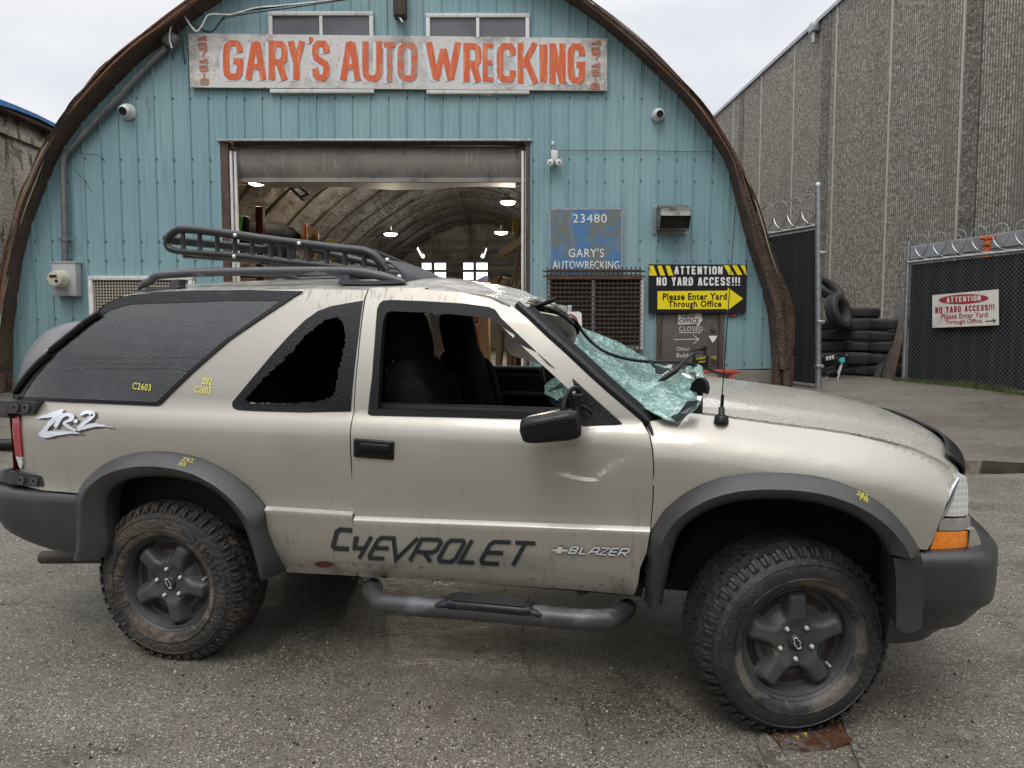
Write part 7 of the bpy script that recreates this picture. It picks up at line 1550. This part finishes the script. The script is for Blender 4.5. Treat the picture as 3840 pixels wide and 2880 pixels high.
# --- side step
stp = [C('c8', 345, 545, .70), C('c8', 330, 580, .84), C('c8', 380, 640, .955), C('c8', 520, 662, .985), C('c8', 900, 690, .99), C('c8', 1300, 722, .99), C('c8', 1650, 752, .985), C('c8', 1830, 752, .96), C('c8', 1890, 735, .88), C('c8', 1960, 680, .72)]
for side in (1, -1):
    mb = MB(); mb.tube([(p[0], p[1] * side, p[2]) for p in catmull(stp, 6)], .037, 14); sb_ = mb.build('side_step', M['stepgrey'], car, 60, local=True)
    mb = MB(); a_, b_ = C('c8', 745, 640, .985), C('c8', 1440, 690, .985); mid_ = (a_ + b_) / 2; L_ = (b_ - a_)[0]; 
    mb.rbox((mid_[0], -side * .985, mid_[2] + .003), (L_ * .80, .088, .038), .016)
    for k in range(7): mb.rbox((mid_[0], -side * (.950 + .0115 * k), mid_[2] + .0235), (L_ * .66, .006, .006), .002)
    for s in (-1, 1): mb.rbox((mid_[0] + s * L_ * .42, -side * .985, mid_[2] - .004), (L_ * .16, .082, .03), .014, Matrix.Rotation(s * .22, 3, 'Y'))
    mb.build('step_pad', M['black'], sb_, 50, local=True)
    for uu in (-.30, .50): mb = MB(); mb.rbox((uu, -side * .70, .42), (.04, .22, .035), .01, Matrix.Rotation(side * -.3, 3, 'X')); mb.build('step_bracket', M['blackmatte'], sb_, local=True)
# --- underbody, inner arches, cabin
mb = MB(); mb.box((-.15, 0, .50), (3.4, 1.0, .10)); mb.box((-.05, 0, .455), (1.55, 1.50, .06)); mb.box((0, -.4, .40), (3.6, .08, .12)); mb.box((0, .4, .40), (3.6, .08, .12)); mb.build('chassis', M['blackmatte'], car, local=True)
for u_ in (-1.2765, 1.2765):
    mb = MB(); mb.tube([(u_, -.72, .34), (u_, .72, .34)], .045, 10); mb.lathe([(0, -.12), (.11, -.08), (.11, .08), (0, .12)], 16, (u_, .1, .34)); mb.build('axle', M['blackmatte'], car, 60, local=True)
    for side in (1, -1):
        mb = MB(); 
        def arch(a, b): th = math.pi * a; return (u_ + .455 * math.cos(th), -side * (.812 - .30 * b), .46 + .40 * math.sin(th))
        mb.grid(arch, 26, 3); mb.grid(lambda a, b: (lambda p: (u_ + (p[0] - u_) * b, p[1], .46 + (p[2] - .46) * b))(arch(a, 1)), 26, 2); mb.build('wheel_well', M['blackmatte'], car, 60, local=True)
mb = MB()
mb.box((-.65, 0, .60), (2.75, 1.52, .04)); mb.box((.70, 0, .85), (.04, 1.5, .5))
for side in (1, -1):
    mb.add([(-2.0, side * .76, .6), (-.42, side * .78, .6), (-.42, side * .755, 1.10), (-2.0, side * .74, 1.10)], [(0, 1, 2, 3)])
    mb.add([(-.42, side * .795, .55), (.70, side * .795, .55), (.70, side * .765, 1.10), (-.42, side * .765, 1.10)], [(0, 1, 2, 3)])
mb.build('cabin_trim', M['interior'], car, local=True)
for side in (1, -1):
    mb = MB(); mb.rbox((.13, side * .735, .88), (1.05, .07, .52), .03) ; mb.rbox((.10, side * .70, 1.0), (.55, .06, .05), .02)
    if side > 0: mb.rbox((.15, .735, 1.14), (1.0, .055, .06), .02)
    mb.build('door_trim', M['interior'], car, 50, local=True)
def pillow(mb, c, d, e=.35, rot=None, n=24, m=14, tap=0.):
    def f(a, b):
        th = 2 * math.pi * a; ph_ = math.pi * (b - .5); cp_ = abs(math.cos(ph_)) ** e; sx_ = math.copysign(abs(math.sin(ph_)) ** e, math.sin(ph_)); g = 1 - tap * (sx_ + 1) / 2
        v = Vector((d[0] / 2 * cp_ * math.copysign(abs(math.cos(th)) ** e, math.cos(th)) * g, d[1] / 2 * cp_ * math.copysign(abs(math.sin(th)) ** e, math.sin(th)) * g, d[2] / 2 * sx_))
        return tuple((rot @ v if rot is not None else v) + Vector(c))
    mb.grid(f, n, m, True)
rs_ = Matrix.Rotation(-.20, 3, 'Y')
for side in (1, -1):
    st_ = bpy.data.objects.new('front_seat', None); COL.objects.link(st_); st_.parent = car; st_.empty_display_size = .1
    y = -side * .37
    mb = MB(); pillow(mb, (-.27, y, 1.02), (.20, .50, .58), .45, rs_, tap=.10)
    for s in (-1, 1): pillow(mb, (-.215, y + s * .20, .98), (.15, .12, .50), .6, rs_)
    for k in range(5): pillow(mb, (-.195, y + (k - 2) * .055, .99), (.07, .05, .34), .7, rs_)
    mb.build('seat_back', M['fabric'], st_, 70, local=True)
    mb = MB(); pillow(mb, (-.335, y, 1.385), (.15, .29, .235), .5, rs_, tap=.06); pillow(mb, (-.315, y, 1.29), (.12, .2, .1), .5, rs_); mb.build('head_rest', M['fabric'], st_, 70, local=True)
    mb = MB(); pillow(mb, (.02, y, .80), (.52, .50, .16), .45); mb.build('seat_base', M['fabric'], st_, 70, local=True)
mb = MB(); pillow(mb, (-1.02, 0, 1.0), (.18, 1.2, .55), .4, rs_); pillow(mb, (-.80, 0, .78), (.45, 1.2, .16), .4); mb.build('rear_bench', M['fabric'], car, 70, local=True)
mb = MB(); pillow(mb, (.56, 0, .99), (.36, 1.46, .24), .4); pillow(mb, (.42, .37, 1.02), (.12, .40, .14), .5); ds = mb.build('dashboard', M['interior'], car, 70, local=True)
mb = MB(); rot = Matrix.Rotation(-.45, 3, 'Y'); mb.tube([tuple(rot @ Vector((0, .185 * math.cos(a), .185 * math.sin(a))) + Vector((.22, .37, 1.03))) for a in np.linspace(0, 6.283, 33)[:-1]], .014, 8, True); mb.rbox((.24, .37, 1.02), (.05, .16, .13), .03, rot); mb.tube([(.24, .37, 1.02), (.42, .37, .95)], .03, 8); mb.build('steering_wheel', M['interior'], ds, 60, local=True)
mb = MB()
def vis(pts, w0, w1, th): P_ = [C('A6' if pts[0][0] == 'a' else 'c6', p[1], p[2], w0 + (w1 - w0) * i / (len(pts) - 1)) for i, p in enumerate(pts)]; mb.poly([tuple(p) for p in P_], (th, 0, -th * .4))
vis([('a', 818, 340), ('a', 830, 430), ('a', 850, 455), ('a', 960, 490), ('a', 1048, 520), ('a', 1040, 490), ('a', 985, 440), ('a', 905, 402), ('a', 870, 352), ('a', 830, 320)], .50, .50, .02)
mb.build('sun_visor', M['beige'], car, 40, local=True)
mb = MB(); vis([('c', 215, 225), ('c', 330, 232), ('c', 480, 262), ('c', 575, 312), ('c', 630, 380), ('c', 645, 430), ('c', 640, 470), ('c', 632, 560), ('c', 600, 580), ('c', 520, 520), ('c', 380, 400)], .34, .22, .02); mb.build('sun_visor', M['beige'], car, 40, local=True)
mb = MB(); p = C('c6', 598, 440, .26); mb.lathe([(.016, -.02), (.012, 0), (.016, .02)], 12, tuple(p)); mb.tube([p, C('c6', 560, 400, .26)], .006, 6); mb.build('visor_hook', M['seal'], car, 60, local=True)

# --- roof rails
for side in (1, -1):
    def RLp(k, x, y): u_, z_ = onw(*SP(k, [(x, y)])[0], .52); return (u_, -side * .52, z_)
    mb = MB(); bar = [RLp('c3', 1560, 130), RLp('c3', 1620, 75), RLp('c3', 1700, 35)] + [RLp('c5', -20, 408), RLp('c5', 150, 392), RLp('c5', 400, 382), RLp('c5', 700, 376), RLp('c5', 1000, 373), RLp('c5', 1300, 373), RLp('c5', 1480, 380), RLp('c5', 1620, 402), RLp('c5', 1740, 432), RLp('c5', 1840, 456)]
    B_ = catmull(bar, 4); n = len(B_); rad = [min(.019, .008 + .011 * min(i, n - 1 - i) / 5) for i in range(n)]; mb.tube(B_, rad, 10); rl = mb.build('roof_rail', M['railgrey'], car, 60, local=True)
    for a_ in ([('c3', 1520, 162), ('c3', 1650, 135), ('c3', 1720, 120), ('c3', 1760, 108), ('c3', 1940, 100), ('c3', 1985, 30), ('c3', 2045, 25), ('c3', 2055, 100), ('c3', 2065, 110), ('c3', 1990, 132), ('c3', 1700, 152)], [('c5', 1370, 400), ('c5', 1430, 400), ('c5', 1437, 430), ('c5', 1450, 442), ('c5', 1620, 448), ('c5', 1760, 440), ('c5', 1855, 457), ('c5', 1800, 468), ('c5', 1600, 476), ('c5', 1345, 472), ('c5', 1364, 440)]):
        mb = MB(); P_ = [Vector(RLp(*q_)) + Vector((0, -side * .022, 0)) for q_ in a_]; mb.poly(P_, (0, side * .045, 0)); mb.build('rail_foot', M['railgrey'], rl, 40, local=True)
for uu in (-1.35, -.62): mb = MB(); mb.tube([(uu, -.50, 1.675), (uu, -.3, 1.695), (uu, .3, 1.695), (uu, .50, 1.675)], .016, 8); mb.build('cross_bar', M['railgrey'], car, 60, local=True)
# --- roof basket: loose and tilted, a thing of its own
bk = thing('roof_basket', 'black tubular roof basket with a small wind fairing, tilted loose on the car roof', 'roof basket', tuple(CARM @ Vector((-.9, 0, 1.70))))
def w3(p): return tuple(CARM @ Vector(p))
def BP(x, y, w): u_, z_ = onw(*SP('c5', [(x, y)])[0], w); return np.array([u_, -w, z_])
NWb = .43
up = [BP(60, 130, NWb), BP(95, 88, NWb), BP(140, 62, NWb), BP(200, 58, NWb), BP(340, 72, NWb), BP(570, 102, NWb), BP(760, 130, NWb), BP(950, 155, NWb), BP(1150, 180, NWb), BP(1300, 198, NWb), BP(1450, 214, NWb), BP(1545, 228, NWb), BP(1610, 262, NWb), BP(1660, 315, NWb), BP(1705, 370, NWb)]
lo_ = [BP(48, 170, NWb), BP(80, 208, NWb), BP(180, 228, NWb), BP(380, 243, NWb), BP(560, 258, NWb), BP(760, 280, NWb), BP(950, 304, NWb), BP(1150, 325, NWb), BP(1350, 345, NWb), BP(1480, 358, NWb), BP(1640, 372, NWb)]
# plane of the basket floor: fitted through the near rails; the far side mirrors them
def tz(u, t): return (1 - t) / 2 * float(np.interp(u, [-1.49, -.45], [.015, -.085]))   # the basket sits twisted: its far rail is high at the back, low at the front
def mir_(p): return np.array([p[0], -p[1] + .0, p[2] + tz(p[0], -1)])
mb = MB(); U1_ = catmull(up, 4); mb.tube([w3(p) for p in U1_], .0195, 10); mb.tube([w3(mir_(p)) for p in U1_], .0195, 10)
rear = [np.array([up[0][0] - .01, -NWb + .86 * t, up[0][2] + tz(up[0][0], 1 - 2 * t)]) for t in np.linspace(0, 1, 9)]; mb.tube([w3(p) for p in rear], .0195, 10); fr_ = [np.array([U1_[-22][0] * 0 + up[11][0] + .02, -NWb + .86 * t, up[11][2] + tz(up[11][0], 1 - 2 * t)]) for t in np.linspace(0, 1, 9)]; mb.tube([w3(p) for p in fr_], .0175, 10); mb.build('top_rail', M['roofblack'], bk, 60)
mb = MB(); L1_ = catmull(lo_, 4); mb.tube([w3(p) for p in [up[0]] + L1_], .016, 10); mb.tube([w3(mir_(p)) for p in [up[0]] + L1_], .016, 10); mb.tube([w3((up[0] + lo_[0]) / 2 + np.array([0, .86 * t, tz(up[0][0], 1 - 2 * t)])) for t in np.linspace(0, 1, 5)], .014, 8); mb.build('floor_rail', M['roofblack'], bk, 60)
def onrail(rail, u): return np.array([np.interp(u, [p[0] for p in rail], [p[k] for p in rail]) for k in range(3)])
for x in (175, 300, 430, 562, 692, 830, 970, 1110, 1250, 1385, 1530):
    uu = BP(x, 180, NWb)[0]; a_ = onrail(U1_[8:], uu); b_ = onrail(L1_[2:], uu)
    for s in (1, -1): mb = MB(); q0_, q1_ = (a_, b_) if s > 0 else (mir_(a_), mir_(b_)); mb.tube([w3(q0_), w3(q0_ * .8 + q1_ * .2), w3(q1_ * .8 + q0_ * .2), w3(q1_)], [.016, .0115, .0115, .016], 8); mb.build('rail_post', M['roofblack'], bk, 60)
for k in range(9):
    t = -1 + 2 * (k + .5) / 9; mb = MB(); mb.tube([w3((p[0], -NWb * t, p[2] - .01 + tz(p[0], t))) for p in (lo_[1], lo_[4], lo_[7], lo_[9])], .011, 8); mb.build('floor_slat', M['roofblack'], bk, 60)
for i in (2, 5, 8): mb = MB(); p = lo_[i]; mb.tube([w3((p[0], -NWb, p[2] - .02)), w3((p[0], NWb, p[2] - .02 + tz(p[0], -1)))], .010, 6); mb.build('floor_crossbar', M['roofblack'], bk, 60)
fa = [BP(1690, 282, NWb), BP(1720, 330, NWb), BP(1770, 400, NWb), BP(1845, 456, NWb)]
mb = MB(); 
def fair(a, b):
    t = 2 * b - 1; s = a; p0, p1 = np.array(fa[0]), np.array(fa[3]); q = p0 * (1 - s) + p1 * s; bow = .10 * (1 - t * t); return w3((q[0] + bow * (.4 + .6 * s) + .02 * math.sin(math.pi * s), -NWb * t, q[2] + .012 * (1 - t * t) + tz(q[0], t)))
mb.grid(fair, 10, 24); o = mb.build('wind_fairing', material('matte_dark_fairing', (.035, .037, .042), .5), bk, 60); md = o.modifiers.new('thickness', 'SOLIDIFY'); md.thickness = .006
for q_, nm in ((BP(1718, 290, NWb), 0), (BP(1808, 415, NWb), 0), (BP(583, 108, NWb), 0), (BP(1060, 168, NWb), 0), (BP(575, 265, NWb), 0)): mb = MB(); mb.rbox(w3(q_ + np.array([0, -.021, 0])), (.016, .012, .016), .004); mb.build('bolt', M['boltm'], bk, 50)
for x, y in ((1225, 325), (1475, 350)): p = BP(x, y, .40); mb = MB(); mb.lathe([(0, .02), (.016, .015), (.022, 0), (.02, -.02), (0, -.02)], 14, w3(p), 'z'); mb.build('clamp_knob', M['roofblack'], bk, 60)

# ------------------------------------------------------------------ drain cover by the front wheel and small stones
dc = at_g(3110, 2765); zg = G(dc[1]); dr_ = thing('drain_cover', 'rusty iron drain cover with yellow paint specks beside the front wheel', 'drain cover', (dc[0], dc[1], zg))
M['ironrust'] = material('rusty_iron', (.10, .045, .022), .45, .2, layers=[(('noise', 9, U1, .45, .58), (.16, .15, .135), .85), (('noise', 20, U1, .55, .62), (.05, .022, .012), .8), (('noise', 14, U1, .655, .675), (.75, .5, .02), 1.)], rlayers=[(('noise', 6, U1, .45, .6), .15, .8)], bump=('noise', 22, U1, .6, .012, .3, .7))
g_ = [at_g(x, y) for x, y in SP('S', [(2885, 2735), (2950, 2745), (3050, 2720), (3140, 2690), (3160, 2745), (3200, 2790), (3120, 2812), (3020, 2822), (2930, 2812), (2900, 2775)])]
mb = MB(); mb.poly([(p[0], p[1], G(p[1]) + .012) for p in g_], (0, 0, -.02)); mb.build('cover_plate', M['ironrust'], dr_)
g2_ = [at_g(x, y) for x, y in [(3145, 2680), (3185, 2695), (3300, 2900), (3255, 2960), (3190, 2800)]]
mb = MB(); mb.poly([(p[0], p[1], G(p[1]) + .010) for p in g2_], (0, 0, -.02)); mb.poly([(p[0], p[1], G(p[1]) + .009) for p in [at_g(x, y) for x, y in [(2860, 2745), (2900, 2780), (2940, 2830), (3000, 2920), (2900, 2930), (2840, 2800)]]], (0, 0, -.02)); mb.build('drain_kerb', material('sunken_concrete_edge', (.12, .108, .088), .5, layers=[(('noise', 9, U1, .42, .62), (.075, .066, .053), .9), (('cell', 90, U1, .7, .85), (.3, .28, .24), .6)], bump=('noise', 30, U1, .5, .01, .3, .7)), dr_)
mb = MB(); rs = random.Random(17)
for k in range(420):
    px, py = rs.uniform(-100, 3940), 1480 + 1440 * rs.random() ** .8; p = at_g(px, py); s = rs.uniform(.003, .0085) * (1.3 if p[1] > 5 else 1)
    bmv = [(rs.uniform(.6, 1) * s * math.cos(a), rs.uniform(.6, 1) * s * math.sin(a)) for a in np.linspace(0, 6.28, 7)[:-1]]
    zz = G(p[1]); mb.mi = 0 if rs.random() < .6 else 1
    mb.add([(p[0] + x, p[1] + y, zz) for x, y in bmv] + [(p[0] + x * .5, p[1] + y * .5, zz + s * .7) for x, y in bmv], [(i, (i + 1) % 6, (i + 1) % 6 + 6, i + 6) for i in range(6)] + [tuple(range(6, 12))])
tag(mb.build('gravel', [M['blackmatte'], material('pale_pebble', (.4, .37, .31), .7)], smooth=60), 'loose pebbles and crumbs scattered over the asphalt', 'gravel', kind='stuff')

# ------------------------------------------------------------------ behind the camera: unseen trees added to darken reflections, plus the mirrored overhead cables
rs = np.random.RandomState(9); mb = MB(); hgt = 7.5 + 3.2 * np.interp(np.arange(161), np.arange(0, 161, 8), rs.rand(21)) + .7 * rs.rand(161)
mb.grid(lambda a, b: (-45 + 90 * a + .3 * rs.rand(), -24 - 1.2 * math.sin(3.1 * b) * (1 + .4 * rs.rand()), G(-24) + hgt[int(round(a * 160))] * b + .25 * rs.rand() * b), 160, 12)
tag(mb.build('added_treeline', material('reflection_dark_trees', (.035, .04, .025), .9, layers=[(('noise', 3, U1, .4, .65), (.075, .07, .045), .9)]), smooth=60), 'unseen line of dark trees added across the road to darken reflections', kind='stuff')
for k, (z, y) in enumerate(((9.4, -7.5), (10.3, -7.8), (11.6, -8.2))):
    mb = MB(); mb.tube([(x, y, z - 1.1 + 1.1 * (x / 22) ** 2 + .02 * x) for x in np.linspace(-24, 24, 40)], .03, 5)
    tag(mb.build('power_cable', M['black'], smooth=60), ('lowest', 'middle', 'highest')[k] + ' overhead cable, seen mirrored in the rear side glass', 'cable', 'overhead cables')
